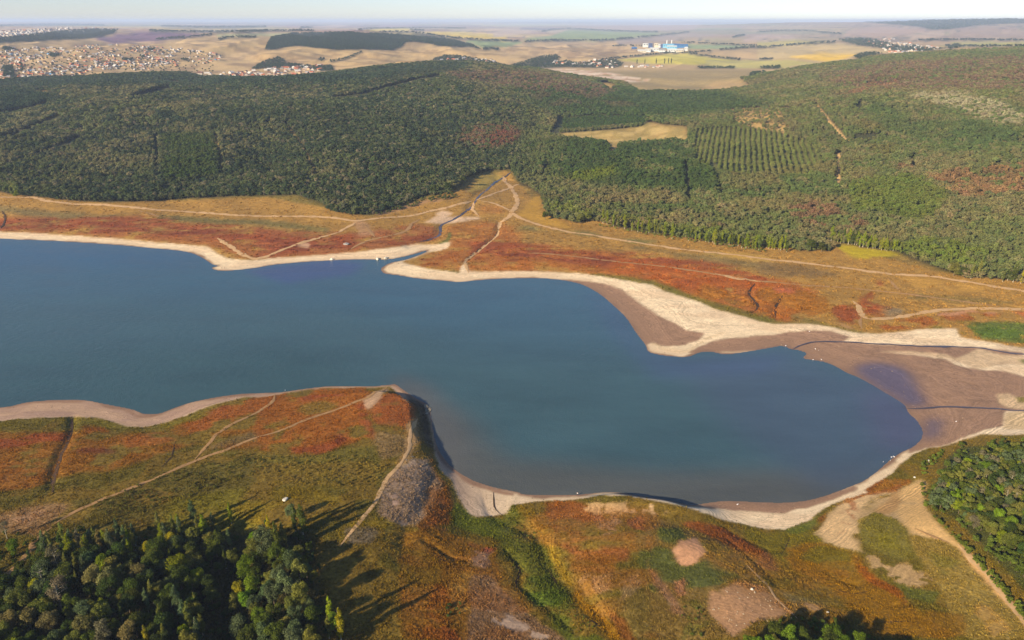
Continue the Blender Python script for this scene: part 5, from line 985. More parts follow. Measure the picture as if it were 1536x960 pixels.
for poly, sp, hs, gname, w_ in [(GROVE_L, 5.0, (5.5, 10.5), "trees of the lower-left grove", [("dark green", 5), ("deep green", 4), ("olive", 5), ("grey-green", 2), ("yellow-green", .5), ("straw-brown", .3)]),
                                (GROVE_M, 5.4, (6, 10), "trees of the clump beside the gully", [("dark green", 3), ("grey-green", 3), ("olive", 3), ("bright green", 1)]),
                                (GROVE_R, 3.1, (5, 7.5), "trees of the right-hand grove", [("dark green", 3), ("olive", 4), ("grey-green", 3), ("grey-brown", 1.2), ("deep green", 2), ("yellow-green", .5), ("bright green", .3)]),
                                (GROVE_B, 4.4, (6, 8.5), "trees at the bottom edge below the sunlit slope", [("bright green", 2), ("olive", 3), ("dark green", 2)])]:
    xs, ys = scatter_world(poly, sp, z=12 if poly is GROVE_R else 9)
    zs = height(xs, ys); us, vs = project(xs, ys, zs + 4)
    for x, y, z, u, v in zip(xs, ys, zs, us, vs):
        if placed and min((x - a) ** 2 + (y - c) ** 2 for a, c in placed) < 5.0: continue
        nm, ww = zip(*w_); tn = random.choices(nm, ww)[0]
        cands.append((x, y, z, u, v, hs, gname, tn, poly is GROVE_R))
PLACE = {"trees of the lower-left grove": "in the lower-left grove", "trees of the clump beside the gully": "in the clump beside the shaded gully", "trees of the right-hand grove": "in the dense right-hand grove", "trees at the bottom edge below the sunlit slope": "at the bottom edge below the pale slope"}
cands.sort(key=lambda c: (not (-15 < c[3] < 1551 and c[4] < 985), c[1]))
made = 0
ORD = ["first", "second", "third", "fourth", "fifth", "sixth", "seventh", "eighth", "ninth", "tenth", "eleventh", "twelfth", "thirteenth", "fourteenth", "fifteenth", "sixteenth", "seventeenth", "eighteenth", "nineteenth", "twentieth"]
def ordw(i):
    if i < 20: return ORD[i]
    tens = ["twenty", "thirty", "forty", "fifty", "sixty"][i // 10 - 2 if (i + 1) % 10 else (i + 1) // 10 - 2]
    return tens + "-" + ORD[(i + 1) % 10 - 1] if (i + 1) % 10 else ["twentieth", "thirtieth", "fortieth", "fiftieth", "sixtieth"][(i + 1) // 10 - 2]
def rows_label(items, step):
    """items: (u, v) -> 'fourth from left in the second row' for each, rows counted from the top"""
    v = np.array([i[1] for i in items]); order = np.argsort(v); out = [None] * len(items); row = ((v - v.min()) / step).astype(int)
    rows = {r: k for k, r in enumerate(sorted(set(row)))}
    for r in rows:
        idx = sorted([i for i in range(len(items)) if row[i] == r], key=lambda i: items[i][0])
        for k, i in enumerate(idx): out[i] = f"{ordw(k)} from left in the {'top' if rows[r] == 0 else ordw(rows[r])} row"
    return out
made_list = []
for x, y, z, u, v, hs, gname, tn, rg in cands:
    h = RNG.uniform(*hs)
    if made < 285 and -25 < u < 1560 and v < 990:
        made += 1
        nm = "broadleaf_tree"; src = BROAD[int(RNG.integers(6))]; h0 = 9.0
        if gname.startswith("trees of the lower-left") and RNG.random() < (.5 if y > 222 else .22): nm, src, h0, h = "poplar_tree", POP[int(RNG.integers(3))], 13.0, RNG.uniform(9, 12)
        t_ = tree(nm, src, (x, y, z - .1), h / h0, RNG.uniform(0, 6.28), jit(TINTS[tn]), "tree", gname)
        made_list.append((t_, u, v, gname, f"{tn} {'poplar' if nm[0] == 'p' else 'tree'}"))
    else:
        extra.append((x, y, z, h / 9.0, TINTS[tn]))
for gname in PLACE:
    it = [q for q in made_list if q[3] == gname]
    if it:
        for q, w_ in zip(it, rows_label([(q[1], q[2]) for q in it], 20)): q[0]["label"] = f"{q[4]}, {w_}, {PLACE[gname].replace('in the dense ', '').replace('in the ', '').replace('at the ', '')}"
pu_ = np.sort(RNG.uniform(70, 335, 22)); pv_ = np.interp(pu_, [70, 130, 260, 335], [832, 828, 806, 800]) + RNG.uniform(-4, 12, 22)
for i, p in enumerate(place(pu_, pv_)):
    tree("poplar_tree", POP[i % 3], (p[0], p[1], p[2] - .1), RNG.uniform(9, 14) / 13, RNG.uniform(0, 6.28), jit(TINTS[["grey-green", "olive", "yellow-green"][i % 3]]), f"{['grey-green', 'olive', 'yellow-green'][i % 3]} slim poplar, {ordw(i)} from left along the meadow edge of the grove", "slim poplars on the grove's meadow edge")
# poplars along the far shore and single shore trees
SHORE = []
for k_, (a, c, n, tn, lb) in enumerate([((1147, 373), (1182, 377), 8, "yellow-green", "yellow-green poplar in the row left of the yellow meadow corner"), ((1245, 363), (1345, 378), 24, "yellow-green", "poplar in the long row behind the yellow meadow corner"), ((1452, 418), (1470, 419), 3, "olive", "tall dark olive poplar beside the round shore tree"), ((1500, 421), (1533, 426), 4, "golden", "golden poplar near the right edge of the far shore"),
                                       ((900, 336), (1010, 357), 13, "yellow-green", "yellowish poplar along the foot of the middle woods"), ((1030, 360), (1140, 376), 22, "yellow-green", "slim poplar along the shore road woods")]):
    for i in range(n):
        t = (i + RNG.uniform(.2, .8)) / n; SHORE.append((a[0] + (c[0] - a[0]) * t, a[1] + (c[1] - a[1]) * t + RNG.uniform(-2.5, 1.5), tn if RNG.random() < .7 else ("olive" if RNG.random() < .5 else "dark green"), lb.replace("poplar", "poplar, " + ordw(i) + " from left,", 1), 'P'))
for u, v, tn, lb in [(1430, 414, "olive", "large round olive tree on the far right shore"), (1442, 416, "dark green", "round dark tree against the olive shore tree"), (818, 330, "dark green", "low shore tree at the corner of the middle woods"), (870, 335, "olive", "rounded shrub-tree on the far shore grass"), (880, 333, "olive", "second rounded shrub-tree on the far shore grass"), (26, 297, "yellow-green", "pale yellow-green tree at the far-left wood edge"),
                     (672, 286, "deep green", "dark evergreen at the creek side of the left woods"), (650, 290, "deep green", "dark tree clump by the creek meadow"), (1215, 376, "dark green", "low dark bush-tree on the far meadow"), (1232, 378, "dark green", "second low dark bush-tree on the far meadow"), (695, 278, "deep green", "dark round tree nearest the creek")]:
    SHORE.append((u, v, tn, lb, 'B'))
sp_ = place([s[0] for s in SHORE], [s[1] for s in SHORE])
for (u, v, tn, lb, kd), p in zip(SHORE, sp_):
    h = RNG.uniform(9, 16) if kd == 'P' else RNG.uniform(9, 12); src, h0 = (POP, 13.0) if kd == 'P' else (BROAD, 9.0)
    tree("poplar_tree" if kd == 'P' else "broadleaf_tree", src[int(RNG.integers(len(src)))], (p[0], p[1], p[2] - .1), h / h0, RNG.uniform(0, 6.28), jit(TINTS[tn]), lb, "poplars and trees along the far shore", squash=1.15)

# ------------------------------------------------------------------ masses of vegetation and stones (uncountable): points that carry small meshes
STORE = bpy.data.collections.new("mass_pieces")                    # not linked to the scene
def piece_collection(name, meshes):
    c = bpy.data.collections.new(name)
    for i, me in enumerate(meshes):
        o = bpy.data.objects.new(f"{name}_{i:02d}", me); c.objects.link(o)
    return c
def mass(name, P, sxy, sz, var, tint, coll, label, rot=None):
    n = len(P)
    me = bpy.data.meshes.new(name); me.vertices.add(n); me.vertices.foreach_set("co", np.asarray(P, np.float32).ravel())
    c_attr(me, "tint", np.asarray(tint)); f_attr(me, "sxy", sxy); f_attr(me, "sz", sz); f_attr(me, "rot", RNG.uniform(0, 6.28, n) if rot is None else rot)
    me.attributes.new("var", 'INT', 'POINT').data.foreach_set("value", np.asarray(var, np.int32))
    o = bpy.data.objects.new(name, me); COL.objects.link(o)
    ng = bpy.data.node_groups.new(name + "_scatter", 'GeometryNodeTree')
    ng.interface.new_socket("Geometry", in_out='INPUT', socket_type='NodeSocketGeometry'); ng.interface.new_socket("Geometry", in_out='OUTPUT', socket_type='NodeSocketGeometry')
    nn = ng.nodes; l = ng.links
    gi = nn.new("NodeGroupInput"); go = nn.new("NodeGroupOutput"); ip = nn.new("GeometryNodeInstanceOnPoints"); ci = nn.new("GeometryNodeCollectionInfo")
    ci.inputs["Collection"].default_value = coll; ci.inputs["Separate Children"].default_value = True; ci.inputs["Reset Children"].default_value = True
    def na(nm, ty):
        q = nn.new("GeometryNodeInputNamedAttribute"); q.data_type = ty; q.inputs["Name"].default_value = nm; return q.outputs["Attribute"]
    cs = nn.new("ShaderNodeCombineXYZ"); l.new(na("sxy", 'FLOAT'), cs.inputs[0]); l.new(na("sxy", 'FLOAT'), cs.inputs[1]); l.new(na("sz", 'FLOAT'), cs.inputs[2])
    cr = nn.new("ShaderNodeCombineXYZ"); l.new(na("rot", 'FLOAT'), cr.inputs[2])
    l.new(gi.outputs[0], ip.inputs["Points"]); l.new(ci.outputs[0], ip.inputs["Instance"]); ip.inputs["Pick Instance"].default_value = True
    l.new(na("var", 'INT'), ip.inputs["Instance Index"]); l.new(cs.outputs[0], ip.inputs["Scale"]); l.new(cr.outputs[0], ip.inputs["Rotation"])
    l.new(ip.outputs[0], go.inputs[0])
    md = o.modifiers.new("scatter", 'NODES'); md.node_group = ng
    return tag(o, label, kind="stuff")
def wood_piece(seed, h, w, n, size, poplar=False, shell=.6):
    rng = np.random.default_rng(seed); lb = lobes_poplar(h, w, rng, 8) if poplar else lobes_broad(h, w, rng, 8, .25)
    c, d, pick = crown_points(lb, n, rng, shell); V, F = leaves(c, d, size, rng, .5)
    tv, tf = tube([(0, 0, 0), (0, 0, h * .4), (0, 0, h * .8)], [.22, .16, .05], 5)
    me = mesh_from("wood_piece", np.concatenate([V, tv]), np.concatenate([F, tf + len(V)]))
    lv = rng.uniform(.9, 1.1, len(lb))[pick] * rng.uniform(.82, 1.18, n)
    f_attr(me, "leaf", np.concatenate([np.repeat(lv, 4), np.ones(len(tv))])); me.materials.append(leaf_ins); me.materials.append(bark_m)
    mi = np.zeros(len(F) + len(tf), np.int32); mi[len(F):] = 1; me.polygons.foreach_set("material_index", mi)
    return me
C_NEAR = piece_collection("wood_near", [wood_piece(400 + i, 9, [7.4, 6.4, 8, 6][i], 520, .85) for i in range(4)] + [wood_piece(410, 12, 3.2, 300, .8, True)])
C_FAR = piece_collection("wood_far", [wood_piece(420 + i, 9, [8, 7, 9, 7.5][i], 240, 1.25) for i in range(4)])

rF = raster(FOREST, 1, .5); rC = [raster(p, 1, .5) for p in CLEAR]; rY = raster(YOUNG, 1, .5); rR = raster(ROWS, 1, .5)
PTS = []
for r0, r1, sp, kind in [(480, 900, 3.5, 0), (900, 1400, 4.0, 0), (1400, 2000, 5.0, 1), (2000, 3100, 6.6, 1)]:
    ymax = r1; xm = r1 * .80
    xx, yy = np.meshgrid(np.arange(-xm, xm, sp), np.arange(r0 * .7, r1, sp)); xx = xx.ravel(); yy = yy.ravel()
    rr = np.hypot(xx, yy); k_ = (rr >= r0) & (rr < r1) & (np.abs(xx) < yy * .86 + 60); xx = xx[k_]; yy = yy[k_]
    jx = RNG.uniform(-1, 1, len(xx)) * sp * .48; jy = RNG.uniform(-1, 1, len(xx)) * sp * .48
    u, v = project(xx, yy, height(xx, yy)); inrow = sample(rR, u, v) > .5
    # planted rows keep their lines
    qx = np.round((xx - .29 * yy) / 8.0) * 8.0 + .29 * yy + RNG.uniform(-.9, .9, len(xx)); xx = np.where(inrow, qx, xx + jx); yy = np.where(inrow, yy, yy + jy)
    z = height(xx, yy); u, v = project(xx, yy, z)
    a = sample(rF, u, v) > .5
    for q_, rc in enumerate(rC): a &= (sample(rc, u, v) < .45) | ((q_ == 1) & (RNG.random(len(u)) < .16))
    a &= (u > -230) & (u < 1770)
    xx, yy, z, u, v = xx[a], yy[a], z[a], u[a], v[a]
    young = sample(rY, u, v) > .5; rows = sample(rR, u, v) > .5
    PTS.append(np.column_stack([xx, yy, z, u, v, np.full(len(xx), kind), young, rows, np.full(len(xx), sp)]))
PTS = np.concatenate(PTS)
fx, fy = PTS[:, 0], PTS[:, 1]; fu, fv = PTS[:, 3], PTS[:, 4]
fn = [fbm(fx, fy, 12, 2, 71), fbm(fx, fy, 60, 3, 72), fbm(fx, fy, 220, 3, 73), RNG.random(len(fx))]
fn = [np.clip((q - .5) * 1.8 + .5, 0, 1) for q in fn[:3]] + [fn[3]]
LF = Layers(fu, fv, fn, LT(94, 98, 64))
full = [(-420, 20), (1960, 20), (1960, 1260), (-420, 1260)]
LF.put(full, LT(124, 116, 84), .8, patch=(1, .54, .4)); LF.put(full, LT(80, 88, 58), .85, patch=(2, .54, .3)); LF.put(full, LT(104, 96, 60), .6, patch=(3, .88, .05)); LF.put(full, LT(58, 68, 44), .6, patch=(0, .62, .12))
LF.put(full, LT(128, 118, 96), .7, patch=(3, .86, .04)); LF.put(full, LT(60, 72, 54), .7, patch=(0, .66, .2)); LF.put(full, LT(46, 60, 40), .7, patch=(3, .30, .0001) if False else None, bu=3) if False else None
right = [(800, 60), (1960, 60), (1960, 480), (1400, 430), (1100, 375), (820, 330), (790, 250)]
LF.put(right, LT(112, 114, 70), .7, 30, 12); LF.put(right, LT(124, 110, 80), .55, 30, 12, (1, .62, .2)); LF.put(right, LT(92, 106, 62), .6, 30, 12, (2, .58, .2)); LF.put(right, LT(84, 94, 60), .6, 30, 12, (3, .78, .05)); LF.put(right, LT(134, 120, 88), .5, 30, 12, (0, .74, .1))
LF.put([(780, 215), (1060, 205), (1080, 290), (900, 285), (800, 260)], LT(64, 80, 44), .8, 10, 5, (1, .35, .2)); LF.put([(760, 130), (1080, 138), (1160, 160), (1030, 178), (820, 172)], LT(66, 82, 48), .85, 14, 6); LF.put(YOUNG, LT(66, 84, 46), .9, 4, 2)
LF.put([(860, 300), (1000, 290), (1060, 330), (960, 345), (880, 330)], LT(128, 114, 80), .75, 12, 6, (1, .4, .25)); LF.put(ROWS, LT(112, 116, 66), .9, 8, 4); LF.put([(1080, 260), (1300, 240), (1330, 330), (1120, 340)], LT(122, 110, 74), .6, 20, 8, (1, .5, .25))
for p, c, a, pt in [(blob(735, 207, 50, 22, -8), (122, 92, 72), .8, (0, .45, .3)), (blob(752, 210, 22, 13), (124, 80, 64), .9, (3, .35, .1)), ([(660, 108), (780, 108), (850, 116), (930, 138), (900, 150), (800, 140), (690, 124)], (120, 96, 80), .8, (3, .35, .1)), ([(760, 130), (900, 140), (960, 165), (820, 165)], (110, 92, 74), .5, (1, .4, .2)),
                    ([(1220, 118), (1340, 95), (1560, 84), (1960, 80), (1960, 150), (1560, 140), (1400, 140), (1260, 135)], (122, 96, 80), .75, (3, .35, .1)), ([(1280, 130), (1360, 118), (1340, 140), (1250, 150)], (130, 96, 76), .7, (0, .4, .2)), ([(1360, 145), (1430, 142), (1500, 155), (1545, 185), (1530, 195), (1480, 190), (1440, 170), (1380, 158)], (158, 146, 118), .85, (3, .35, .1)), (Z(1136, 100, 3.84, (180, 820), (300, 800), (440, 810), (480, 870), (620, 900), (640, 950), (400, 960), (250, 900), (190, 880)), (128, 96, 76), .8, (0, .35, .25)),
                    (Z(1136, 100, 3.84, (960, 640), (1200, 600), (1536, 570), (1900, 560), (1900, 800), (1536, 760), (1200, 780), (980, 720)), (136, 104, 76), .8, (0, .4, .25)), (Z(1136, 100, 3.84, (800, 580), (880, 570), (900, 620), (800, 610)), (128, 94, 74), .8, (3, .3, .1)), (Z(1136, 100, 3.84, (500, 690), (900, 640), (1100, 760), (1000, 900), (560, 880)), (98, 106, 52), .8, (1, .35, .2)), (Z(1136, 100, 3.84, (560, 330), (800, 320), (860, 420), (760, 560), (640, 500)), (108, 100, 62), .6, (1, .4, .2)),
                    (Z(1136, 100, 3.84, (420, 180), (700, 200), (880, 330), (1300, 330), (1536, 400), (1536, 480), (1000, 470), (800, 420), (620, 300)), (82, 96, 58), .7, (1, .3, .2)), (Z(760, 100, 3.84, (360, 640), (620, 590), (640, 640), (480, 680), (360, 680)), (108, 114, 50), .8, None), (Z(1136, 300, 3.84, (700, 280), (1000, 240), (1300, 290), (1300, 400), (1100, 400), (900, 330)), (106, 116, 52), .7, (0, .3, .2)),
                    (stroke(Z(760, 290, 3.84, (230, 90), (500, 130), (700, 170), (960, 220), (1340, 260), (1536, 290)), 14), (112, 116, 54), .7, (3, .45, .1)), (stroke(Z(0, 100, 3.84, (40, 720), (100, 710)), 10), (124, 128, 72), .9, None), (Z(0, 100, 3.84, (0, 130), (300, 170), (360, 200), (100, 270), (0, 270)), (54, 68, 48), .9, None), (Z(0, 100, 3.84, (930, 400), (1240, 400), (1280, 640), (940, 680)), (70, 84, 42), .8, (1, .3, .2)),
                    ([(-420, 122), (500, 112), (600, 100), (700, 94), (700, 108), (500, 128), (-420, 140)], (62, 76, 58), .75, None), (stroke([(560, 128), (620, 115), (680, 105)], 4), (60, 60, 46), .6, None)]:
    LF.put(np.array(p, float), LT(*c), a, 5, 2.5, pt)
tint = LF.c * RNG.uniform(.78, 1.22, len(fx))[:, None] * RNG.uniform(.94, 1.06, (len(fx), 3))
sc = PTS[:, 8] / 4.9 * np.exp(RNG.normal(0, .22, len(fx))) * (.78 + .4 * fn[1]); sc = np.where(PTS[:, 6] > .5, sc * .55, sc); sc = np.where(PTS[:, 7] > .5, sc * .62, sc)
edge = sc; szz = np.clip(sc, .35, 1.15) * RNG.uniform(.8, 1.12, len(fx)) * .9
near_k = PTS[:, 5] < .5
var = np.where(near_k, np.where(RNG.random(len(fx)) < .05, 4, RNG.integers(0, 4, len(fx))), RNG.integers(0, 4, len(fx)))
P3 = PTS[:, :3].copy(); P3[:, 2] -= .25
for k_, (mk, cl, lb) in enumerate([(near_k, C_NEAR, "mixed green woodland covering the slopes behind the reservoir"), (~near_k, C_FAR, "hazy distant woodland on the crests behind the reservoir")]):
    mass("woodland", P3[mk], sc[mk], szz[mk], var[mk], tint[mk], cl, lb)
if extra:
    e = np.array([(x, y, z) for x, y, z, _, _ in extra]); s_ = np.array([q[3] for q in extra]); mass("grove_undergrowth", e, s_, s_, RNG.integers(0, 4, len(e)), np.array([q[4] for q in extra]), C_NEAR, "leafy growth of the groves beyond the counted trees")
# far woods, village trees and hedgerows
def in_poly(poly, dens, seed):
    p = np.array(poly, float); rs = np.random.default_rng(seed); ras = raster(p, 0, 0)
    if ras is None: return np.zeros((0, 2))
    u0, v0, sv, m = ras; ii, jj = np.nonzero(m > .5)
    if not len(ii): return np.zeros((0, 2))
    n = max(3, int(len(ii) / sv * dens)); k_ = rs.integers(0, len(ii), n)
    return np.column_stack([u0 + jj[k_] + rs.random(n), v0 + (ii[k_] + rs.random(n)) / sv])
far_px, far_t = [], []
for k_, (p, dn, c) in enumerate([(FARWOOD, 1.5, (50, 64, 46)), (FARBAND, 1.0, (54, 66, 50)), (HILLWOOD, .8, (62, 74, 62))] + [(p, .75, (62, 72, 52)) for p in VALEWOODS] + [(p, .8, (58, 66, 54)) for p in HEDGES]):
    q = in_poly(p, dn, 900 + k_); far_px.append(q); far_t.append(np.tile(LT(*c), (len(q), 1)))
q = in_poly([(0, 72), (320, 78), (320, 112), (0, 118)], .035, 990); far_px.append(q); far_t.append(np.tile(LT(72, 78, 54), (len(q), 1)))
far_px = np.concatenate(far_px); far_t = np.concatenate(far_t); fp = place(far_px[:, 0], far_px[:, 1]); fr = np.hypot(fp[:, 0], fp[:, 1])
fs = np.clip(fr / 4200, .75, 3.2) * RNG.uniform(.7, 1.2, len(fp)); fp[:, 2] -= .3
mass("distant_trees", fp, fs, np.minimum(fs, 1.5), RNG.integers(0, 4, len(fp)), far_t * RNG.uniform(.75, 1.25, len(fp))[:, None], C_FAR, "dark woods, hedgerows and village trees of the far plain")
# grass tussocks, weeds, stones
def tuft(seed, n, w, h):
    rng = np.random.default_rng(seed); V = []; F = []
    for i in range(n):
        a = rng.random() * 6.28; r = w * .5 * rng.random() ** .5; b0 = np.array([r * math.cos(a), r * math.sin(a), -.05]); d = rng.random() * 6.28
        s = np.array([math.cos(d), math.sin(d), 0]) * w * .16; lean = np.array([math.cos(a), math.sin(a), 0]) * w * rng.uniform(.05, .4); hh = h * rng.uniform(.5, 1.15)
        k_ = len(V); V += [b0 - s, b0 + s, b0 + lean * .6 + s * .7 + (0, 0, hh * .7), b0 + lean - s * .2 + (0, 0, hh)]; F.append((k_, k_ + 1, k_ + 2, k_ + 3))
    me = mesh_from("tuft", np.array(V), np.array(F)); f_attr(me, "leaf", np.repeat(rng.uniform(.75, 1.3, n), 4)); me.materials.append(leaf_ins); return me
C_TUFT = piece_collection("tuft", [tuft(500 + i, 9, .95, [.34, .42, .28, .5][i]) for i in range(4)])
C_TUFT_ = None
gsel = np.nonzero((tuss > .8) & (PV.ravel() > 575) & (PV.ravel() < 1010) & (PU.ravel() > -60) & (PU.ravel() < 1600) & (sd.ravel() > 2))[0]
gw = RNG.random(len(gsel)) < .48 * (.35 + 1.3 * NOI[1].ravel()[gsel]); gsel = gsel[gw]
gx_ = VERT[gsel, 0] + RNG.uniform(-.4, .4, len(gsel)); gy_ = VERT[gsel, 1] + RNG.uniform(-.4, .4, len(gsel))
gs = RNG.uniform(.5, 1.3, len(gsel)) * (.7 + .6 * NOI[0].ravel()[gsel])
gt = np.clip(ALB[gsel] * RNG.uniform(.75, 1.5, len(gsel))[:, None] * np.array([1.05, 1.05, .9]), .01, .5)
rF_ = raster(FOREST, 1, .5); fm = np.nonzero((tuss > .8) & (PV.ravel() > 258) & (PV.ravel() < 540) & (PU.ravel() > -40) & (PU.ravel() < 1580) & (sd.ravel() > 2) & (RNG.random(len(tuss)) < .16))[0]
fm = fm[sample(rF_, PU.ravel()[fm], PV.ravel()[fm]) < .4]
gx_ = np.concatenate([gx_, VERT[fm, 0] + RNG.uniform(-1, 1, len(fm))]); gy_ = np.concatenate([gy_, VERT[fm, 1] + RNG.uniform(-1, 1, len(fm))]); gs = np.concatenate([gs, RNG.uniform(1.2, 3.0, len(fm))])
gt = np.concatenate([gt, np.clip(ALB[fm] * RNG.uniform(.7, 1.4, len(fm))[:, None], .01, .5)]); gsel = np.arange(len(gx_))
mass("grass_tussocks", np.column_stack([gx_, gy_, height(gx_, gy_)]), gs, gs, RNG.integers(0, 4, len(gsel)), gt, C_TUFT, "rough dry grass tussocks on the near meadows")
bush = []
for p, n, c, s0 in [(Z(0, 550, 3.84, (480, 800), (900, 640), (1200, 560), (1500, 500), (1536, 600), (1200, 720), (900, 800), (700, 900)), 330, (98, 94, 48), .10), (Z(380, 550, 3.84, (0, 520), (700, 520), (780, 600), (640, 700), (200, 680), (0, 640)), 380, (138, 116, 60), .09), (Z(600, 720, 4, (620, 210), (690, 150), (830, 300), (930, 560), (1020, 700), (1180, 880), (1000, 940), (740, 700), (640, 420)), 260, (102, 106, 48), .06),
                    (Z(600, 720, 4, (280, 740), (360, 700), (380, 800), (340, 880), (280, 820)), 8, (74, 86, 46), .12), (Z(900, 720, 4, (500, 760), (640, 740), (620, 940), (480, 940)), 16, (92, 98, 46), .09), (Z(1152, 720, 4, (920, 20), (960, 180), (1130, 330), (1330, 540), (1536, 790), (1540, 860), (1300, 560), (1100, 340), (930, 160)), 120, (96, 102, 46), .17), (Z(1136, 500, 3.84, (940, 750), (1040, 690), (1080, 650), (1060, 720), (950, 830)), 40, (100, 110, 48), .16),
                    ([(-30, 800), (80, 800), (330, 785), (480, 790), (490, 960), (300, 960), (-30, 960)], 520, (64, 74, 36), .22), (Z(760, 290, 3.84, (520, 175), (900, 240), (1300, 290), (1500, 330), (1500, 345), (900, 260), (520, 190)), 120, (110, 112, 56), .2), (Z(380, 240, 3.84, (680, 300), (900, 240), (1150, 190), (1180, 215), (900, 275), (700, 325)), 120, (84, 88, 50), .3), (Z(1152, 720, 4, (60, 850), (400, 830), (640, 960), (0, 960)), 60, (88, 96, 44), .2),
                    ([(1385, 760), (1410, 700), (1440, 672), (1470, 662), (1540, 660), (1560, 880), (1500, 850), (1420, 775)], 260, (86, 94, 44), .3)]:
    q = in_poly(p, 1, 1200 + n); k_ = RNG.integers(0, len(q), n); w_ = place(q[k_, 0], q[k_, 1])
    for r in w_:
        s = s0 * RNG.uniform(.5, 1.5); bush.append((*r, s, LT(*c) * RNG.uniform(.75, 1.3)))
mass("weeds", np.array([b_[:3] for b_ in bush]), np.array([b_[3] * 1.2 for b_ in bush]), np.array([b_[3] for b_ in bush]), RNG.integers(0, 4, len(bush)), np.array([b_[4] for b_ in bush]), C_NEAR, "low weeds and scrub dotting the near slopes")
def stone(seed):
    rng = np.random.default_rng(seed); import bmesh
    bm = bmesh.new(); bmesh.ops.create_icosphere(bm, subdivisions=2, radius=.5)
    for v in bm.verts:
        p = v.co; k_ = .75 + .5 * rng.random(); v.co = Vector((p.x * k_, p.y * k_ * .8, p.z * k_ * .7))
    me = bpy.data.meshes.new("stone"); bm.to_mesh(me); bm.free(); f_attr(me, "leaf", rng.uniform(.85, 1.15, len(me.vertices))); me.materials.append(leaf_ins); return me
C_ST = piece_collection("stones", [stone(600 + i) for i in range(4)])
st = []
for p, n, s, c in [(Z(380, 550, 3.84, (790, 600), (860, 570), (920, 520), (1010, 560), (1020, 640), (980, 730), (930, 900), (830, 920), (740, 850), (765, 720)), 3, .4, (190, 172, 158)), (Z(380, 550, 3.84, (980, 260), (1010, 240), (1030, 330), (1040, 430), (1000, 520), (930, 540), (915, 520), (945, 380)), 30, .9, (110, 96, 82)), (Z(380, 550, 3.84, (960, 270), (985, 260), (950, 380), (920, 520), (900, 540), (930, 400)), 22, .9, (170, 146, 122)),  # cliff stones: face ones coloured dark as if shaded, rim ones pale as if lit
                   (Z(380, 550, 3.84, (860, 540), (920, 510), (1020, 560), (1010, 600), (900, 600)), 26, .6, (160, 148, 138)), (Z(900, 720, 4, (640, 660), (1020, 660), (1180, 830), (900, 900), (700, 860)), 60, .5, (226, 200, 170)), (Z(380, 550, 3.84, (980, 215), (1000, 220), (1022, 250), (1000, 275), (985, 240)), 40, 1.4, (196, 180, 160))]:
    q = in_poly(p, 2, 1500 + n); k_ = RNG.integers(0, len(q), n); w_ = place(q[k_, 0], q[k_, 1])
    for r in w_: st.append((*r, s * RNG.uniform(.4, 1.3) ** 1.3, alb(*c) * RNG.uniform(.75, 1.15)))
for lo, hi, n_st, s_st in ((560, 1000, 420, .36), (330, 560, 160, .6)):
    bs = np.nonzero((sandmask > .8) & (sdv > .8) & (sdv < 26) & (PV.ravel() > lo) & (PV.ravel() < hi) & (PU.ravel() > -20) & (PU.ravel() < 1560))[0]
    for i in RNG.choice(bs, n_st):
        q = VERT[i]; x_, y_ = q[0] + RNG.uniform(-1, 1), q[1] + RNG.uniform(-1, 1); st.append((x_, y_, float(height(x_, y_)), s_st * RNG.uniform(.4, 1.5), alb(*random.choice([(204, 176, 148), (150, 128, 108), (108, 92, 78)]))))
st_s = np.array([b_[3] for b_ in st]); mass("rubble", np.array([b_[:3] for b_ in st]), st_s, st_s * RNG.uniform(.6, 1.1, len(st)), RNG.integers(0, 4, len(st)), np.array([b_[4] for b_ in st]), C_ST, "grey scree and broken rock of the headland and slopes")

# ------------------------------------------------------------------ houses of the far towns
wall_ms = [plain("wall_" + n, alb(*c), .9, .08, .2) for n, c in (("white", (216, 202, 190)), ("cream", (206, 180, 150)), ("grey", (172, 160, 152)), ("brick", (180, 132, 106)))]
roof_ms = [plain("roof_" + n, alb(*c), .85, .15, .4) for n, c in (("terracotta", (190, 116, 88)), ("brown", (128, 94, 82)), ("grey", (150, 146, 150)), ("pale", (222, 212, 206)), ("blue", (110, 160, 200)))]
glass_m, nt, b = new_mat("window_glass"); b.inputs["Base Color"].default_value = (.03, .04, .05, 1); b.inputs["Roughness"].default_value = .15
RN = ["terracotta-roofed", "brown-roofed", "grey-roofed", "pale-roofed", "blue-roofed"]; WN = ["white", "cream", "grey", "brick"]
def box_v(x0, x1, y0, y1, z0, z1): return [(x0, y0, z0), (x1, y0, z0), (x1, y1, z0), (x0, y1, z0), (x0, y0, z1), (x1, y0, z1), (x1, y1, z1), (x0, y1, z1)]
BF = [(0, 1, 5, 4), (1, 2, 6, 5), (2, 3, 7, 6), (3, 0, 4, 7), (4, 5, 6, 7), (3, 2, 1, 0)]
HMESH = {}
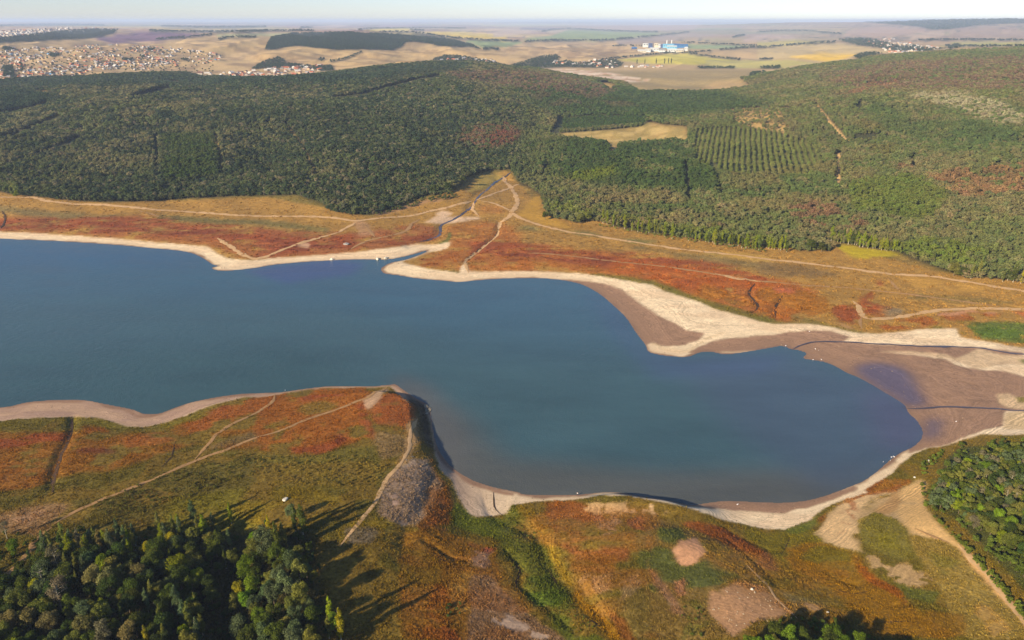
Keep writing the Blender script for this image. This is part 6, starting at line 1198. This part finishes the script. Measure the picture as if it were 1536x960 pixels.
def house_mesh(wi, ri, shape):
    if (wi, ri, shape) in HMESH: return HMESH[(wi, ri, shape)]
    w, d, hw, hr = [(11, 9, 3.4, 3.2), (9, 8, 5.8, 2.8), (15, 9, 3.2, 2.4), (8, 7, 3.0, 2.6)][shape]
    V = box_v(-w / 2, w / 2, -d / 2, d / 2, -2.5, hw); F = [list(f) for f in BF]; M = [0] * 6
    o = .5; k = len(V); e = hw - .15
    V += [(-w / 2 - o, -d / 2 - o, e), (w / 2 + o, -d / 2 - o, e), (w / 2 + o, d / 2 + o, e), (-w / 2 - o, d / 2 + o, e), (-w / 2 - o, 0, hw + hr), (w / 2 + o, 0, hw + hr)]
    for f in [(0, 1, 5, 4), (2, 3, 4, 5), (1, 2, 5), (3, 0, 4), (3, 2, 1, 0)]: F.append([k + i for i in f]); M.append(1)
    for y in (-d / 2 - .02, d / 2 + .02):                       # windows set on the long walls
        for x in (-w * .3, 0, w * .3):
            for z in ((1.0,) if hw < 5 else (1.0, 3.6)):
                k = len(V); V += [(x - .6, y, z), (x + .6, y, z), (x + .6, y, z + 1.3), (x - .6, y, z + 1.3)]; F.append([k, k + 1, k + 2, k + 3] if y < 0 else [k + 3, k + 2, k + 1, k]); M.append(2)
    V += box_v(w * .2, w * .2 + .7, d * .1, d * .1 + .7, hw + .5, hw + hr + .8); k = len(V) - 8
    for f in BF: F.append([k + i for i in f]); M.append(0)
    me = bpy.data.meshes.new("house"); me.from_pydata(V, [], F); me.polygons.foreach_set("material_index", M)
    me.materials.append(wall_ms[wi]); me.materials.append(roof_ms[ri]); me.materials.append(glass_m); me.update()
    HMESH[(wi, ri, shape)] = me; return me
TOWNS = [   # outline, number, group, where, chance of being counted singly
    ([(0, 73), (60, 72), (160, 66), (200, 70), (270, 72), (330, 82), (330, 90), (290, 100), (220, 106), (140, 104), (130, 112), (70, 118), (0, 121)], 430, "houses of the far-left town", "of the far-left town", (.40, .36, .2, .04), (.24, .26, .24, .24, .02)),
    (Z(280, 80, 6.98, (50, 222), (280, 205), (500, 200), (720, 190), (900, 160), (1130, 130), (1420, 125), (1420, 170), (1330, 200), (1380, 225), (1230, 255), (1000, 240), (800, 245), (520, 255)), 90, "houses strung along the wood's upper edge", "of the strip village", (.7, .2, .1, 0), (.25, .2, .2, .35, 0)),
    (Z(360, 20, 3.84, (1100, 285), (1180, 270), (1300, 262), (1480, 265), (1460, 285), (1200, 292)), 26, "houses of the small hill-foot village", "of the hill-foot village", (.7, .2, .1, 0), (.3, .2, .2, .3, 0)),
    (Z(760, 80, 6.4, (420, 100), (500, 62), (700, 85), (860, 65), (1000, 70), (1050, 110), (1130, 130), (1536, 120), (1536, 145), (1040, 145), (860, 140), (720, 130), (560, 110)), 46, "houses of the tree-lined middle village", "of the middle village", (.75, .2, .05, 0), (.3, .1, .2, .4, 0)),
    (Z(1250, 50, 7.68, (100, 85), (300, 110), (480, 90), (560, 50), (700, 60), (800, 110), (950, 140), (1120, 150), (1210, 170), (1190, 190), (950, 215), (740, 245), (640, 225), (500, 150), (300, 130)), 95, "houses of the right-hand village", "of the right-hand village", (.7, .2, .1, 0), (.25, .1, .25, .4, 0)),
    (Z(0, 20, 3.84, (0, 105), (250, 90), (420, 82), (660, 85), (660, 100), (300, 120), (0, 138)), 120, "specks of the highest far-left suburb", "", (.8, .2, 0, 0), (.1, .1, .2, .6, 0))]
stuffh = []; single_house = 0
for ti, (poly, n, grp, where, ww, rw) in enumerate(TOWNS):
    q = in_poly(poly, 6, 1700 + ti); rs = np.random.default_rng(1800 + ti); q = q[rs.permutation(len(q))]
    got = []
    rnd = rs.random(len(q)); dn = fbm(q[:, 0] + 100 * ti, q[:, 1] * 3, 26, 3, 77)
    q = q[rnd < (sstep(.33, .62, dn) + .08 if ti == 0 else 1)]
    for a in q:
        if all(abs(a[0] - c[0]) > 2.6 or abs(a[1] - c[1]) > 1.0 for c in got): got.append(a)
        if len(got) >= n: break
    w_ = place([g_[0] for g_ in got], [g_[1] for g_ in got])
    order = np.argsort(np.hypot(w_[:, 0], w_[:, 1])); hs_ = []
    for j, i in enumerate(order):
        wi = random.choices(range(4), ww)[0]; ri = random.choices(range(5), rw)[0]; sh = random.choices(range(4), (4, 2, 1.5, 3))[0]; rot = random.choice((.2, .2 + math.pi / 2, -.5, 1.1)) + random.uniform(-.12, .12); sc_ = random.uniform(.65, 1.05) * (1.0 if ti == 0 else 1.3)
        lim = [160, 60, 16, 24, 40, 0][ti]
        if j < lim:
            o = bpy.data.objects.new("house", house_mesh(wi, ri, sh)); COL.objects.link(o); o.location = w_[i]; o.rotation_euler = (0, 0, rot); o.scale = (sc_,) * 3
            size = ["small", "two-storey", "long", "tiny"][sh]
            tag(o, "house", "house", grp); hs_.append((o, got[i][0], got[i][1], f"{WN[wi]} {RN[ri]} house"))
        else: stuffh.append((*w_[i], sc_ * (1.35 if ti == 5 else 1.0), rot, wi, ri, sh))
    if hs_:
        for q, w2 in zip(hs_, rows_label([(q[1], q[2]) for q in hs_], 4)): q[0]["label"] = f"{q[3]}, {w2} {where}"
keys = sorted({h[5:] for h in stuffh}); C_H = piece_collection("house_piece", [house_mesh(*k_) for k_ in keys])
sh_ = np.array([h[:4] for h in stuffh])
mass("far_houses", sh_[:, :3], sh_[:, 3], sh_[:, 3], [keys.index(h[5:]) for h in stuffh], np.ones((len(sh_), 3)), C_H, "remaining tiny pale houses of the far towns", rot=np.array([h[4] for h in stuffh]))

# ------------------------------------------------------------------ the white and blue works on the plain
hall_m = {n: plain("works_" + n, alb(*c), .7, .06, .05) for n, c in (("white", (228, 226, 224)), ("cream", (222, 208, 186)), ("navy", (66, 84, 130)), ("sky", (140, 200, 232)), ("blue", (52, 116, 176)), ("grey", (150, 150, 156)))}
def works(u0, u1, vb, vt, depth, body, roof, label, pitched=True):
    p = place([u0, u1], [vb, vb]); c = p.mean(0); r = math.hypot(c[0], c[1]); k = r / FPX
    w = abs(u1 - u0) * k * 1.0; h = max((vb - vt) * k * .8, 5); az = math.atan2(c[0], c[1])
    e = bpy.data.objects.new("works_building", None); COL.objects.link(e); e.location = c; e.rotation_euler = (0, 0, -az + .1)
    V = box_v(-w / 2, w / 2, -depth / 2, depth / 2, -4, h); me = bpy.data.meshes.new("wall"); me.from_pydata(V, [], BF); me.materials.append(hall_m[body]); o = bpy.data.objects.new("wall", me); COL.objects.link(o); o.parent = e
    hr = min(.22 * depth, 6) if pitched else 1.0
    V = [(-w / 2 - .6, -depth / 2 - .6, h), (w / 2 + .6, -depth / 2 - .6, h), (w / 2 + .6, depth / 2 + .6, h), (-w / 2 - .6, depth / 2 + .6, h)]
    V += [(-w / 2 - .6, 0, h + hr), (w / 2 + .6, 0, h + hr)] if pitched else [(-w / 2 - .6, -depth / 2 - .6, h + hr), (w / 2 + .6, -depth / 2 - .6, h + hr), (w / 2 + .6, depth / 2 + .6, h + hr), (-w / 2 - .6, depth / 2 + .6, h + hr)]
    F = [(0, 1, 5, 4), (2, 3, 4, 5), (1, 2, 5), (3, 0, 4), (3, 2, 1, 0)] if pitched else [tuple(f) for f in BF]
    me = bpy.data.meshes.new("roof"); me.from_pydata(V, [], F); me.materials.append(hall_m[roof]); o = bpy.data.objects.new("roof", me); COL.objects.link(o); o.parent = e
    n = max(2, int(w / 12))
    for i in range(n):
        x = -w / 2 + w * (i + .5) / n; me = bpy.data.meshes.new("window"); me.from_pydata(box_v(x - w / n * .3, x + w / n * .3, -depth / 2 - .15, -depth / 2 + .1, h * .55, h * .8), [], BF); me.materials.append(glass_m); o = bpy.data.objects.new("window", me); COL.objects.link(o); o.parent = e
    tag(e, label, "factory", "buildings of the white and blue works")
for a in [(964.5, 971.5, 70.5, 64.5, 40, "white", "grey", "white block at the left end of the works", False), (972.8, 978.2, 71, 64.8, 30, "navy", "navy", "dark blue tower block, left of two at the works", False), (981.5, 986.5, 71, 64.5, 30, "cream", "cream", "cream tower beside the dark blue block", False), (987.5, 990.5, 71, 65.5, 30, "white", "white", "slim white tower of the works", False),
          (991, 994.5, 71.5, 66, 30, "navy", "navy", "dark blue block, right of two at the works", False), (995, 1009, 71.5, 66.8, 60, "sky", "sky", "pale blue hall in the middle of the works", True), (1006, 1018, 70.5, 66.5, 70, "sky", "blue", "blue-roofed hall of the works, left one", True), (1013, 1030, 71, 67.2, 80, "blue", "blue", "long blue hall at the right end of the works", True),
          (1001, 1014, 72.8, 69.5, 50, "sky", "white", "pale blue shed before the blue halls", True), (948, 955, 74, 71.8, 30, "navy", "blue", "small detached blue shed left of the works", True), (957, 968, 78.2, 75.6, 40, "cream", "white", "low cream shed in the front row, leftmost", True), (968.5, 975, 77.2, 73.8, 40, "white", "cream", "white shed in the front row beside the cream one", True), (975.5, 987, 76, 72.6, 40, "white", "white", "long white shed in the front row of the works", True),
          (988, 997, 77.5, 74.2, 40, "white", "grey", "white grey-roofed shed in the front row of the works", True), (1002, 1012, 78.2, 74, 40, "white", "white", "large white shed in the front row right of centre", True), (1014, 1024, 78, 74.5, 40, "cream", "white", "pale shed at the right end of the front row", True), (1027, 1031, 76, 71.5, 30, "white", "white", "small white house-like shed at the right end of the works", True)]: works(*a)
def silo(u, vb, vt, label):
    p = place([u], [vb])[0]; r = math.hypot(p[0], p[1]); k = r / FPX; h = (vb - vt) * k
    e = bpy.data.objects.new("silo", None); COL.objects.link(e); e.location = p
    V, F = tube([(0, 0, -3), (0, 0, h)], [4.5, 4.5], 16); me = mesh_from("tank", V, F); me.materials.append(hall_m["white"]); o = bpy.data.objects.new("tank", me); COL.objects.link(o); o.parent = e
    V, F = tube([(0, 0, h), (0, 0, h + 3.2)], [4.9, .3], 16); me = mesh_from("cone_roof", V, F); me.materials.append(hall_m["white"]); o = bpy.data.objects.new("cone_roof", me); COL.objects.link(o); o.parent = e
    tag(e, label, "silo", "silos of the works")
silo(1000.2, 67, 61.6, "tall white silo behind the works, left of two"); silo(1007.4, 67, 61.4, "tall white silo behind the works, right of two")
tp = place([955.5, 967, 984, 996.5, 1002.5, 1006.8], [97.5, 97.2, 97.0, 96.6, 96.4, 96.4])
for i, p in enumerate(tp):
    tree("poplar_tree", POP[i % 3], tuple(p), 1.9, i, LT(58, 66, 50), ["leftmost thin far poplar before the yellow-green field", "second thin far poplar before the yellow-green field", "third thin far poplar before the yellow-green field", "fourth far poplar, first of the three tallest", "fifth far poplar, middle of the three tallest", "rightmost far poplar before the yellow-green field"][i], "thin poplars by the middle village")

# ------------------------------------------------------------------ boulders, birds and people on the shores
rock_pale = plain("pale_rock", alb(226, 214, 198), .9, .15, 2, .3); rock_grey = plain("grey_rock", alb(168, 158, 152), .9, .2, 1.5, .4)
def boulder(u, v, size, mat, label, seed):
    import bmesh
    rng = np.random.default_rng(seed); bm = bmesh.new(); bmesh.ops.create_icosphere(bm, subdivisions=3, radius=.5)
    ph = rng.uniform(0, 6, 6)
    for vt in bm.verts:
        p = vt.co; k_ = 1 + .18 * math.sin(5 * p.x + ph[0]) + .14 * math.sin(7 * p.y + ph[1]) + .12 * math.sin(9 * p.z + ph[2]) + rng.uniform(-.04, .04)
        vt.co = Vector((p.x * k_ * 1.3, p.y * k_, max(p.z * k_ * .75, -.2)))
    me = bpy.data.meshes.new("boulder"); bm.to_mesh(me); bm.free(); me.materials.append(mat)
    o = bpy.data.objects.new("boulder", me); COL.objects.link(o); p = place([u], [v])[0]; o.location = (p[0], p[1], p[2] + size * .12); o.scale = (size,) * 3; o.rotation_euler = (0, 0, rng.uniform(0, 6))
    tag(o, label, "rock", "lone boulders on the shores")
for i, a in enumerate([(428, 750, 2.0, rock_pale, "white boulder alone on the near-left meadow above the groves"), (520, 367, 4.2, rock_grey, "grey boulder in the dark red far-shore grass"), (566, 389, 3.2, rock_pale, "pale sand-coloured rock at the inlet, left of two"), (579.5, 387.7, 3.0, rock_pale, "pale sand-coloured rock at the inlet, right of two"), (497.5, 389.5, 2.6, rock_pale, "white rock at the water's edge below the red meadow"),
                       (1385, 697, 1.2, rock_pale, "pale rock on the grassy rim of the right-hand bay"), (1394, 692, 1.3, rock_pale, "pale rock nearest the right-hand grove's tip"), (1372, 716, 1.0, rock_pale, "pale rock above the bare right-hand bank"), (1127.5, 884, .9, rock_pale, "white stone on the pale lower-right slope"), (1242, 919, .8, rock_pale, "white stone beside the dark tree shadow")]): boulder(*a, 40 + i)
bird_m = plain("white_feathers", (.75, .74, .72), .8, .05, 3)
def bird(u, v, water, label, i):
    """standing gull: body, neck, head, beak, tail and legs grown as one skin"""
    me = bpy.data.meshes.new("gull"); s = 1.35
    P = [(0, 0, .30), (.16, 0, .33), (.24, 0, .43), (.30, 0, .45), (.38, 0, .44), (-.16, 0, .29), (-.34, 0, .29), (.0, .05, .16), (.0, .05, 0), (.05, .05, 0), (.0, -.05, .16), (.0, -.05, 0), (.05, -.05, 0)]
    me.from_pydata([tuple(np.array(q) * s) for q in P], [(0, 1), (1, 2), (2, 3), (3, 4), (0, 5), (5, 6), (0, 7), (7, 8), (8, 9), (0, 10), (10, 11), (11, 12)], [])
    o = bpy.data.objects.new("gull", me); COL.objects.link(o); md = o.modifiers.new("skin", 'SKIN'); sb = o.modifiers.new("smooth", 'SUBSURF'); sb.levels = sb.render_levels = 1
    R = [.13, .11, .06, .06, .015, .10, .03, .02, .012, .012, .02, .012, .012]
    for q, r in zip(me.skin_vertices[0].data, R): q.radius = (r * s, r * s)
    me.skin_vertices[0].data[0].use_root = True; me.materials.append(bird_m)
    p = place([u], [v])[0]; o.location = (p[0], p[1], max(p[2], 0) + (0 if not water else -.2)); o.rotation_euler = (0, 0, i * 2.1)
    tag(o, label, "bird", "white birds along the water")
for i, (u, v, wt, lb) in enumerate([(1178.5, 519.2, 0, "white bird at the tip of the narrow inlet"), (1223, 524, 0, "white bird on the wet mud, upper of a pair"), (1228, 526, 0, "white bird on the wet mud, lower of a pair"), (1219.5, 540.3, 0, "white bird at the mud's water edge"), (1232, 540, 0, "white bird just right of the one at the water's edge"), (1325, 693, 1, "white bird floating off the right-hand beach"),
                                   (1337, 686.5, 0, "white bird on the right-hand beach rim, left of two"), (1341, 686, 0, "white bird on the right-hand beach rim, right of two"), (1335.5, 691.5, 0, "white bird lower on the right-hand beach rim"), (1434, 633, 0, "white bird alone on the brown mudflat"), (1214, 498, 0, "white bird on the sand above the inlet"), (428, 586, 0, "white bird on the near-left beach by the branch track"), (1106, 757.5, 0, "white bird on the lower-right beach")]): bird(u, v, wt, lb, i)
def person(u, v, shirt, label, turn):
    """a standing figure 1.75 m tall, one continuous skin, with clothes and hair as coloured faces of the body"""
    p = place([u], [v])[0]
    e = bpy.data.objects.new("person", None); COL.objects.link(e); e.location = (p[0], p[1], max(p[2], .02)); e.rotation_euler = (0, 0, turn)
    def skin(name, P, E, R, mat, root):
        me = bpy.data.meshes.new(name); me.from_pydata(P, E, []); o = bpy.data.objects.new(name, me); COL.objects.link(o); o.parent = e
        o.modifiers.new("skin", 'SKIN'); s_ = o.modifiers.new("smooth", 'SUBSURF'); s_.levels = s_.render_levels = 1
        for q, r in zip(me.skin_vertices[0].data, R): q.radius = (r, r * .8)
        me.skin_vertices[0].data[root].use_root = True; me.materials.append(mat); return o
    P = [(0, 0, .95), (0, 0, 1.15), (0, 0, 1.38), (0, 0, 1.48), (0, .02, 1.58), (0, .02, 1.70), (.19, 0, 1.40), (.26, .02, 1.12), (.27, .10, .88), (.27, .12, .80), (-.19, 0, 1.40), (-.26, .02, 1.12), (-.24, .14, .92), (-.23, .18, .86), (.10, 0, .90), (.11, .02, .50), (.11, -.02, .08), (.12, .14, .03), (-.10, 0, .90), (-.12, .04, .50), (-.13, 0, .08), (-.14, .16, .03)]
    E = [(0, 1), (1, 2), (2, 3), (3, 4), (4, 5), (2, 6), (6, 7), (7, 8), (8, 9), (2, 10), (10, 11), (11, 12), (12, 13), (0, 14), (14, 15), (15, 16), (16, 17), (0, 18), (18, 19), (19, 20), (20, 21)]
    skin("body", P, E, [.14, .13, .16, .055, .095, .07, .06, .045, .033, .03, .06, .045, .033, .03, .085, .06, .042, .04, .085, .06, .042, .04], skin_m, 0)
    skin("shirt", [(0, 0, .98), (0, 0, 1.16), (0, 0, 1.39), (.19, 0, 1.405), (.245, .015, 1.18), (-.19, 0, 1.405), (-.245, .015, 1.18)], [(0, 1), (1, 2), (2, 3), (3, 4), (2, 5), (5, 6)], [.165, .155, .18, .075, .065, .075, .065], shirt, 0)
    skin("trousers", [(0, 0, .97), (.10, 0, .88), (.11, .02, .50), (.11, -.02, .14), (-.10, 0, .88), (-.12, .04, .50), (-.13, 0, .14)], [(0, 1), (1, 2), (2, 3), (0, 4), (4, 5), (5, 6)], [.155, .105, .08, .065, .105, .08, .065], trouser_m, 0)
    skin("hair", [(0, -.02, 1.66), (0, 0, 1.73)], [(0, 1)], [.09, .075], hair_m, 0)
    tag(e, label, "person")
skin_m = plain("skin", alb(200, 150, 120), .7, .05, 5); trouser_m = plain("dark_cloth", (.03, .035, .05), .9, .1, 5); hair_m = plain("dark_hair", (.02, .015, .012), .8, .1, 5); white_cloth = plain("white_cloth", (.78, .77, .74), .9, .04, 5); red_cloth = plain("red_cloth", (.35, .05, .04), .9, .05, 5); dark_cloth2 = plain("black_cloth", (.025, .025, .03), .9, .05, 5)
person(866, 743.2, white_cloth, "person in a white shirt standing at the water on the near beach", 2.6)
person(333, 403.5, dark_cloth2, "person in dark clothes on the sandy point, left of two", 3.5); person(337, 403.2, red_cloth, "person in a red top on the sandy point, right of two", 2.2)

# ------------------------------------------------------------------ haze of the warm afternoon air
hz = bpy.data.meshes.new("haze"); hz.from_pydata(box_v(-112000, 112000, -2500, 58000, -5.0, 246.0), [], BF)
hm = bpy.data.materials.new("haze"); hm.use_nodes = True; nt = hm.node_tree; nt.nodes.clear()
out = N(nt, "ShaderNodeOutputMaterial"); pv = N(nt, "ShaderNodeVolumePrincipled")
pv.inputs["Color"].default_value = (.60, .76, 1.0, 1); pv.inputs["Density"].default_value = 6.0e-5; pv.inputs["Anisotropy"].default_value = 0.0
nt.links.new(pv.outputs[0], out.inputs["Volume"]); hz.materials.append(hm)
ho = bpy.data.objects.new("haze", hz); COL.objects.link(ho); tag(ho, "thin pale haze over the whole landscape", kind="stuff")
